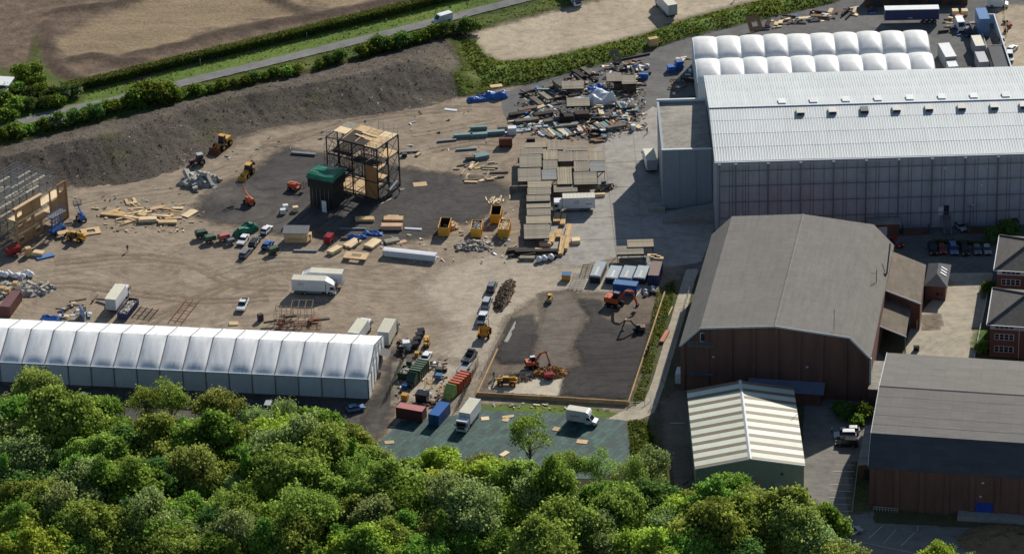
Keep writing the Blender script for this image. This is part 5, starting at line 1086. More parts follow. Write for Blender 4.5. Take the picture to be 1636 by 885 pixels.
MB().bx(-2.2,-1.9,-16,16,0,1.6).build('wall', M_CONCW, t); MB().bx(1.9,2.2,-16,16,0,2.6).build('wall', M_TRIM, t); MB().bx(-1.9,1.9,15.7,16,0,2.6).build('wall', M_TRIM, t); MB().bx(-1.9,1.9,-2.1,-1.8,0,2.2).build('cross_wall', M_CONCW, t); MB().bx(-1.9,1.9,-16,-2.2,.1,2.1).build('flat_roof', M_DARKROOF, t)
t = thing('market_hut', 'brown timber storage hut behind the navy trailer', 'hut', tuple(G(1470,8))[:2]+(0,), R(-1)); MB().bx(-14,12,-1,3,0,3.0).build('wall', pm('brown_board', (92,66,52), .2, 1.2, .9), t); MB().bx(-14.2,12.2,-1.3,3.3,3.0,3.15).build('roof', M_OLDW, t)
for q in range(5): MB().bx(-13+q*5,-9.6+q*5,-1.06,-1.0,.2,2.4).build('door', M_DSTEEL, t)
car('van','white',1534,46,R(-85),'white van beside the dark flatbed behind the tent'); car('hatch','silver',1600,70,R(-92),'silver hatchback along the pale coping wall, top right'); car('tipper','navy',1546,54,R(-88),'dark flatbed truck beside the pale blue cabin')
# people
for a in ((204,402,'black','black','person in dark clothes standing in the open yard by the timber facade',1.57,.3),(638,311,'black','black','person in black beside the scaffold tower',0.5,.5),(1034,214,'black','black','person in black walking near the salvage heap',2.5,.6),(573,391,'black','grey','person in black working at the plywood table',1.0,.2),(1173,3,'black','black','person standing at the top edge of the sandy car park',0.3,.2),(789,605,'blue','blue','person in blue standing on the slab in the pit',2.0,.2),(1329,692,'white','black','person in a white shirt in the sunlit court',2.8,.4),(1036,562,'black','navy','person in dark clothes by the right edge of the pit, upper of two',1.2,.2),(1033,569,'navy','navy','person in dark clothes by the right edge of the pit, lower of two',.9,.3)):
    person(a[0], a[1], a[5], a[2], a[3], a[4], a[6])

# ================================================================== wooden stage decks
def deck(q, z, label, scale=8.045, ox=800, oy=215, vert=False, legs=True, mat=None, rz=0.0):
    """rectangle in enlarged-photo coordinates of a deck at height z"""
    x0, y0, x1, y1 = [v/scale for v in q]; a = G(ox+x0, oy+y1, z); b = G(ox+x1, oy+y1, z); c = G(ox+(x0+x1)/2, oy+y0, z)
    L = (b-a).length-.1; W = (c.y-(a.y+b.y)/2)-.1; t = thing('stage_deck', label, 'deck', ((a.x+b.x)/2, (a.y+b.y)/2+W/2, 0), rz, 'weathered wooden stage decks'); mat = mat or M_OLDW
    n = max(3, round((L if vert else W)/.62)); 
    me = (MB().bx(-L/n/2+.03,L/n/2-.03,-W/2,W/2,z-.1,z) if vert else MB().bx(-L/2,L/2,-W/n/2+.03,W/n/2-.03,z-.1,z)).mesh('board', mat)
    for i in range(n):
        o = link('board', me, t, ((-L/2+L*(i+.5)/n, 0, random.uniform(-.02,.02)) if vert else (0, -W/2+W*(i+.5)/n, random.uniform(-.02,.02))))
    MB().bx(-L/2+.02,L/2-.02,-W/2+.02,-W/2+.14,z-.4,z-.12).bx(-L/2+.02,L/2-.02,W/2-.14,W/2-.02,z-.4,z-.12).bx(-L/2+.02,-L/2+.14,-W/2+.14,W/2-.14,z-.4,z-.12).bx(L/2-.14,L/2-.02,-W/2+.14,W/2-.14,z-.4,z-.12).build('deck_frame', M_DARKW, t)
    if legs:
        for sx_ in (-1, 1):
            for sy_ in (-1, 1): MB().beam((sx_*(L/2-.15),sy_*(W/2-.15),0),(sx_*(L/2-.15),sy_*(W/2-.15),z-.4),.12).build('leg', M_DARKW, t)
    return t
DK = [(305,100,600,165),(605,75,805,195),(245,172,545,250),(240,254,530,420),(545,200,738,322),(745,215,930,345),(820,140,1118,208),(934,212,1128,338),(1137,205,1340,332),(542,327,735,445),(527,450,725,580),(220,430,524,600),(730,420,925,637),(942,342,1140,472),(1147,337,1345,470),(940,477,1245,640),(345,597,655,680),(340,684,650,768),(330,772,640,855),(680,645,990,735)]
WHERE = ['at the back left','highest at the back','left, second from the back','broad, left edge','pale, centre back','centre, behind the dark gap','at the back right','right of the dark gap','at the far right corner','pale, centre','bluish grey, left of centre','broad with two pale knots, left','long, in the centre front','right of centre','grey, at the right edge','broad, front right','first of the row running towards the camera','second of the row running towards the camera','rust stained, third of the row running towards the camera','low, behind the white box truck']
for i, q in enumerate(DK): deck(q, 2.7-(.3 if i in (0,6) else 0)-(.5 if i == 19 else 0)+.06*(i % 3), 'weathered wooden stage deck, '+WHERE[i], vert=i in (1,4,7,8,12,13,5), mat=pm('bluish_board', (134,136,134), .12, 1.2, .9) if i in (10,14) else (M_OLDW if i % 4 else pm('tan_board', (156,145,124), .12, 1.3, .95)))
for i, q in enumerate(((195,12,445,75),(200,77,445,150),(192,152,445,233),(172,237,430,385))): deck(q, 2.3-.15*i, 'weathered wooden stage deck in the row towards the camera, %s' % ('fourth','fifth','sixth','last and nearest')[i], 6.32, 810, 320, mat=M_OLDW if i % 2 else pm('tan_board', (156,145,124)))
deck((1108,455,1385,545), 2.6, 'grey wooden stage deck on tall legs, nearer of the pair beside the concrete apron', 6.32, 810, 320); deck((1215,392,1485,470), 2.8, 'tan wooden stage deck on tall legs, farther of the pair beside the concrete apron', 6.32, 810, 320, mat=pm('tan_board', (156,145,124)))
for i, (x0, x1, y0) in enumerate(((946,967,417),(968,993,424),(990,1015.5,424),(1012.5,1037,424))):
    zt = 2.0 if i == 0 else 1.7; a = G(x0+(2 if i else 0), 444 if i else 441, zt); b = G(x1, 444 if i else 441, zt); c = G((x0+x1)/2+3, y0, zt); L = b.x-a.x-.5; W = c.y-a.y
    t = thing('stacked_floor_unit', 'stack of grey floor units with a pale stripe, %s of four' % ('leftmost','second','third','rightmost')[i], 'floor units', ((a.x+b.x)/2, (a.y+b.y)/2+W/2, 0), R(-14))
    for k_ in range(4): MB().bx(-L/2,L/2,-W/2,W/2,.1+k_*zt/4,.1+(k_+.62)*zt/4).build('floor_unit', pm('grey_deck', (150,160,168), .08, .8, .5) if k_ == 3 else M_DSTEEL, t)
    MB().bx(-L/2+.05,L/2-.05,-W/2+.03,W/2-.03,zt-.06,zt+.05).build('top_sheet', pm('grey_deck', (150,160,168)), t); MB().bx(-.28,.28,-W/2+.4,W*.12,zt+.05,zt+.08).build('pale_stripe', PT('cream'), t)
# ================================================================== scaffold tower and black block
TA = R(57); t = thing('scaffold_tower', 'tall black steel scaffold tower with plywood top deck on the gravel pad', 'tower', (-30.6, 39.6, 0), TA); TL, TW, THt = 9.0, 14.2, 13.4   # local x right-back, local y left-back
NX, NY, NZ = 2, 4, 3
for i in range(NX+1):
    for j in range(NY+1):
        if 0 < i < NX and 0 < j < NY: continue
        MB().beam((TL*i/NX, TW*j/NY, 0), (TL*i/NX, TW*j/NY, THt), .24).build('steel_post', M_DSTEEL, t)
for k_ in range(NZ+1):
    z = .3+(THt-.3)*k_/NZ
    for y in (0, TW): MB().beam((0,y,z),(TL,y,z),.22).build('floor_beam', M_DSTEEL, t)
    for x in (0, TL): MB().beam((x,0,z+.002),(x,TW,z+.002),.22).build('floor_beam', M_DSTEEL, t)
    for j in range(1, NY): MB().beam((0,TW*j/NY,z-.1),(TL,TW*j/NY,z-.1),.16).build('cross_beam', M_DSTEEL, t)
b = MB()
for k_ in range(NZ):
    z0 = .3+(THt-.3)*k_/NZ; z1 = .3+(THt-.3)*(k_+1)/NZ
    for i in range(NX):
        for y in (0, TW): b.beam((TL*i/NX,y,z0),(TL*(i+1)/NX,y,z1),.09).beam((TL*(i+1)/NX,y,z0),(TL*i/NX,y,z1),.09)
    for j in range(NY):
        if (j+k_) % 2: b.beam((TL,TW*j/NY,z0),(TL,TW*(j+1)/NY,z1),.09)
        if (j+k_) % 3 == 0: b.beam((0,TW*j/NY,z0),(0,TW*(j+1)/NY,z1),.09)
b.build('cross_brace', M_DSTEEL, t)
rs = random.Random(5); b = MB()
for i in range(90):
    x, y, z = rs.uniform(0,TL), rs.uniform(2,TW), rs.uniform(1,THt-1); a_ = rs.choice((0,1,2)); l_ = rs.uniform(2,4.5)
    b.beam((x,y,z),(min(TL,x+l_) if a_ == 0 else x, min(TW,y+l_) if a_ == 1 else y, min(THt,z+l_) if a_ == 2 else z+.01),.09)
tag(b.build('inner_tubes', M_DSTEEL, t), kind='stuff')
for k_ in (5, 9.2): MB().bx(1.0,TL-.6,8.2,TW-.6,k_,k_+.12).build('floor_sheet', M_DARKW, t)
b = MB()
for j in range(7):
    y = TW-.2-j*1.4; b.beam((-1.3,y,0),(-1.3,y,THt-1.5+(j % 3)*.6),.06)
for z in (2,4,6,8,10,12): b.beam((-1.3,TW,z),(-1.3,5.6,z),.06).beam((-1.3,TW-.2,z),(0,TW-.2,z),.06).beam((-1.3,9,z),(0,9,z),.06)
b.build('side_scaffold', M_DSTEEL, t)
for k_, cells in ((1,((0,0),(1,0),(1,1))),(2,((0,0),(1,0),(0,1),(1,2)))):
    for i, j in cells:
        z = .3+(THt-.3)*k_/NZ+.13; MB().bx(TL*i/NX+.15,TL*(i+1)/NX-.15,TW*j/NY+.15,TW*(j+1)/NY-.15,z,z+.06).build('floor_sheet', M_PLY if rs.random() < .6 else M_DARKW, t)
for j in range(4):                                         # patchwork of boards on the roof
    for i in range(3):
        x0 = TL*i/3; y0 = TW*j/4
        if (i, j) in ((0,1),(0,2),(1,2)): m_ = M_DARKW
        else: m_ = (M_PLY, M_OLDW, M_PLY2, M_PLY)[(i*3+j) % 4]
        if (i, j) == (0,3): continue
        MB().bx(x0+.05,x0+TL/3-.05,y0+.06,y0+TW/4-.06,THt+.13+.02*((i*5+j) % 3),THt+.22+.02*((i*5+j) % 3)).build('deck_board', m_, t)
for y in (3.2, 6.4, 9.8): MB().beam((.6,y,THt+.3),(TL-.4,y+.6,THt+.3),.22,.12).build('loose_joist', M_WOOD, t)
MB().box((3.6,7.0,THt+.42),(3.0,.5,.08),R(80)).build('white_board', M_PLY2, t); MB().box((5.2,5.4,THt+.45),(4.4,.5,.08),R(86)).build('white_board', M_PLY2, t)
for x0, x1, y0, y1 in ((0,0,.1,3.5),(0,0,TW-3.4,TW-.1),(.1,TL-.1,0,0)):
    b = MB(); n = 4
    for q in range(n+1): xx = x0+(x1-x0)*q/n; yy = y0+(y1-y0)*q/n; b.beam((xx,yy,THt+.1),(xx,yy,THt+1.3),.05)
    for z in (THt+.7, THt+1.25): b.beam((x0,y0,z),(x1,y1,z),.05)
    b.build('guard_rail', M_STEEL, t)
b = MB()
for q in range(4): b.beam((TL+.4,1.5+q*1.4,THt-2),(TL+.4,1.5+q*1.4,THt+2.2),.05)
for z in (THt+.6,THt+1.4,THt+2.0): b.beam((TL+.4,1.0,z),(TL+.4,6.2,z),.05)
b.build('scaffold_frame', M_STEEL, t)
MB().bx(.0,.12,.2,3.4,.1,8.6).build('plywood_wall', pm('tan_ply', (150,112,72), .1, .8, .85), t); MB().bx(.2,3.4,3.45,3.55,.1,8.6).build('plywood_wall', pm('tan_ply', (150,112,72)), t)
MB().bx(-.4,TL-1,4.2,TW-1.0,.05,.14).build('base_sheet', M_PLY, t)
MB().tube((3.0,-.9,1.6),(7.0,-.5,2.2),.5,n=10).build('steel_duct', M_STEEL, t)
t = thing('wrapped_block', 'black steel block with green tarpaulin roof beside the scaffold tower', 'tower block', (-41.0, 35.4, 0), R(63)); BL, BWd, BH = 5.6, 6.4, 8.4
m_blk = pm('black_wrap', (38,42,44), .25, 1.0, .5)
b = MB().bx(.15,BL-.15,.15,BWd-.15,0,5.0); b.build('lower_block', m_blk, t); MB().bx(-.15,BL+.15,-.15,BWd+.15,5.02,BH-.1).build('upper_block', m_blk, t)
for z in (5.6,6.3,7.0,7.7): MB().bx(-.25,BL+.25,-.25,-.16,z,z+.2).bx(-.25,-.16,-.16,BWd+.16,z,z+.2).build('timber_rail', M_DARKW, t)
for y in (1.2,2.2,3.4,4.4,5.4): MB().beam((-.02,y,.1),(-.02,y,4.9),.1).build('locking_bar', M_STEEL, t)
MB().grid(lambda u, v: (-.5+(BL+1)*u, -.5+(BWd+1)*v, BH+.25*math.sin(u*9)*math.cos(v*7)*.5+.35*math.sin(math.pi*u)-(.9 if min(u,v,1-u,1-v) < .001 else 0)), 16, 16).build('green_tarpaulin', M_TARPG, t)
MB().bx(-1.7,-1.6,1.0,2.2,.1,3.0).build('white_door', M_TRIM, t)
for i, (x, y) in enumerate(((452,338),(456,331),(472,334))): slab(x, y, (1.25,1.1,1.15), R(10), M_WHITE if i < 2 else M_PLY2, 'liquid_container', ['white cube tank on the gravel pad, nearer of two','white cube tank on the gravel pad, farther of two','pale crate beside the black block'][i], 'tank')
# plywood hut
t = thing('site_hut', 'plywood hut with grey felt roof at the edge of the gravel pad', 'hut', tuple(G(474,384))[:2]+(.05,), R(-5)); MB().bx(-2.7,2.6,-1.3,1.3,0,2.4).build('wall', M_PLY, t); MB().add([(-3,-1.6,2.42),(3,-1.6,2.42),(3,1.6,2.9),(-3,1.6,2.9),(-3,-1.6,2.55),(3,-1.6,2.55),(3,1.6,3.03),(-3,1.6,3.03)], [(3,2,1,0),(4,5,6,7),(0,1,5,4),(1,2,6,5),(2,3,7,6),(3,0,4,7)]).build('roof', pm('grey_felt', (104,106,108), .12, .8, .8), t); MB().bx(-2.75,-2.71,-.5,.5,.1,2.1).build('door', M_TRIM, t)
b = MB()
for x in (-1.6,.6,1.6): b.beam((x,-1.7,0),(x,-1.35,1.2),.07)
b.beam((-1.8,-1.6,1.0),(1.8,-1.6,1.0),.08); b.build('trestle', M_WOOD, t); MB().bx(2.62,3.5,-.6,.9,1.6,1.75).bx(3.3,3.45,-.6,.9,0,1.6).build('workbench', M_WOOD, t)
# ================================================================== timber facade with scaffold
FA = math.atan2(14.5, 10.3); t = thing('timber_facade', 'unfinished plywood facade with window openings backed by scaffolding, left edge', 'film set', (-113.2, 21.4, 0), FA); FL, FH = 17.8, 9.6
M_FAC = pm('facade_ply', (172,136,98), .14, .7, .85)
cellw = FL/6
for i in range(6):
    for k_ in range(3):
        x0, x1 = i*cellw, (i+1)*cellw; z0, z1 = k_*FH/3, (k_+1)*FH/3
        if (i, k_) in ((2,1),(3,1),(3,2),(4,2),(4,0),(3,0)): 
            if k_ == 1: MB().bx(x0,x1,.02,.2,z0,z0+.5).build('facade_panel', M_FAC, t)
            continue
        if (i, k_) in ((0,0),(0,1),(0,2),(1,1),(5,2),(2,0)):                # panel with an opening
            a, b_, c, d = x0+.22*cellw, x1-.18*cellw, z0+.3*(FH/3), z1-.22*(FH/3)
            w_ = MB().bx(x0,a,0,.2,z0,z1).bx(b_,x1,0,.2,z0,z1).bx(a,b_,0,.2,z0,c).bx(a,b_,0,.2,d,z1).build('facade_panel', M_FAC, t)
        else: MB().bx(x0+.01,x1-.01,0,.2,z0+.01,z1-.01).build('facade_panel', M_FAC, t)
for k_ in (1, 2): MB().bx(0,7.2,-.35,-.01,k_*FH/3-.25,k_*FH/3+.3).build('string_course', M_PLY, t)
MB().bx(-.15,9.5,-.3,.6,FH,FH+.2).build('cornice', M_PLY, t)
for x in (0,6,12,17.8): MB().beam((x,-.1,0),(x,-.1,FH),.3,.3).build('pier', M_FAC, t)
for z in (FH/3, FH*2/3): MB().bx(.3,FL-.3,.4,3.2,z,z+.12).build('floor_deck', M_PLY2, t)
sc_ = thing('scaffolding', 'dense galvanised scaffolding behind the plywood facade', 'scaffolding', (-113.2, 21.4, 0), FA); b = MB(); lv = [0,1.15,2.3,3.45,4.6,5.75,6.9,8.05,9.2,9.9,10.6]
for i in range(9):
    x = -1.5+i*2.4
    for j in range(6):
        y = 3.6+j*2.2; top = 10.6 if j > 0 else 9.6
        b.beam((x,y,0),(x,y,top),.07)
    for z in lv[1:]: b.beam((x,3.4,z),(x,15,z),.07)
for j in range(6):
    for z in lv[1:]: b.beam((-1.7,3.6+j*2.2,z),(18.2,3.6+j*2.2,z),.07)
for i in range(8):
    for k_ in range(9): b.beam((-1.5+i*2.4,3.6+((i+k_) % 5)*2.2,lv[k_]),(.9+i*2.4,3.6+((i+k_) % 5)*2.2,lv[k_+1]),.06)
b.build('tube_frame', pm('scaffold_tube', (120,124,126), .12, 2, .45, .3), sc_)
for j in (0,1,2,3,4):
    for z in (9.3, 6.9):
        if z < 9 and j % 2: continue
        for i in range(4):
            if (i*3+j) % 4 == 1: continue
            MB().bx(-1.3+i*4.8,3.3+i*4.8,3.7+j*2.2,4.5+j*2.2,z,z+.06).build('scaffold_board', M_OLDW if (i+j) % 2 else pm('pale_board', (178,170,150), .1, 1, .9), sc_)
# ================================================================== vegetation
def leaf_mat(name, dark, light, trans=.55, blossom=None):
    k = NT(name); tn = k.attr('tone'); oi = k.n('ShaderNodeObjectInfo')
    f = k.math('ADD', k.math('MULTIPLY', tn, .75), k.math('MULTIPLY', oi.outputs['Random'], .35))
    stops = [(.15, lin(dark)), (.85, lin(light))]
    if blossom: stops.append((.97, lin(blossom)))
    col = k.ramp(f, stops)
    hs = k.n('ShaderNodeHueSaturation'); k.l(col, hs.inputs['Color'])
    k.l(k.math('ADD', k.math('MULTIPLY', oi.outputs['Random'], .05), .475), hs.inputs['Hue'])
    df = k.n('ShaderNodeBsdfDiffuse'); tr = k.n('ShaderNodeBsdfTranslucent'); mx = k.n('ShaderNodeMixShader'); mx.inputs[0].default_value = trans
    k.l(hs.outputs['Color'], df.inputs['Color']); k.l(hs.outputs['Color'], tr.inputs['Color'])
    k.l(df.outputs[0], mx.inputs[1]); k.l(tr.outputs[0], mx.inputs[2]); k.l(mx.outputs[0], k.out.inputs['Surface'])
    return k.m
LM = {'oak': leaf_mat('leaf_oak', (84,108,44), (168,186,90)), 'lime': leaf_mat('leaf_lime', (100,128,42), (190,204,84)), 'dark': leaf_mat('leaf_dark', (58,86,44), (118,150,78)), 'grey': leaf_mat('leaf_grey', (110,132,76), (180,196,126)),
      'olive': leaf_mat('leaf_olive', (100,114,54), (172,182,96)), 'green': leaf_mat('leaf_green', (74,110,42), (154,186,84)), 'hedge': leaf_mat('leaf_hedge', (72,92,36), (130,146,62)), 'haw': leaf_mat('leaf_hawthorn', (54,76,34), (120,134,72), .4, (214,214,190)), 'weed': leaf_mat('leaf_weed', (76,96,40), (134,148,68))}
M_BARK = pm('bark', (84,72,58), .2, 1.5, .95)
def leaf_mesh(name, C, N, S, tone, mat):
    """one quad per leaf cluster: centres C, normals N, sizes S"""
    rs = np.random.RandomState(len(C) % 997); n = len(C)
    N = N/np.maximum(np.linalg.norm(N, axis=1, keepdims=True), 1e-6); a = rs.normal(size=(n,3)); U = np.cross(N, a); U /= np.maximum(np.linalg.norm(U, axis=1, keepdims=True), 1e-6); V = np.cross(N, U)
    S = S[:,None]; k = rs.uniform(.55, 1.0, (n,1)); bend = N*S*.25
    P = np.stack([C-U*S-bend, C-V*S*k+bend*.3, C+U*S-bend, C+V*S*k+bend*.3], 1).reshape(-1,3)
    me = bpy.data.meshes.new(name); me.vertices.add(4*n); me.vertices.foreach_set('co', P.astype(np.float32).ravel())
    me.loops.add(4*n); me.loops.foreach_set('vertex_index', np.arange(4*n, dtype=np.int32)); me.polygons.add(n); me.polygons.foreach_set('loop_start', np.arange(0,4*n,4,dtype=np.int32)); 
    at = me.attributes.new('tone', 'FLOAT', 'POINT'); at.data.foreach_set('value', np.repeat(tone,4).astype(np.float32))
    me.materials.append(mat); me.update(calc_edges=True); me.validate(); return me
def crown_pts(seed, rx, rz, zc, npuff, per, pr, shape='round', leaf=.3, gap=0.0):
    rs = np.random.RandomState(seed); C, N, S, T, centers = [], [], [], [], []
    lob = rs.uniform(0,6.28,3); la = rs.uniform(.12,.34,3)
    for i in range(npuff):
        d = rs.normal(size=3); d /= np.linalg.norm(d); d[2] = abs(d[2])*.95-.22 if rs.rand() < .8 else d[2]
        r = rs.uniform(.55, 1.0)**.5
        if shape == 'cone': h = rs.rand()**1.25; a = rs.uniform(0,6.28); rad = rx*(1-h)**.8*rs.uniform(.6,1); c = np.array([rad*math.cos(a), rad*math.sin(a), zc-rz+2*rz*h])
        else: a = math.atan2(d[1], d[0]); k = 1+la[0]*math.sin(2*a+lob[0])+la[1]*math.sin(3*a+lob[1]); c = np.array([d[0]*rx*r*k, d[1]*rx*r*k, zc+d[2]*rz*r*(1+la[2]*math.sin(a+lob[2]))])
        p = pr*rs.uniform(.45,1.5)*(1 if shape != 'cone' else .45+.75*(1-h)); m = int(per*p*p/(pr*pr)); q = rs.normal(size=(m,3)); q /= np.linalg.norm(q, axis=1, keepdims=True)
        q[:,2] = np.where(q[:,2] < -.35, -q[:,2], q[:,2]); rr = p*np.where(rs.rand(m,1) < .14, rs.uniform(1.0,1.6,(m,1)), rs.uniform(.45,1.15,(m,1))); pos = c+q*rr*np.array([1,1,.8])
        C.append(pos); N.append(q+rs.normal(size=(m,3))*.7+np.array([0,0,.25])); S.append(rs.uniform(.6,1.25,m)*leaf); T.append(np.clip(rs.uniform(.15,.85)+rs.normal(size=m)*.12+q[:,2]*.08,0,1)); centers.append(c)
    m = sum(len(c) for c in C)//8; q = rs.normal(size=(m,3)); q /= np.linalg.norm(q, axis=1, keepdims=True); rr = rs.uniform(.35,.98,(m,1))**.6
    if shape != 'cone': C.append(q*rr*np.array([rx,rx,rz])*.98+np.array([0,0,zc])); N.append(q+rs.normal(size=(m,3))*.8+np.array([0,0,.4])); S.append(rs.uniform(.6,1.25,m)*leaf); T.append(rs.uniform(.3,.75,m))
    return np.concatenate(C), np.concatenate(N), np.concatenate(S), np.concatenate(T), centers
TREES = {}
def tree_proto(key, seed, kind, rx, rz, zc, npuff, per, pr, shape='round', leaf=.3):
    C, N, S, T, cen = crown_pts(seed, rx, rz, zc, npuff, int(per*1.25), pr, shape, leaf*.8)
    crown = leaf_mesh('crown', C, N, S, T, LM[kind]); b = MB(); b.tube((0,0,-.2),(.1,0,zc*.55),.26,.2,7); b.tube((.1,0,zc*.55),(.05,.1,zc+rz*.5),.2,.06,6); rs = random.Random(seed)
    for c in cen[::(2 if shape != 'cone' else 5)]:
        z0 = rs.uniform(.35,.8)*c[2] if shape != 'cone' else c[2]-.3
        b.tube((.05,0,z0),tuple(c),.09,.025,5,False)
    TREES[key] = (crown, b.mesh('trunk', M_BARK, True))
tree_proto('oak1', 1, 'oak', 4.4, 3.6, 7.6, 69, 152, 1.16); tree_proto('oak2', 2, 'oak', 3.9, 4.0, 7.4, 60, 152, 1.12); tree_proto('lime1', 3, 'lime', 4.0, 3.6, 7.0, 66, 144, 1.07); tree_proto('lime2', 13, 'lime', 3.2, 3.4, 6.4, 48, 144, 1.03)
tree_proto('dark1', 4, 'dark', 2.4, 4.8, 6.0, 60, 120, 1.15, 'cone', .26); tree_proto('dark2', 5, 'dark', 3.4, 3.6, 6.8, 57, 152, 1.07); tree_proto('grey1', 6, 'grey', 3.6, 3.8, 7.2, 54, 96, 1.12, leaf=.26); tree_proto('grey2', 16, 'grey', 3.0, 4.2, 7.6, 34, 90, 1.1, leaf=.24)
tree_proto('olive1', 7, 'olive', 3.4, 4.2, 7.6, 36, 80, 1.2, leaf=.25); tree_proto('olive2', 8, 'olive', 4.2, 3.6, 7.4, 60, 104, 1.12, leaf=.27); tree_proto('green1', 9, 'green', 4.4, 3.8, 7.4, 72, 152, 1.12); tree_proto('green2', 10, 'green', 3.2, 3.6, 6.6, 51, 152, 1.03); tree_proto('green3', 11, 'green', 2.2, 4.4, 5.6, 78, 96, 0.95, 'cone', .26)
tree_proto('oak3', 51, 'oak', 4.6, 4.2, 8.2, 74, 130, 1.1); tree_proto('green4', 52, 'green', 3.6, 4.6, 8.0, 62, 130, 1.0); tree_proto('lime3', 53, 'lime', 4.4, 3.2, 6.6, 60, 130, 1.05); tree_proto('grey3', 54, 'grey', 4.4, 3.6, 7.0, 70, 80, 1.0, leaf=.24)
tree_proto('airy1', 12, 'oak', 3.6, 4.0, 8.4, 34, 62, 1.1, leaf=.24)
KT = {'oak': 'broad mid-green broadleaf tree', 'lime': 'yellow-green leafy tree', 'dark': 'dark green tree', 'grey': 'pale grey-green feathery tree', 'olive': 'olive tinted young-leaved tree', 'green': 'fresh green tree', 'airy': 'thin open-crowned tree'}
def tree(key, px, py, s=1.0, label=None, group='trees of the mixed wood', rz=None, sz=None):
    p = G(px, py); t = thing('conifer_tree' if key in ('dark1','green3') else 'broadleaf_tree', label, 'tree', (p.x, p.y, 0), random.uniform(0,6.28) if rz is None else rz, group)
    t.scale = (s*random.uniform(.85,1.15), s*random.uniform(.85,1.15), sz or s*random.uniform(.88,1.25)); cr_, tr_ = TREES[key]; link('trunk', tr_, t); link('crown', cr_, t); return t
random.seed(21)
# trees that stand out along the upper edge of the wood
EDGE = [('olive2',66,680,1.15,'broad olive tree at the left end of the marquee'),('grey1',25,700,.9,'pale tree at the far left edge beside the broad olive tree'),('green1',158,712,1.0,'dense green tree right of the broad olive tree'),('airy1',236,700,1.05,'open-crowned tree showing its stems in front of the marquee, left of a pair'),('airy1',276,698,.95,'open-crowned tree showing its stems in front of the marquee, right of a pair'),('olive2',352,706,1.1,'broad olive tree over the parked cars behind the marquee'),('grey1',408,716,.9,'pale feathery tree right of the broad olive tree over the cars'),('grey2',455,730,1.0,'tall pale feathery tree below the middle of the marquee'),('green1',498,748,1.15,'large fresh green tree below the right part of the marquee'),('oak2',560,755,1.0,'mid-green tree at the left corner of the green matting'),
        ('grey2',610,788,.8,'small pale tree at the left end of the green matting'),('airy1',848,762,1.05,'tall open tree standing over the green matting'),('olive1',905,790,.95,'thin olive tree right of the tall open tree on the matting'),('airy1',955,798,.9,'thin open tree in front of the white tarpaulin'),('grey2',1040,795,1.0,'feathery pale tree on the grass bank left of the striped shed'),('olive1',1012,812,.9,'olive tree between the white tarpaulin and the grass bank'),('green1',1160,845,.95,'fresh green tree in front of the striped shed'),('grey1',1268,858,.75,'sparse pale tree at the right corner of the striped shed'),('green2',1318,905,1.15,'round green tree at the right end of the wood'),('lime1',1500,935,.9,'yellow-green tree at the bottom edge below the lower brick hall'),('grey1',1552,950,.8,'pale tree beside the yellow-green one at the bottom edge'),('lime1',700,805,1.0,'yellow-green tree below the middle of the matting'),('olive2',770,812,1.0,'olive brown tree below the matting'),('dark2',640,800,.9,'dark tree at the lower left of the matting')]
for k_, x, y, s, lb in EDGE: tree(k_, x, y, s, lb)
TOPL = [(-60,640),(60,648),(150,660),(260,676),(330,662),(420,664),(500,676),(560,706),(620,742),(700,742),(780,742),(850,742),(885,770),(960,778),(1010,758),(1050,745),(1090,785),(1160,785),(1260,805),(1330,845),(1400,900),(1500,955)]
def topline(x):
    for (a, b), (c, d) in zip(TOPL[:-1], TOPL[1:]):
        if a <= x <= c: return b+(d-b)*(x-a)/(c-a)
    return 2000
keys = ['airy1','airy1','dark1','green3','grey2','grey3','oak3','green4','lime3','grey3','oak3','green4','oak1','oak2','lime1','lime2','dark1','dark2','grey1','grey2','olive2','green1','green2','green3','oak1','green1','oak2','green2','dark2']
yy = 722; row = 0; cnt = 0; WOOD = []
while yy < 1010:
    x = -40+(row % 2)*28
    while x < 1520:
        px_ = x+random.uniform(-15,15); py_ = yy+random.uniform(-10,10); s = random.uniform(.85,1.45); k_ = random.choice(keys)
        top = py_-(11.2*s)*6.4
        if top > topline(px_)-2 and top < 880: WOOD.append((k_, px_, py_, s, top)); cnt += 1
        x += 40
    yy += 20; row += 1
ZON = [(110,'below marquee far left'),(260,'below marquee left part'),(400,'below marquee middle'),(520,'below marquee right part'),(640,'below marquee right end'),(790,'below matting left half'),(930,'below matting right half'),(1080,'below grass bank'),(1200,'before striped shed'),(1700,'right of striped shed')]
ORD = ['leftmost','second','third','fourth','fifth','sixth','seventh','eighth']; cells = {}
for w_ in WOOD:
    zn = next(n for lim, n in ZON if w_[1] < lim); bd = "along the wood's far edge" if w_[4] < topline(w_[1])+38 else ('in mid wood' if w_[4] < 815 else 'at the bottom edge')
    cells.setdefault((KT[w_[0].rstrip('0123456789')]+(' of pointed shape' if w_[0] in ('dark1','green3') else ''), zn, bd), []).append(w_)
for (kn, zn, bd), ws in cells.items():
    ws.sort(key=lambda q: q[1])
    for i, w_ in enumerate(ws): tree(w_[0], w_[1], w_[2], w_[3], '%s%s %s %s' % (ORD[i]+' ' if len(ws) > 1 else '', kn, bd, zn))
print('trees', cnt)
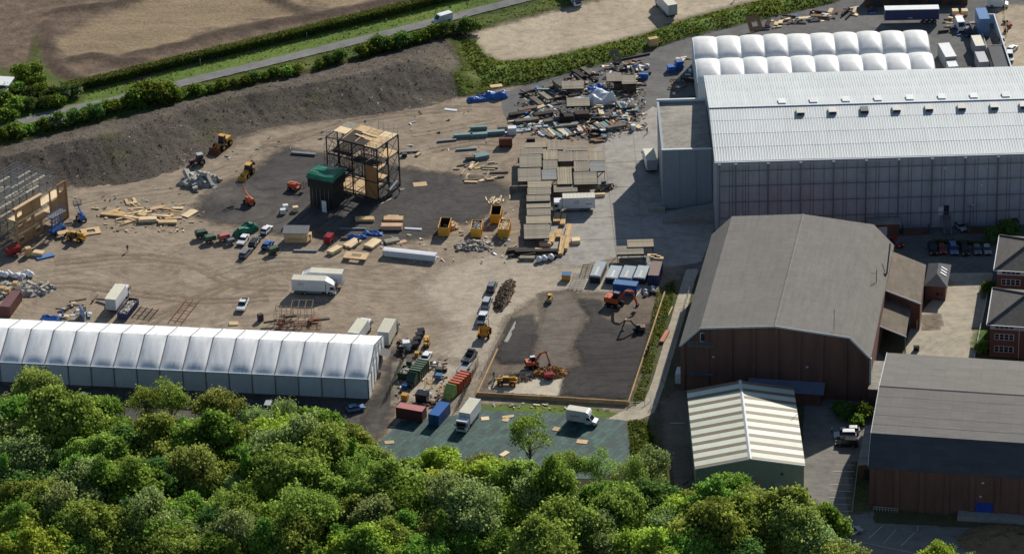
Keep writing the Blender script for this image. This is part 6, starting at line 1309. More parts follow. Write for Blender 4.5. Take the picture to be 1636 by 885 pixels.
# hedge along the lane
def hedge(name, pts, w, h, z, label, kind='hedge', dens=26, leaf=.26):
    rs = np.random.RandomState(31); C, N = [], []
    for a, b in zip(pts[:-1], pts[1:]):
        a, b = np.array(a), np.array(b); L = np.linalg.norm(b-a); d = (b-a)/L; nn = np.array([-d[1], d[0]]); m = int(L*dens*(2*h+w)/5)
        u = rs.rand(m)*L; f = rs.rand(m)*(2*h+w); side = np.where(f < h, -1, np.where(f < 2*h, 1, 0)); hh = np.where(side == 0, h, np.where(side < 0, f, f-h)); off = np.where(side == 0, (f-2*h)-w/2, side*w/2)+rs.normal(size=m)*.12
        hh = hh+rs.normal(size=m)*.08+.35*(fbm(u*.25+a[0], u*0+a[1], 3)-.45)*(hh/h); P = a+d*u[:,None]+nn*off[:,None]
        C.append(np.column_stack([P, z+np.maximum(.05, hh)])); nz = np.column_stack([nn[0]*side, nn[1]*side, (side == 0)*1.0])+rs.normal(size=(m,3))*.5; N.append(nz)
    C, N = np.concatenate(C), np.concatenate(N); t = thing(name, label, 'hedge', (0,0,0))
    link('foliage', leaf_mesh('foliage', C, N, rs.uniform(.6,1.2,len(C))*leaf, np.clip(fbm(C[:,0]*.4, C[:,1]*.4, 3)*1.0+rs.normal(size=len(C))*.1, 0, 1), LM[kind]), t)
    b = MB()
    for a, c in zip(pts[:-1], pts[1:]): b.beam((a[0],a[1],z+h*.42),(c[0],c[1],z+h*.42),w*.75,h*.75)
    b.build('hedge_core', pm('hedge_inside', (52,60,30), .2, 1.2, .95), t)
HG = [tuple(Vector(RD[i])+Vector((-3.2, 10.2))) for i in range(3, len(RD))]
hedge('clipped_hedge', HG, 2.2, 2.4, .2, 'long clipped green hedge along the field side of the lane', dens=95, leaf=.22)
BP = []
for i, (kd, sd_) in enumerate((('hedge',41),('haw',42),('green',43),('dark',44))):
    C, N, S, T, _ = crown_pts(sd_, 1.9, 1.3, 1.2, 16, 120, .85, leaf=.24); BP.append(leaf_mesh('foliage', C, N, S, T, LM[kd]))
bstem = MB()
for a in range(5): bstem.tube((.1*math.cos(a*1.3),.1*math.sin(a*1.3),0),(.8*math.cos(a*1.3),.8*math.sin(a*1.3),1.3),.06,.02,5)
BST = bstem.mesh('stem', M_BARK)
def bush(px, py, k_, s, label, group, z=0.0):
    p = G(px, py, z); t = thing('bush', label, 'bush', (p.x, p.y, z), random.uniform(0,6), group); t.scale = (s,s,s*random.uniform(.85,1.15)); link('foliage', BP[k_], t); link('stem', BST, t); return t
rb = random.Random(4)
def nth(n):
    o = ['','first','second','third','fourth','fifth','sixth','seventh','eighth','ninth','tenth','eleventh','twelfth','thirteenth','fourteenth','fifteenth','sixteenth','seventeenth','eighteenth','nineteenth']
    if n < 20: return o[n]
    d = {2:('twentieth','twenty'),3:('thirtieth','thirty'),4:('fortieth','forty')}[n//10]; return d[0] if n % 10 == 0 else d[1]+'-'+o[n % 10]
nbush = 0
for i in range(46):                                       # hedgerow between lane and bund
    f = i/45; x = -15+f*760; 
    yb = np.interp(x, [-20,0,90,150,230,300,400,520,640,700,760], [231,222,200,186,164,151,132,102,72,60,48])
    if rb.random() < .12 and 430 < x < 560: continue
    nbush += 1; big = 1.5 if 215 < x < 285 else 1.0
    bush(x+rb.uniform(-4,4), yb+rb.uniform(-2,3), rb.choice((0,0,2,3,1 if x > 700 or x < 100 else 0)), rb.uniform(.75,1.15)*big*(.8 if 300 < x < 560 else 1), 'hedgerow bush along the lane above the bund, %s from the left' % nth(nbush), 'hedgerow bushes along the lane', .5)
LC = [(8, 150, 0, 0.88), (30, 146, 2, 0.8), (48, 158, 1, 0.96), (66, 150, 0, 0.96), (82, 160, 1, 0.96), (100, 156, 1, 1.04), (118, 152, 1, 0.96), (20, 178, 2, 1.36), (8, 196, 2, 1.28), (45, 174, 1, 1.12), (70, 172, 1, 1.04), (90, 170, 0, 0.96), (35, 128, 0, 1.2), (55, 122, 0, 1.04), (60, 138, 0, 1.04), (5, 168, 0, 1.12)]
for i, (x, y, k_, s) in enumerate(LC): bush(x, y, k_, s, 'blossoming hawthorn bush in the clump beside the white-roofed shed' if k_ == 1 else 'dark bush in the clump beside the white-roofed shed', 'bushes around the white-roofed shed', .4)
bush(1378, 664, 0, 1.0, 'yellow-green shrub between the two brick halls', None); bush(1350, 664, 3, 1.1, 'dark round shrub at the corner of the brick hall', None); bush(1365, 677, 2, .9, 'low clipped shrub in front of the yellow-green one', None)
bush(1622, 472, 0, 1.0, 'small bush against the farther office block', None); bush(1575, 465, 2, .8, 'shrub on the grass beside the farther office block', None); bush(1568, 560, 2, .9, 'shrub on the grass beside the nearer office block', None); bush(1612, 380, 3, 1.2, 'dark shrub behind the farther office block', None); bush(1585, 383, 3, .9, 'bare dark shrub left of the one behind the office', None)
b_ = [('grass_patch_office', [(1572,452),(1590,452),(1580,478),(1570,475)]), ('x', [(1560,525),(1578,525),(1575,555),(1555,555)])]
for _, pl in b_: patch('grass_patch', gp(pl), .1, m_grass, 1, 1, 'lawn beside the brick offices')
# weeds on the banks: too many to count
def weeds(name, poly, n, label, hfn, size=.25, kind='weed', zoff=.1):
    rs = np.random.RandomState(n); P = np.array(poly); lo, hi = P.min(0), P.max(0); q = lo+(hi-lo)*rs.rand(n*3,2); d = sdist(q[:,0], q[:,1], poly); q = q[d > 0][:n]; d = d[d > 0][:n]
    dn = fbm(q[:,0]*.25, q[:,1]*.25, 3); keep = dn+rs.rand(len(q))*.4 > .55; q = q[keep]; d = d[keep]; z = hfn(q[:,0], q[:,1], d)+zoff+rs.rand(len(q))*.7*dn[keep]
    o = link(name, leaf_mesh(name, np.column_stack([q, z]), rs.normal(size=(len(q),3))*.7+np.array([0,0,.7]), rs.uniform(.6,1.4,len(q))*size, np.clip(dn[keep]*.9+rs.normal(size=len(q))*.15,0,1), LM[kind])); tag(o, label, None, None, 'stuff')
weeds('bank_weeds', gp([(735,62),(760,68),(772,90),(800,102),(870,96),(940,80),(1020,62),(1100,33),(1180,13),(1245,-2),(1330,-40),(1400,-30),(1330,4),(1255,22),(1100,58),(1000,90),(900,118),(830,136),(770,140),(740,110)]), 16000, 'tall weeds covering the bank above the storage yard', bank_h, .33)
weeds('bank_weeds', gp([(722,66),(742,62),(775,112),(800,138),(770,150),(735,152),(728,128),(742,112)]), 5000, 'weeds over the end of the earth bund', lambda X, Y, D: bund_h(X, Y, sdist(X, Y, bund_foot)), .33)
weeds('bank_weeds', gp([(1005,672),(1030,672),(1040,690),(1062,735),(1072,790),(1090,860),(1020,830),(1008,735)]), 7000, 'weeds on the bank beside the green matting', lambda X, Y, D: 0*X, .24)
weeds('verge_weeds', gp([(1048,470),(1075,450),(1078,470),(1050,560),(1030,640),(1006,655),(1022,610)]), 4000, 'weeds along the right edge of the pit', lambda X, Y, D: 0*X, .2)
weeds('verge_weeds', strip(RD, -3.2, 9.0), 9000, 'rough growth on the verge between lane and bund', lambda X, Y, D: .4+0*X, .3)
weeds('undergrowth', gp([(-60,700),(200,712),(420,712),(560,745),(640,790),(760,800),(1000,815),(1090,835),(1280,850),(1400,960),(1400,1010),(-60,1010)]), 42000, 'leafy undergrowth filling the gaps of the wood', lambda X, Y, D: 3.6*vnoise(X*.3, Y*.3), .4, 'green')
weeds('verge_weeds', strip(RD, 11.5, -3.2), 9000, 'grass tussocks on the verge below the clipped hedge', lambda X, Y, D: .3+0*X, .22, 'weed')
# ================================================================== smaller things
M_SLEEP = pm('sleeper', (176,146,104), .15, 1.2, .9)
def sleepers(a, b, label, h=.7, w=.25):
    p, q = G(*a), G(*b); d = q-p; L = d.length; t = thing('timber_edging', label, 'edging', (p.x, p.y, .05), math.atan2(d.y, d.x)); n = max(2, int(L/2.6))
    me = MB().bx(.02,L/n-.02,-w/2,w/2,0,h).mesh('sleeper', M_SLEEP)
    for i in range(n): link('sleeper', me, t, (i*L/n, 0, random.uniform(-.03,.03)))
    return t
sleepers((762,633), (1003,647), 'near timber sleeper wall of the pit', 1.0); sleepers((1004,646), (1062,470), 'right timber sleeper wall of the pit'); sleepers((762,632), (795,560), 'lower left timber edging of the pit', .5)
def rail_fence(pts, label, h=1.1, post=2.4, name='barrier_fence', mat=None, rails=(.55,1.05), mesh=False, pm_=None):
    t = thing(name, label, 'fence', tuple(G(*pts[0]))[:2]+(0,)); o = G(*pts[0]); mat = mat or M_TRIM
    for a, b in zip(pts[:-1], pts[1:]):
        p, q = G(*a)-o, G(*b)-o; L = (q-p).length; n = max(1, int(L/post))
        for i in range(n+1):
            c = p+(q-p)*i/n; MB().beam((c.x,c.y,0),(c.x,c.y,h),.08).build('post', pm_ or mat, t)
        for r in rails: MB().beam((p.x,p.y,r*h/1.1),(q.x,q.y,r*h/1.1),.05).build('rail', mat, t)
        if mesh:
            m_ = MB(); k_ = int(L/.3)
            for i in range(k_): c = p+(q-p)*i/k_; m_.beam((c.x,c.y,.05),(c.x,c.y,h-.05),.025)
            m_.build('mesh_wires', pm_ or mat, t)
    return t
M_FG = pm('fence_green', (38,50,42), .15, 2, .7)
rail_fence([(770,600),(800,540),(822,500)], 'pale rail barrier along the left of the pit', mat=pm('weathered_rail', (178,166,150), .1, 1, .8))
rail_fence([(733,652),(764,584)], 'dark mesh fence between the waste yard and the pit', 2.0, 2.6, 'mesh_fence', M_FG, mesh=True); rail_fence([(618,640),(648,570)], 'dark mesh fence between the marquee drive and the waste yard', 2.0, 2.6, 'mesh_fence', M_FG, mesh=True)
rail_fence([(1040,655),(1058,610),(1080,540),(1104,458)], 'steel rail fence beside the pale path', 1.1, 2.6, 'barrier_fence', M_STEEL); rail_fence([(1005,650),(1030,648),(1040,640)], 'white rail fence at the lower right corner of the pit', 1.1, 2)
rail_fence([(735,62),(760,84),(785,112),(800,128)], 'dark mesh fence at the corner of the sandy car park', 2.2, 2.8, 'mesh_fence', M_FG, mesh=True); rail_fence([(812,138),(900,118),(1000,90),(1100,56),(1180,36)], 'tall thin mesh fence along the foot of the green bank', 2.0, 3.0, 'mesh_fence', M_FG, rails=(1.05,))
rail_fence([(1512,440),(1505,480)], 'white rail fence beside the gatehouse', 1.1, 1.6); rail_fence([(1578,470),(1556,575)], 'white rail along the concrete lane by the offices', 1.0, 2.4)
rail_fence([(1604,-5),(1608,60)], 'yellow barrier rail by the bicycles, top right', 1.1, 3, mat=PT('yellow'))
slab(817, 531, (9.5,.9,.3), heading((805,553),(829,508)), M_CONCW, 'kerb_strip', 'pale concrete kerb strip on the left edge of the pit', 'kerb')
rubble(806, 473, 1.8, 8.0, 1.9, 220, pm('brown_soil', (98,84,70), .25, 1.2, .95, bump=.6), 'long dark heap of tipped soil beside the queue of cars', 'soil_heap', 'soil heap', 3, .1, .35).rotation_euler.z = R(-12)
rubble(880, 597, 4.3, 2.6, 1.4, 120, pm('orange_soil', (140,100,56), .25, 1.0, .95, bump=.6), 'orange brown heap of dug soil beside the digging excavator', 'soil_heap', 'soil heap', 4, .1, .35)
rubble(825, 605, 4.0, 2.0, .5, 160, m_rubbly, 'broken grey rubble beside the telehandler in the pit', 'rubble_heap', 'rubble', 5, .15, .6)
rubble(320, 290, 4.2, 3.2, 1.6, 60, M_RUBBLE, 'heap of broken white concrete slabs below the bund', 'rubble_heap', 'rubble', 6, .5, 1.6)
rubble(1600, 862, 9, 6, 1.6, 60, pm('tan_soil', (128,108,80), .2, 1, .95, bump=.5), 'tan soil heap beside the lower brick hall', 'soil_heap', 'soil heap', 8, .1, .4)
rubble(25, 464, 9, 3.2, .8, 110, M_RUBBLE, 'spread heap of grey scrap behind the marquee at the left', 'scrap_heap', 'scrap', 9, .3, 1.2)
rubble(760, 393, 4.6, 2.4, .7, 90, pm('mixed_waste', (170,160,146), .3, 1.4, .9), 'loose waste spilled in front of the yellow skips', 'waste_heap', 'waste', 10, .2, .9); rubble(722, 362, 1.2, 1.4, .4, 30, M_PLY2, 'splintered timber beside the left yellow skip', 'waste_heap', 'waste', 11, .2, .9)
def bag(px, py, label, s=1.0, group=None, mat=None):
    p = G(px, py); o = MB().grid(lambda u, v: ((.55+.1*math.sin(v*6))*math.cos(u*6.283)*(math.sin(v*math.pi)**.4 if v > 0 else 0), (.55+.07*math.sin(u*19))*math.sin(u*6.283)*(math.sin(v*math.pi)**.4 if v > 0 else 0), 1.05*v), 12, 8).build('bulk_bag', mat or pm('white_bag', (214,216,220), .1, 1.5, .6), None, True); o.location = (p.x, p.y, .08); o.scale = (s,s,s); o.rotation_euler = (random.uniform(-.15,.15), random.uniform(-.15,.15), random.uniform(0,3)); return tag(o, label, 'bag', group)
for x, y, l in ((861,419,'left'),(870,417,'middle'),(881,415,'right')): bag(x, y, 'white bulk bag near the end of the stage decks, %s of three' % l, 1.35)
for i in range(13): bag(-4+i*4.4+random.uniform(-1,1), 447+random.uniform(-7,3)-(i % 3)*2, 'white bulk bag in the row above the grey scrap at the left', random.uniform(1.0,1.35), 'white bulk bags at the left edge')
for i in range(9): bag(1030+random.uniform(-2,22), 465+random.uniform(-4,8), 'small white bag dumped beside the blue container in the pit', random.uniform(.6,.9), 'white bags beside the pit container', M_TARPW if i % 3 else M_DSTEEL)
for i in range(7): bag(988+i*4.5+random.uniform(-2,2), 168+random.uniform(-4,5), 'white sack at the right end of the salvage heap', random.uniform(.9,1.3), 'white sacks in the salvage heap')
# timber about the yard
def plk(px, py, L, W, H, rz, label, mat=None, **k): return slab(px, py, (L,W,H), rz, mat or M_PLY, k.pop('name', 'timber_length'), label, k.pop('cat', 'timber'), **k)
plk(671, 295, 3.2, 2.2, .08, R(8), 'single plywood sheet lying alone on the dark gravel'); frame_panel(145, 370, 4.4, 3.4, R(15), 'plywood panel with square opening lying beside the telehandler'); frame_panel(209, 322, 2.6, 3.0, R(15), 'small u-shaped plywood frame lying upslope of the timber heap', hole=(.28,.72,.35,1.0)); frame_panel(569, 409, 5.4, 3.2, R(-14), 'large plywood panel with rectangular opening propped on trestles', z=.7)
lumber(563, 391, 4.2, 5, 2, .5, .22, R(52), M_PLY2, 'pale board stack behind the large opened panel'); lumber(596, 392, 4.2, 5, 3, .5, .2, R(58), M_PLY2, 'pale board stack on blue trestles right of the large opened panel'); lumber(535, 403, 3.6, 4, 4, .42, .2, R(50), M_PLY2, 'square stack of pale boards left of the large opened panel')
t = lumber(655, 412, 12.6, 4, 5, .45, .3, heading((614,405),(697,414)), pm('white_beam', (206,210,214), .05, .8, .5), 'long stack of white beams right of the timber tables', name='beam_stack')
lumber(583, 353, 4.4, 4, 3, .4, .2, R(-3), M_WOOD, 'timber stack on the gravel left of the far pair'); lumber(629, 352, 4.6, 5, 2, .4, .25, R(-5), M_PLY, 'timber stack on the gravel right of the far pair'); lumber(626, 366, 5.0, 4, 4, .45, .26, R(-4), pm('pinkish_board', (196,160,130), .08, 1, .85), 'pinkish timber pack on the gravel pad edge'); plk(660, 366, 4.0, .8, .2, R(-10), 'white rolled sheeting right of the pinkish timber pack', M_TARPW)
plk(628, 346, 2.6, .9, .25, R(-4), 'small plywood offcut stack behind the right timber stack'); plk(563, 366, 6.0, .5, .4, R(-4), 'long dark steel section lying on the gravel pad', M_STEEL, cat='steel'); plk(585, 347, 3.6, .6, .3, R(-3), 'grey beam lying behind the left timber stack', M_GREYW)
tarp(570, 380, 4.6, 1.3, .7, R(-3), M_TARPB, 'blue tarpaulin roll in front of the gravel pad, left of two', seed=2); tarp(596, 374, 4.8, 1.8, .5, R(-12), M_TARPB, 'blue tarpaulin roll in front of the gravel pad, right of two', seed=5); plk(550, 381, 1.5, .5, .5, R(-3), 'log end sticking out of the blue tarpaulin roll', M_GREYW)
plk(626, 385, 3.4, 1.8, .5, R(20), 'grey board bundle below the white rolled sheeting', M_OLDW); plk(641, 387, 2.6, 1.4, .12, R(25), 'brown board leaning on the grey bundle', pm('pinkish_board', (196,160,130))); plk(485, 246, 6.0, .9, .5, R(-14), 'grey steel truss lying on the gravel behind the tower', M_STEEL, cat='steel'); plk(488, 401, 5.4, .7, .35, R(-5), 'grey steel bundle in front of the plywood hut', M_STEEL, cat='steel')
plk(655, 243, 4.6, .5, .4, R(5), 'grey pipe right of the scaffold tower', M_STEEL, cat='steel'); plk(668, 247, 1.8, .8, .4, R(60), 'brown board beside the grey pipe right of the tower', M_WOOD); plk(646, 248, 1.2, .9, .8, R(5), 'dark crate under the grey pipe', M_DSTEEL)
plk(615, 323, 4.4, .25, .12, R(48), 'loose pale plank leaning at the foot of the tower', M_PLY2); plk(642, 303, 1.3, .9, .1, R(20), 'small board beside the tower foot', M_OLDW)
for i in range(30):                                       # timber heap on the left of the yard
    x = random.gauss(230, 30); y = 345+random.uniform(-14,12)
    plk(x, y, random.uniform(1.6,5.0), random.uniform(.3,1.4), random.uniform(.08,.45), R(random.choice((25,-20,30,-25,10))+random.uniform(-12,12)), 'sawn timber piece in the loose heap left of the gravel pad', random.choice((M_PLY,M_WOOD,M_PLY2,M_WOOD,pm('pinkish_board', (196,160,130)))), group='sawn timber heap on the left of the yard', ry=random.uniform(-.06,.06))
lumber(236, 354, 4.2, 4, 4, .4, .2, R(3), M_PLY2, 'neat pale timber pack in front of the loose heap'); lumber(268, 357, 4.4, 3, 2, .5, .25, R(-2), M_PLY, 'low timber pack on bearers at the right of the loose heap'); lumber(303, 342, 4.0, 5, 1, .45, .12, R(55), M_PLY2, 'slatted pale panel at the right end of the timber heap', jitter=.03); lumber(284, 334, 2.6, 2, 1, .5, .2, R(-4), M_PLY2, 'small pale plank pair behind the slatted panel'); lumber(182, 345, 6.4, 4, 2, .35, .2, R(-14), M_WOOD, 'long sawn planks at the left of the loose heap')
slab(45, 402, (1.3,1.3,2.0), R(20), M_WOOD, 'cable_drum_crate', 'tall tan crate standing by the red compressor', 'crate'); slab(62, 405, (2.6,1.6,.9), R(-20), M_PLY2, 'timber_crate', 'pale timber crate on a blue steel frame', 'crate'); plk(72, 410, 4.2, 1.6, .3, R(25), 'blue steel frame lying on the ground by the pale crate', PT('lblue'), cat='steel')
# junk right of the tower
for i, (x, y, L, W, m_, rz, lb) in enumerate(((765,205,4,1.0,M_TEAL,4,'teal panel stack, farthest of the row right of the tower'),(740,217,4.6,1.2,M_TEAL,5,'grey teal panel stack, second row right of the tower'),(765,216,4.2,1.2,M_TEAL,5,'teal panel stack beside the grey teal one'),(792,212,4.4,1.2,M_TEAL,6,'pale teal panel stack next to the steel drum tank'),(714,225,4.6,.7,M_STEEL,8,'long grey beam left of the teal panel stacks'),(745,239,5,.5,M_TEAL,6,'slim teal beam below the panel stacks'),(808,205,4,1.1,M_GREYW,3,'weathered grey crate above the teal stacks'),(768,250,3.6,2.2,M_TEAL,20,'teal open box with boards beside the timber'),(752,253,2.4,1.0,M_GREYW,5,'grey steel chest left of the teal open box'))): plk(x, y, L, W, .9 if W > .8 else .4, R(rz), lb, m_, cat='panel stack')
t = thing('steel_tank', 'rusty cylindrical tank beside the stage decks', 'tank', tuple(G(808,234))[:2]+(.05,), R(0)); MB().tube((-1.6,0,1.1),(1.6,0,1.1),1.1,n=18).build('tank_shell', M_RUST, t); MB().bx(-1.2,-1.0,-.9,.9,0,.6).bx(1.0,1.2,-.9,.9,0,.6).build('saddle', M_DSTEEL, t)
for i in range(26):
    x = 770+random.gauss(0,22); y = 270+random.uniform(-10,22)
    plk(x, y, random.uniform(1.5,4.5), random.uniform(.25,.9), random.uniform(.1,.4), R(random.choice((0,5,60,70))+random.uniform(-15,15)), 'plank or board in the scatter between the gravel pad and the stage decks', random.choice((M_WOOD,M_PLY2,M_OLDW,M_GREYW,M_PLY)), group='scattered boards left of the stage decks')
for i in range(16): plk(790+random.gauss(0,10), 318+random.uniform(-3,6), random.uniform(1.2,2.6), .3, .15, R(80+random.uniform(-20,20)), 'short pale plank in the scatter behind the skips', M_PLY2, group='short planks behind the skips')
tarp(763, 160, 5.2, 2.4, 1.0, R(10), M_TARPB, 'low blue tarpaulin heap on the yard edge, left of two', seed=1); tarp(793, 156, 5.6, 2.6, 1.7, R(12), M_TARPB, 'tall blue tarpaulin heap on the yard edge, right of two', seed=8); plk(793, 148, 3.0, 1.6, .1, R(12), 'plywood sheet lying on the tall blue tarpaulin heap', z=1.85); plk(720, 176, 3.2, 1.0, .12, R(-18), 'pale panel lying alone below the bund', M_TARPW)
# salvage heap: hundreds of pieces, each its own
KINDS = [('weathered grey timber length', M_GREYW, (2,5.5), (.2,.6), (.12,.4)), ('dark timber length', M_DARKW, (2,5), (.3,.9), (.2,.7)), ('pale board', M_PLY2, (1.2,3), (.4,1.4), (.06,.25)), ('teal painted panel', M_TEAL, (1.5,4), (.4,1.2), (.1,.4)), ('brown board', pm('brown_scrap', (130,104,80), .2, 1.2, .9), (1,3), (.3,1.2), (.1,.35)), ('white panel', M_TARPW, (.8,2.2), (.4,1.2), (.08,.4)), ('blue plastic piece', M_TARPB, (.6,1.6), (.5,1.0), (.2,.5)), ('rusty steel piece', M_RUST, (1,3), (.3,.8), (.15,.5))]
SNM = ['scrap_timber','dark_timber','scrap_board','teal_sheet','brown_board','white_sheet','blue_plastic','rusty_metal']
def scatter(poly, n, w, where, group, ang=(0,15,-20,70,95), zmax=.9, smul=1.0):
    P = poly; xs = [p[0] for p in P]; ys = [p[1] for p in P]; A_ = np.array(P, float); k_ = 0
    while k_ < n:
        x, y = random.uniform(min(xs),max(xs)), random.uniform(min(ys),max(ys)); d = float(sdist(np.array([x]), np.array([y]), P)[0])
        if d < 0: continue
        kd = random.choices(range(len(KINDS)), w)[0]; nm, m_, a, b, c = KINDS[kd]; k_ += 1
        H = random.uniform(*c); plk(x, y, random.uniform(*a)*smul, random.uniform(*b)*smul, H, R(random.choice(ang)+random.uniform(-14,14)), nm+' '+where, m_, group=group, zb=random.uniform(.05,zmax)*min(1, d/4), rx=random.uniform(-.12,.12), ry=random.uniform(-.12,.12), name=SNM[kd], cat='salvage')
random.seed(77)
scatter([(815,178),(835,150),(880,130),(945,122),(960,140),(900,190),(850,202),(812,195)], 44, (5,3.5,3,.6,2.4,1.6,.3,.8), 'in the dark left part of the salvage heap', 'salvage heap, left part', (12,18,24,-60,-66), .7)
scatter([(835,200),(900,185),(985,178),(1028,192),(1035,206),(960,228),(900,226),(840,210)], 56, (2.6,1.2,2,3.6,1.6,2.6,.9,.6), 'in the teal strewn front of the salvage heap', 'salvage heap, front part', (6,12,18,-58,-64), .5)
scatter([(930,165),(1000,160),(1030,178),(1020,195),(960,190)], 52, (2,1.5,4,1,4,1.5,.4,.6), 'in the tan right part of the salvage heap', 'salvage heap, right part', zmax=1.1, smul=.8)
scatter([(935,122),(965,105),(1010,95),(1035,100),(1030,130),(1015,150),(1000,120),(950,130)], 40, (2,3,3,.4,3,2.2,.8,.8), 'at the back of the salvage heap near the bank', 'salvage heap, back part', smul=.8)
scatter([(1200,44),(1250,28),(1340,14),(1395,10),(1395,22),(1330,32),(1250,44),(1205,52)], 46, (2,3,3,.3,3,2,1.2,1.4), 'in the long scrap row behind the white tent', 'scrap row behind the tent')
scatter([(1500,30),(1560,26),(1556,44),(1530,58),(1500,50)], 18, (1,2,3,.5,2,2,.8,1), 'on the asphalt between the navy trailer and the cabins', 'clutter between trailer and cabins', smul=.7)
scatter([(1078,92),(1106,92),(1110,140),(1060,155),(1068,140),(1090,115)], 26, (1,3,3,.6,2,2,1.5,1), 'beside the left end of the white tent', 'clutter beside the white tent', smul=.8)
scatter([(820,398),(890,398),(892,412),(830,414)], 22, (2,6,2,0,2,.3,0,.5), 'at the near end of the stage deck row', 'timber at the near end of the stage decks', (0,3,-4), .4, 1.2)
scatter([(90,488),(165,470),(175,500),(120,512),(95,508)], 22, (2,2,2,.3,1,3,1.4,.6), 'in the scrap behind the marquee left of the white truck', 'scrap behind the marquee', smul=.8)
rw = random.Random(12); rc = [M_TEAL, M_TARPW, M_GREYW, M_TEAL, KINDS[4][1], M_DARKW, PT('navy'), M_OLDW, M_TEAL, M_PLY2]; rn = ['teal','white','grey','sea-green','brown','black','navy','tan','pale teal','cream']
for i in range(26):                                       # long pieces laid side by side
    k_ = rw.randrange(10); f = i/25; plk(872+f*112, 216-f*17+rw.uniform(-3,3), rw.uniform(3.2,5.4), rw.uniform(.55,.95), rw.uniform(.25,.6), R(-62+rw.uniform(-7,7)), '%s length in the side-by-side row at the front of the salvage heap' % rn[k_], rc[k_], group='side-by-side row at the front of the salvage heap', name='laid_length', cat='salvage')
for i in range(12): k_ = rw.choice((0,1,2,3,8)); plk(824+i*5.0+rw.uniform(-3,3), 208-i*.9+rw.uniform(-3,4), rw.uniform(3.5,7), rw.uniform(.3,.7), rw.uniform(.2,.5), R(9+rw.uniform(-4,4)), '%s beam in the long low row left of the salvage heap' % rn[k_], rc[k_], group='long low row left of the salvage heap', name='laid_length', cat='salvage')
for i, (x, y, L, rz) in enumerate(((826,186,4,15),(843,178,5,20),(858,166,5,-62),(872,158,4.6,-60),(868,186,5,18),(884,196,5,15),(842,196,6,12),(915,150,4.5,-64),(925,122,5,-60),(938,118,5,-62),(880,142,4,20),(905,204,6,10),(1000,176,4,15),(985,206,5,18))): lumber(x, y, L, 4, 3, .34, .26, R(rz), (M_DARKW, M_GREYW, M_GREYW, M_OLDW)[i % 4], '%s stack in the salvage heap, %s' % (('black timber','grey timber','weathered timber','tan board')[i % 4], ('at its left tip','behind the left tip','left of the grey panel','behind the grey panel','before the black stack','in front centre','low at left front','behind the white sheeting','under the bank, left','under the bank, right','at its back left','at its front edge','among the white sacks','near the white drum')[i]), seed=i)
tarp(930, 164, 6.4, 2.6, 1.5, R(10), M_TARPW, 'low white sheeted heap left of the tall one in the salvage yard', seed=4); tarp(962, 163, 6.6, 4.6, 3.0, R(14), M_TARPW, 'tall white sheeted heap in the middle of the salvage yard', seed=6); tarp(952, 146, 4.8, 2.6, 1.5, R(12), M_TARPB, 'blue sheeted stack behind the white sheeted heap', seed=7)
for q, z, lb in (((1105,40,1265,130),2.6,'left of the pair at the back of the salvage heap'),((1265,65,1420,158),2.4,'right of the pair at the back of the salvage heap'),((640,125,870,208),1.9,'in the left part of the salvage heap'),((690,300,935,390),2.5,'over the black stack in the salvage heap')): deck(q, z, 'grey boarded deck '+lb, 6.544, 800, 110, mat=M_OLDW)
for x, y in ((992,138),(1005,141),(905,190),(930,186)): slab(x, y, (3.4,1.9,2.0), R(3), M_DARKW, 'timber_stack', 'dark timber stack under the grey boarded decks', 'timber stack', group='dark stacks under the decks')
slab(898, 183, (.15,4.4,2.9), R(18), pm('slate_panel', (92,98,102), .1, .8, .8), 'leaning_sheet', 'large slate grey panel leaning on the black stack', 'panel', ry=R(-20), z=1.4); slab(888, 138, (.2,3.0,2.6), R(25), M_GREYW, 'leaning_sheet', 'grey panel standing in the back of the salvage heap', 'panel', ry=R(-15), z=1.3)
slab(818, 209, (2.0,1.7,1.8), R(3), M_TRIM, 'storage_box', 'pale grey storage box left of the teal strewn heap', 'box'); slab(848, 224, (2.0,.9,.8), R(2), M_DSTEEL, 'storage_box', 'black low box behind the stage decks', 'box')
t = MB().tube((0,0,0),(0,0,.9),1.3,1.5,16,False).tube((0,0,.02),(0,0,.3),1.2,1.25,16).build('round_tub', M_DSTEEL); t.location = tuple(G(952,217))[:2]+(.1,); tag(t, 'dark round tub at the front of the salvage heap', 'tub'); t = MB().tube((0,0,0),(0,0,1.3),.55,.6,12).build('white_drum', M_TARPW); t.location = tuple(G(1012,208))[:2]+(.1,); tag(t, 'white drum at the right end of the teal strewn heap', 'drum')
slab(1073, 110, (2.0,1.8,1.5), R(10), M_TARPB, 'covered_pallet', 'blue covered pallet beside the white tent, lower', 'pallet'); slab(1085, 104, (1.7,1.7,2.2), R(10), M_TARPB, 'covered_pallet', 'blue covered pallet beside the white tent, taller', 'pallet'); slab(1028, 122, (.9,2.4,1.3), R(80), M_TARPB, 'covered_pallet', 'blue wrapped pallet in the back of the salvage heap', 'pallet'); slab(1029, 107, (1.2,2.6,.8), R(100), M_TARPW, 'covered_pallet', 'white wrapped bundle in the back of the salvage heap', 'pallet')
frame_panel(984, 92, 2.4, 3.8, R(35), 'grey opened panel leaning on the green bank', M_GREYW, z=1.4, rx=R(50)); t = lumber(1043, 74, 2.6, 1, 7, 1.4, .3, R(20), M_WOOD, 'tall stack of pallets at the top of the storage yard', name='pallet_stack'); frame_panel(1205, 38, 3.6, 4.2, R(20), 'brown opened panel leaning on the bank left of the scrap row', pm('brown_scrap', (130,104,80)), z=1.6, rx=R(45))
plk(1012, 92, 9, .4, .4, R(22), 'long dark beam along the bank below the pallets', M_DARKW)
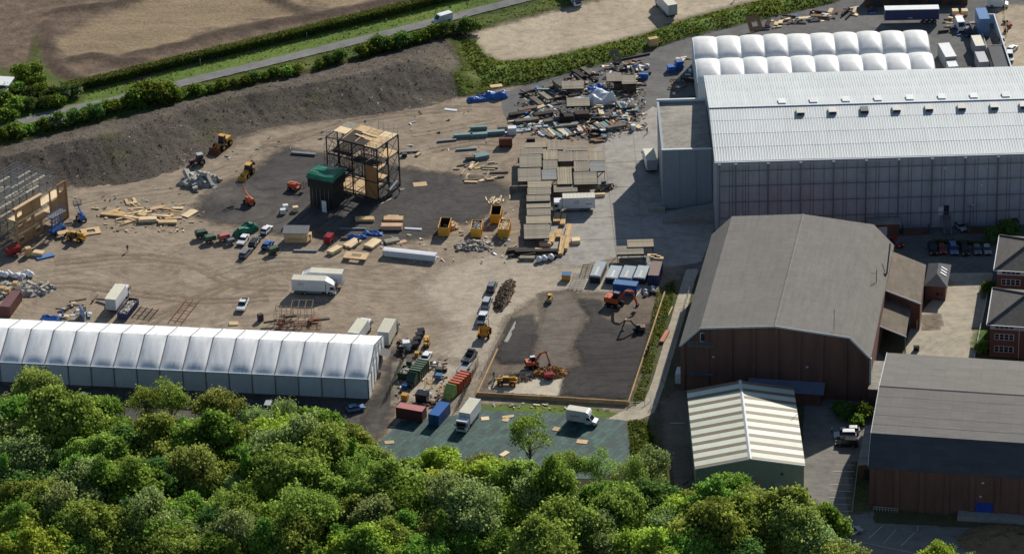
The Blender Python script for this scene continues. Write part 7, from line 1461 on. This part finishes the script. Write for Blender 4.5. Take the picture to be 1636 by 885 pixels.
for x, y, L, rz, lb in ((908,372,6.2,82,'long sawn pack beside the concrete apron, farther of two'),(905,392,6.2,82,'long sawn pack beside the concrete apron, nearer of two'),(890,351,4.6,85,'sawn pack close to the box truck, left of two'),(900,354,5.6,84,'sawn pack close to the box truck, right of two'),(898,396,9,84,'narrow sawn pack beside the last stage deck'),(891,377,4,84,'short sawn pack beside the fifth stage deck'),(882,384,4.6,78,'sawn pack touching the last stage deck')): lumber(x, y, L, 3 if L > 5 else 4, 3, .38, .22, R(rz), M_WOOD, lb)
t = slab(920, 385, (1.9,1.9,.9), R(5), M_PLY2, 'loaded_pallet', 'pallet with white offcuts beside the sawn packs', 'pallet'); lumber(857, 406, 10, 3, 3, .4, .3, R(-1), M_DARKW, 'long dark beam stack across the near end of the stage decks'); lumber(842, 415, 3.6, 3, 2, .4, .3, R(-3), M_OLDW, 'low plank stack in front of the dark beams'); lumber(871, 393, 2.6, 3, 3, .5, .3, R(-2), pm('pinkish_board', (196,160,130)), 'reddish plank stack under the last stage deck')
# white loader truck on the right of the decks
t = loader(965, 303, R(20), 'dark site loader with white parts at the right of the stage decks', 'tele', 'grey', .8); plk(955, 312, 3.4, .8, .7, R(2), 'sawn timber bundle beside the dark loader', M_PLY2)
patch('waste_yard_concrete', gp([(640,578),(690,570),(752,580),(764,586),(735,648),(700,648),(630,645)]), .085, m_pale, 1.2, 1.5, 'pale concrete floor of the waste yard')
# rows of bins, compactors
def bin_(px, py, L, W, H, rz, col, label, group=None, name='waste_bin', lid=None):
    p = G(px, py); t = thing(name, label, 'bin', (p.x, p.y, .08), rz, group); MB().fr(-L*.46,L*.46,-W*.46,W*.46,.12,-L/2,L/2,-W/2,W/2,H*.85).build('body', PT(col, .6), t); MB().add([(-L/2-.03,-W/2-.03,H*.86),(L/2+.03,-W/2-.03,H*.86),(L/2+.03,W/2+.03,H*.95),(-L/2-.03,W/2+.03,H*.95),(-L/2,-W/2,H*.92),(L/2,-W/2,H*.92),(L/2,W/2,H),(-L/2,W/2,H)], [(3,2,1,0),(4,5,6,7),(0,1,5,4),(1,2,6,5),(2,3,7,6),(3,0,4,7)]).build('lid', PT(lid or col, .5), t)
    for sx_ in (-1,1):
        for sy_ in (-1,1): MB().tube((sx_*L*.4,sy_*W*.4-.04,.08),(sx_*L*.4,sy_*W*.4+.04,.08),.08,n=8).build('castor', M_TARM, t)
    return t
for i, (x, y) in enumerate(((673,535),(670,541),(667,548),(663,556))): bin_(x, y, 1.5, 1.2, 1.4, R(15), 'black', 'black wheeled bin in the row beside the forklift, %s' % ('farthest','second','third','nearest')[i], 'row of black bins')
bin_(701, 606, 1.3, 1.1, 1.3, R(-15), 'lblue', 'pale blue lidded bin in the middle of the waste yard'); bin_(702, 596, 1.4, 1.0, 1.3, R(-12), 'dgreen', 'green lidded bin behind the pale blue one'); bin_(647, 639, 1.4, 1.2, 1.5, R(-20), 'yellow', 'yellow bin behind the maroon container'); bin_(675, 641, 2.6, 2.0, 2.2, R(-20), 'black', 'large black lidded bin behind the blue container'); bin_(647, 622, 1.1, 1.1, 1.3, R(-15), 'blue', 'blue bin left of the green compactor'); bin_(654, 584, 1.2, 1.1, 1.3, R(-10), 'dgreen', 'dark green bin at the top of the waste yard'); bin_(666, 569, .9, .9, 1.0, R(-10), 'yellow', 'small yellow bin near the white saloon'); bin_(905, 447, 2.0, 1.6, 1.6, R(-8), 'yellow', 'yellow bin with grey blue lid left of the scaffold rack', lid='lblue')
for x in (1462,1466): bin_(x, 560, .7, .7, 1.1, R(0), 'black', 'black wheelie bin on the concrete lane, %s of two' % ('left' if x == 1462 else 'right'))
def compactor(px, py, rz, col, label, hop, L=5.4, W=2.4, H=2.5):
    p = G(px, py); t = thing('waste_compactor', label, 'compactor', (p.x, p.y, .08), rz); h = L/2; MB().bx(-h,h,-W/2,W/2,.25,H).build('container_body', PT(col, .5), t)
    for i in range(6): x = -h+.3+i*(L-.6)/5; MB().bx(x-.14,x+.14,-W/2-.12,W/2+.12,.3,H+.14).build('rib', PT(col, .5), t)
    MB().prism([(-h-2.6,.2),(-h-.05,.2),(-h-.05,2.3),(-h-1.1,2.9),(-h-1.7,2.3),(-h-2.6,1.2)], -W*.42, W*.42).build('hopper', PT(hop, .5), t); MB().bx(-h-3.4,-h-2.65,-.8,.8,.1,1.0).build('power_pack', PT(hop, .5), t); MB().bx(-h-.1,h,-.7,-.5,.02,.25).bx(-h-.1,h,.5,.7,.02,.25).build('runner', M_DSTEEL, t); return t
compactor(670, 600, R(68), 'green', 'green ribbed waste compactor with dark hopper', 'dgreen'); compactor(735, 619, R(62), 'orange', 'orange ribbed waste compactor with yellow-green hopper', 'lgreen', 6.0)
t = skip(647, 601, R(70), 'low open skip of pale rubble beside the green compactor', L=3.6, W=2.0, H=1.5, fill=M_RUBBLE, col='dgreen'); t['group'] = 'loose scrap carriers'
t = car('tipper','black',750,576,R(70),'dark flatbed pickup hauling a grey trailer in the waste yard'); t = thing('flat_trailer', 'grey flat trailer behind the dark pickup in the waste yard', 'trailer', tuple(G(742,592))[:2]+(.08,), R(68)); MB().bx(-2.2,2.2,-1.0,1.0,.6,.75).build('bed', M_STEEL, t); MB().bx(-2.2,2.2,-1.0,-.94,.75,1.15).bx(-2.2,2.2,.94,1.0,.75,1.15).build('side_rail', M_TRIM, t); [wheel(t, -.4, s_*1.1, .35, .22) for s_ in (-1,1)]
b = MB()
for x in (0,1.4):
    for y in (0,1.2): b.beam((x,y,0),(x,y,2.2),.09)
for z in (1.1,2.2): b.beam((0,0,z),(1.4,0,z),.09).beam((0,1.2,z),(1.4,1.2,z),.09).beam((0,0,z),(0,1.2,z),.09).beam((1.4,0,z),(1.4,1.2,z),.09)
o = b.build('steel_cage', PT('yellow')); o.location = tuple(G(700,634))[:2]+(.08,); o.rotation_euler.z = R(-20); tag(o, 'yellow steel cage frame beside the orange compactor', 'cage'); o = link('steel_cage', o.data, None, tuple(G(679,620))[:2]+(.08,), R(-15)); tag(o, 'yellow steel cage frame beside the green compactor', 'cage')
scatter([(690,578),(712,578),(712,592),(688,592)], 14, (1,3,0,0,1,2,0,2), 'in the metal scrap at the top of the waste yard', 'metal scrap in the waste yard', smul=.5); scatter([(636,545),(656,542),(652,570),(634,580)], 20, (2,4,1,0,1,3,0,1), 'in the dark clutter at the end of the marquee', 'dark clutter by the marquee end', smul=.6); slab(649, 552, (1.6,1.6,2.0), R(10), M_WHITE, 'white_cabinet', 'white machine cabinet at the end of the marquee', 'cabinet'); scatter([(665,648),(690,650),(712,640),(705,630),(690,640)], 12, (1,3,1,0,1,1,0,1), 'behind the blue container in the waste yard', 'clutter behind the blue container', smul=.5)
# steel frames lying and standing above the marquee
def ladder(px, py, L, W, rz, n, label, m_=M_RUST, rails=3):
    p = G(px, py); b = MB()
    for i in range(rails): y = -W/2+W*i/(rails-1); b.beam((-L/2,y,.2),(L/2,y,.2),.14)
    for i in range(n): x = -L/2+L*(i+.5)/n; b.beam((x,-W/2,.28),(x,W/2,.28),.1)
    o = b.build('steel_rack', m_); o.location = (p.x, p.y, .08); o.rotation_euler.z = rz; return tag(o, label, 'steel frame')
ladder(294, 499, 11, 3.0, R(72), 3, 'flat three-railed steel frame lying alone above the marquee'); ladder(232, 502, 5.5, 4.2, R(70), 3, 'dark timber frame lying beside the navy skip trailer', M_DARKW, 4); ladder(923, 452, 7.5, 3.0, R(78), 7, 'rack of dark steel frames left of the grey floor units', M_STEEL, 4); ladder(937, 434, 6, 2.2, R(80), 6, 'second rack of steel frames behind the first', M_DSTEEL, 3)
def cage(px, py, L, W, H, rz, label, nx=3):
    p = G(px, py); b = MB()
    for i in range(nx+1):
        for y in (-W/2, W/2): b.beam((-L/2+L*i/nx,y,0),(-L/2+L*i/nx,y,H),.1)
        b.beam((-L/2+L*i/nx,-W/2,H),(-L/2+L*i/nx,W/2,H),.1)
    for y in (-W/2, W/2):
        for z in (.3, H*.55, H): b.beam((-L/2,y,z),(L/2,y,z),.1)
    o = b.build('steel_rack', pm('brown_steel', (112,94,78), .15, 1.5, .7)); o.location = (p.x, p.y, .08); o.rotation_euler.z = rz; tag(o, label, 'steel frame')
cage(484, 512, 4.6, 4.0, 4.0, R(-4), 'tall steel cage frame standing above the marquee'); cage(453, 515, 3.6, 3.8, 3.0, R(-4), 'lower steel cage frame left of the tall one'); ladder(478, 521, 10, 3.6, R(-2), 6, 'low steel grid lying around the standing cage frames', M_RUST)
scatter([(420,520),(445,505),(510,508),(515,524),(430,528)], 10, (1,1,0,0,1,0,0,4), 'around the standing steel cage frames', 'steel around the cage frames'); slab(416, 507, (1.1,1.0,1.6), R(30), M_DSTEEL, 'black_cabinet', 'black cabinet left of the steel cage frames', 'cabinet'); plk(373, 517, 2.0, 1.5, .2, R(0), 'plywood sheet lying against the marquee below the white pickup')
tarp(80, 512, 4.5, 2.0, 1.2, R(-5), M_TARPB, 'blue sheeting heap against the back of the marquee', seed=12); slab(131, 500, (.3,3.2,2.6), R(20), PT('lblue'), 'blue_sheet_stand', 'tall pale blue panel standing among the scrap', 'panel')
for x, y, lb in ((653,713,'lone pale board on the left of the matting'),): pass
for x, y, L, W, rz, lb in ((775,669,1.7,1.5,5,'pale square board on the matting beside the white truck'),(622,707,2.0,1.3,8,'tan board at the left end of the matting'),(812,666,2.6,1.0,12,'tan board in the middle of the matting, upper of two'),(808,671,1.5,1.4,70,'tan board in the middle of the matting, lower of two'),(845,677,1.7,1.2,30,'tan board on the matting behind the tall open tree'),(890,686,1.6,1.8,65,'tan board left of the white box van'),(930,706,1.6,2.3,75,'tan board below the white box van'),(806,725,2.2,1.2,50,'cracked pale board among the trees on the matting')): plk(x, y, L, W, .06, R(rz), lb, M_PLY2 if 'pale' in lb else M_PLY, name='ground_board', cat='board', zb=.14)
o = tarp(945, 800, 14, 5.5, .5, R(-16), M_TARPW, 'long white sheeting glimpsed through the trees', name='white_sheeting', seed=15)
for i in range(5): slab(1100+random.uniform(-14,10), 770+i*9, (1.6,.5,.3), R(60+20*i), M_GREYW, 'loose_board', 'loose board on the shaded ground beside the striped shed', 'board', group='loose boards beside the striped shed')
slab(1087, 600, (1.8,3.2,2.4), R(-11), M_TARPW, 'wrapped_pallet', 'tall white wrapped stack in the shade beside the brick hall', 'pallet'); lumber(1062, 540, 5.5, 3, 2, .3, .25, R(72), pm('clay_pipe', (186,120,96), .1, 1, .8), 'bundle of orange pipes beside the right edge of the pit', name='pipe_bundle'); plk(1071, 497, 4.0, .2, .15, R(74), 'pale plank lying on the weedy strip', M_PLY2)
# fine litter in the heaps: too small and many to count
def litter(name, poly, n, label, mats, seed, zmax=.7):
    rs = random.Random(seed); xs = [p[0] for p in poly]; ys = [p[1] for p in poly]; V, F, MI = [], [], []; b = MB(); k_ = 0; pts = np.array([(rs.uniform(min(xs),max(xs)), rs.uniform(min(ys),max(ys))) for _ in range(n*3)]); d = sdist(pts[:,0], pts[:,1], poly); pts = pts[d > 0][:n]
    for x, y in pts:
        p = G(x, y); b.box((p.x,p.y,rs.uniform(.1,zmax)),(rs.uniform(.2,1.5),rs.uniform(.08,.45),rs.uniform(.05,.25)),rs.uniform(0,3.1),rs.uniform(-.4,.4),rs.uniform(-.4,.4)); MI += [rs.randrange(len(mats))]*6
    me = b.mesh(name, None)
    for m_ in mats: me.materials.append(m_)
    me.polygons.foreach_set('material_index', MI); tag(link(name, me), label, None, None, 'stuff')
LM_ = [M_GREYW, M_OLDW, M_PLY2, M_TEAL, M_TARPW, KINDS[4][1], M_OLDW, M_RUST]
litter('salvage_litter', [(812,195),(818,175),(840,148),(890,128),(960,108),(1030,98),(1036,130),(1030,180),(1036,206),(960,228),(900,226),(838,212)], 650, 'fine litter between the pieces of the salvage heap', LM_, 3)
litter('yard_litter', [(600,385),(820,330),(830,420),(700,425),(610,420)], 90, 'small scraps scattered on the ground by the skips', [M_PLY2, M_TARPW, M_OLDW], 4, .15); litter('yard_litter', [(150,330),(330,320),(320,372),(160,372)], 110, 'splinters scattered round the loose timber heap', [M_PLY, M_PLY2, M_OLDW], 5, .15); litter('yard_litter', [(640,570),(715,575),(712,650),(630,648)], 130, 'small scraps on the floor of the waste yard', [M_DSTEEL, M_TARPW, M_OLDW, M_RUST], 6, .2); litter('yard_litter', [(0,310),(300,280),(420,215),(740,160),(800,230),(700,260),(450,240),(300,320),(100,330)], 120, 'stones and scraps scattered along the foot of the bund', [M_OLDW, M_TARPW, M_RUBBLE, M_DARKW], 7, .15); litter('yard_litter', [(770,646),(850,645),(990,658),(960,660),(800,650)], 34, 'broken boards and stones along the outside of the pit wall', [M_OLDW, M_RUBBLE, M_PLY2], 8, .2)
# wheel tracks pressed into the yard
m_trk = soil_mat('wheel_track_soil', [(.3,(132,118,101)),(.55,(148,133,114)),(.75,(160,145,125))], None, .5, edge=1.3, hard=False, escale=.5)
m_trk2 = soil_mat('pale_track_soil', [(.3,(156,142,122)),(.55,(168,154,133)),(.75,(162,147,126))], None, .4, edge=1.3, hard=False, escale=.5)
TRK = [[(60,440),(160,425),(260,420),(360,430),(460,428),(560,436)],[(90,420),(200,410),(300,420),(380,455),(470,460)],[(230,520),(330,470),(440,430),(560,425)],[(120,330),(200,312),(290,300),(360,280),(410,250),(440,225),(520,205)],[(420,230),(470,222),(560,195),(680,178),(760,172)],[(420,240),(455,230),(480,215)],[(660,215),(720,205),(800,190)],[(690,240),(760,228),(810,232)],[(40,460),(120,455),(230,470),(330,480),(440,475)],[(330,440),(420,415),(500,415)]]
for i, tr_ in enumerate(TRK):
    P0 = [Vector(G(*q)[:2]) for q in tr_]; P1 = []
    for j in range(len(P0)-1):
        a, b, c, d = P0[max(0,j-1)], P0[j], P0[j+1], P0[min(len(P0)-1,j+2)]
        for q in range(6): u = q/6; P1.append(.5*((2*b)+(c-a)*u+(2*a-5*b+4*c-d)*u*u+(3*b-a-3*c+d)*u**3))
    for off in (-1.0, 1.0):
        pts = []
        for j, p in enumerate(P1):
            d = (P1[min(len(P1)-1,j+1)]-P1[max(0,j-1)]).normalized(); pts.append(tuple(p+Vector((-d.y,d.x))*off))
        patch('wheel_track', strip(pts, .28), .09+.004*i, m_trk if i % 3 else m_trk2, .45, .8, 'pair of wheel tracks curving over the brown yard')
# expansion joints in the concrete apron
for a, b_ in (((962,210),(985,412)),((1010,195),(1030,425)),((950,262),(1058,256)),((955,300),(1060,298)),((900,352),(1062,342)),((890,385),(1062,380))):
    p, q = G(*a), G(*b_); MB().beam((p.x,p.y,.09),(q.x,q.y,.09),.07,.03).build('slab_joint', pm('joint_filler', (112,108,102), .1, 1, .9)); tag(COL.objects[-1], kind='structure')
# parking lines, kerbs
m_line = pm('road_paint', (206,204,196), .1, 1.5, .8)
for i in range(9): p = G(1333-i*2.2, 743+i*10.3); q = G(1366-i*1.0, 743+i*10.6); MB().beam((p.x,p.y,.1),(q.x,q.y,.1),.12,.02).build('parking_line', m_line); tag(bpy.context.scene.objects[-1] if False else COL.objects[-1], kind='structure')
for a, b_ in (((1388,860),(1410,840)),((1412,868),(1432,845)),((1440,872),(1462,850)),((1376,866),(1460,884)),((1466,840),(1466,848))): p, q = G(*a), G(*b_); MB().beam((p.x,p.y,.1),(q.x,q.y,.1),.12,.02).build('parking_line', m_line); tag(COL.objects[-1], kind='structure')
patch('grass_strip', gp([(1365,742),(1388,735),(1390,815),(1360,820)]), .09, m_grass2, 1, 1.2, 'worn grass strip at the foot of the lower brick hall'); p, q = G(1371,740), G(1361,818); MB().beam((p.x,p.y,.12),(q.x,q.y,.12),.2,.24).build('kerb', M_CONCW); tag(COL.objects[-1], kind='structure')
patch('planting_bed', gp([(1470,505),(1498,503),(1504,515),(1498,526),(1475,527)]), .12, m_rubbly, .8, 1, 'oval bare planting bed on the concrete lane')
# white-roofed shed at the far left, poles
t = thing('white_roof_shed', 'white flat-roofed shed at the far left edge beside bushes', 'shed', tuple(G(2,148))[:2]+(0,), R(-12)); MB().bx(-8,2.6,-2,2.4,0,3.0).build('wall', M_TRIM, t); MB().bx(-8.3,2.9,-2.3,2.7,3.0,3.15).build('roof', M_WHITE, t); MB().bx(-8,2.6,-5.2,-2.05,0,2.2).build('lower_wall', M_TRIM, t); MB().bx(-8.2,2.8,-5.4,-2.06,2.2,2.32).build('lower_roof', M_WHITE, t)
def pole(px, py, h, label, cat='pole', arm=False):
    p = G(px, py); t = thing('utility_pole', label, cat, (p.x, p.y, 0)); MB().tube((0,0,0),(0,0,h),.14,.09).build('shaft', M_GREYW, t); MB().beam((-.7,0,h-.4),(.7,0,h-.4),.12).build('cross_arm', M_GREYW, t)
    if arm: MB().box((.6,0,h),(.9,.3,.12)).build('lamp_head', M_TRIM, t)
pole(68, 131, 6.0, 'timber utility pole beside the bushes at the left'); 
for x, y, lb in ((320,100,'left'),(490,57,'middle'),(656,16,'right')): slab(x, y, (.12,.12,1.6), 0, M_TRIM, 'marker_post', 'white marker post behind the hedge, %s of three' % lb, 'post')
for x, y, h, lb in ((1549,365,6,'lamp post in front of the warehouse wall'),(1080,683,1,'x'),(1480,80,1,'x')):
    if lb != 'x': pole(x, y, h, lb, 'lamp post', True)
b = MB().beam((0,0,.6),(3.2,0,.6),.12); o = b.build('white_pole', M_TRIM); o.location = tuple(G(1070,680))[:2]+(.05,); tag(o, 'white pole lying in the shade left of the striped shed', 'pole')
hedge('low_hedge', [tuple(G(1490,389))[:2], tuple(G(1580,392))[:2]], 1.0, 1.0, .05, 'low dark hedge behind the shaded parking row', 'dark', 40, .2)
for i, (x, y) in enumerate(((1606,38),(1612,45),(1607,52))): generator(x, y, R(40*i), ('green','red','black')[i], '%s small machine by the barrier rail at the top right' % ('green','red','black')[i], .6, 'small machines by the barrier rail')
for x, y, lb in ((1526,20,'left'),(1541,20,'right')): slab(x, y, (1.6,1.8,1.2), R(0), M_PLY2, 'loaded_pallet', 'loaded pale pallet near the navy trailer, %s of two' % lb, 'pallet')
slab(1533, 27, (2.0,1.0,.6), R(0), pm('peach_board', (222,160,126), .05, 1, .8), 'peach_crate', 'peach coloured crate in front of the loaded pallets', 'crate')
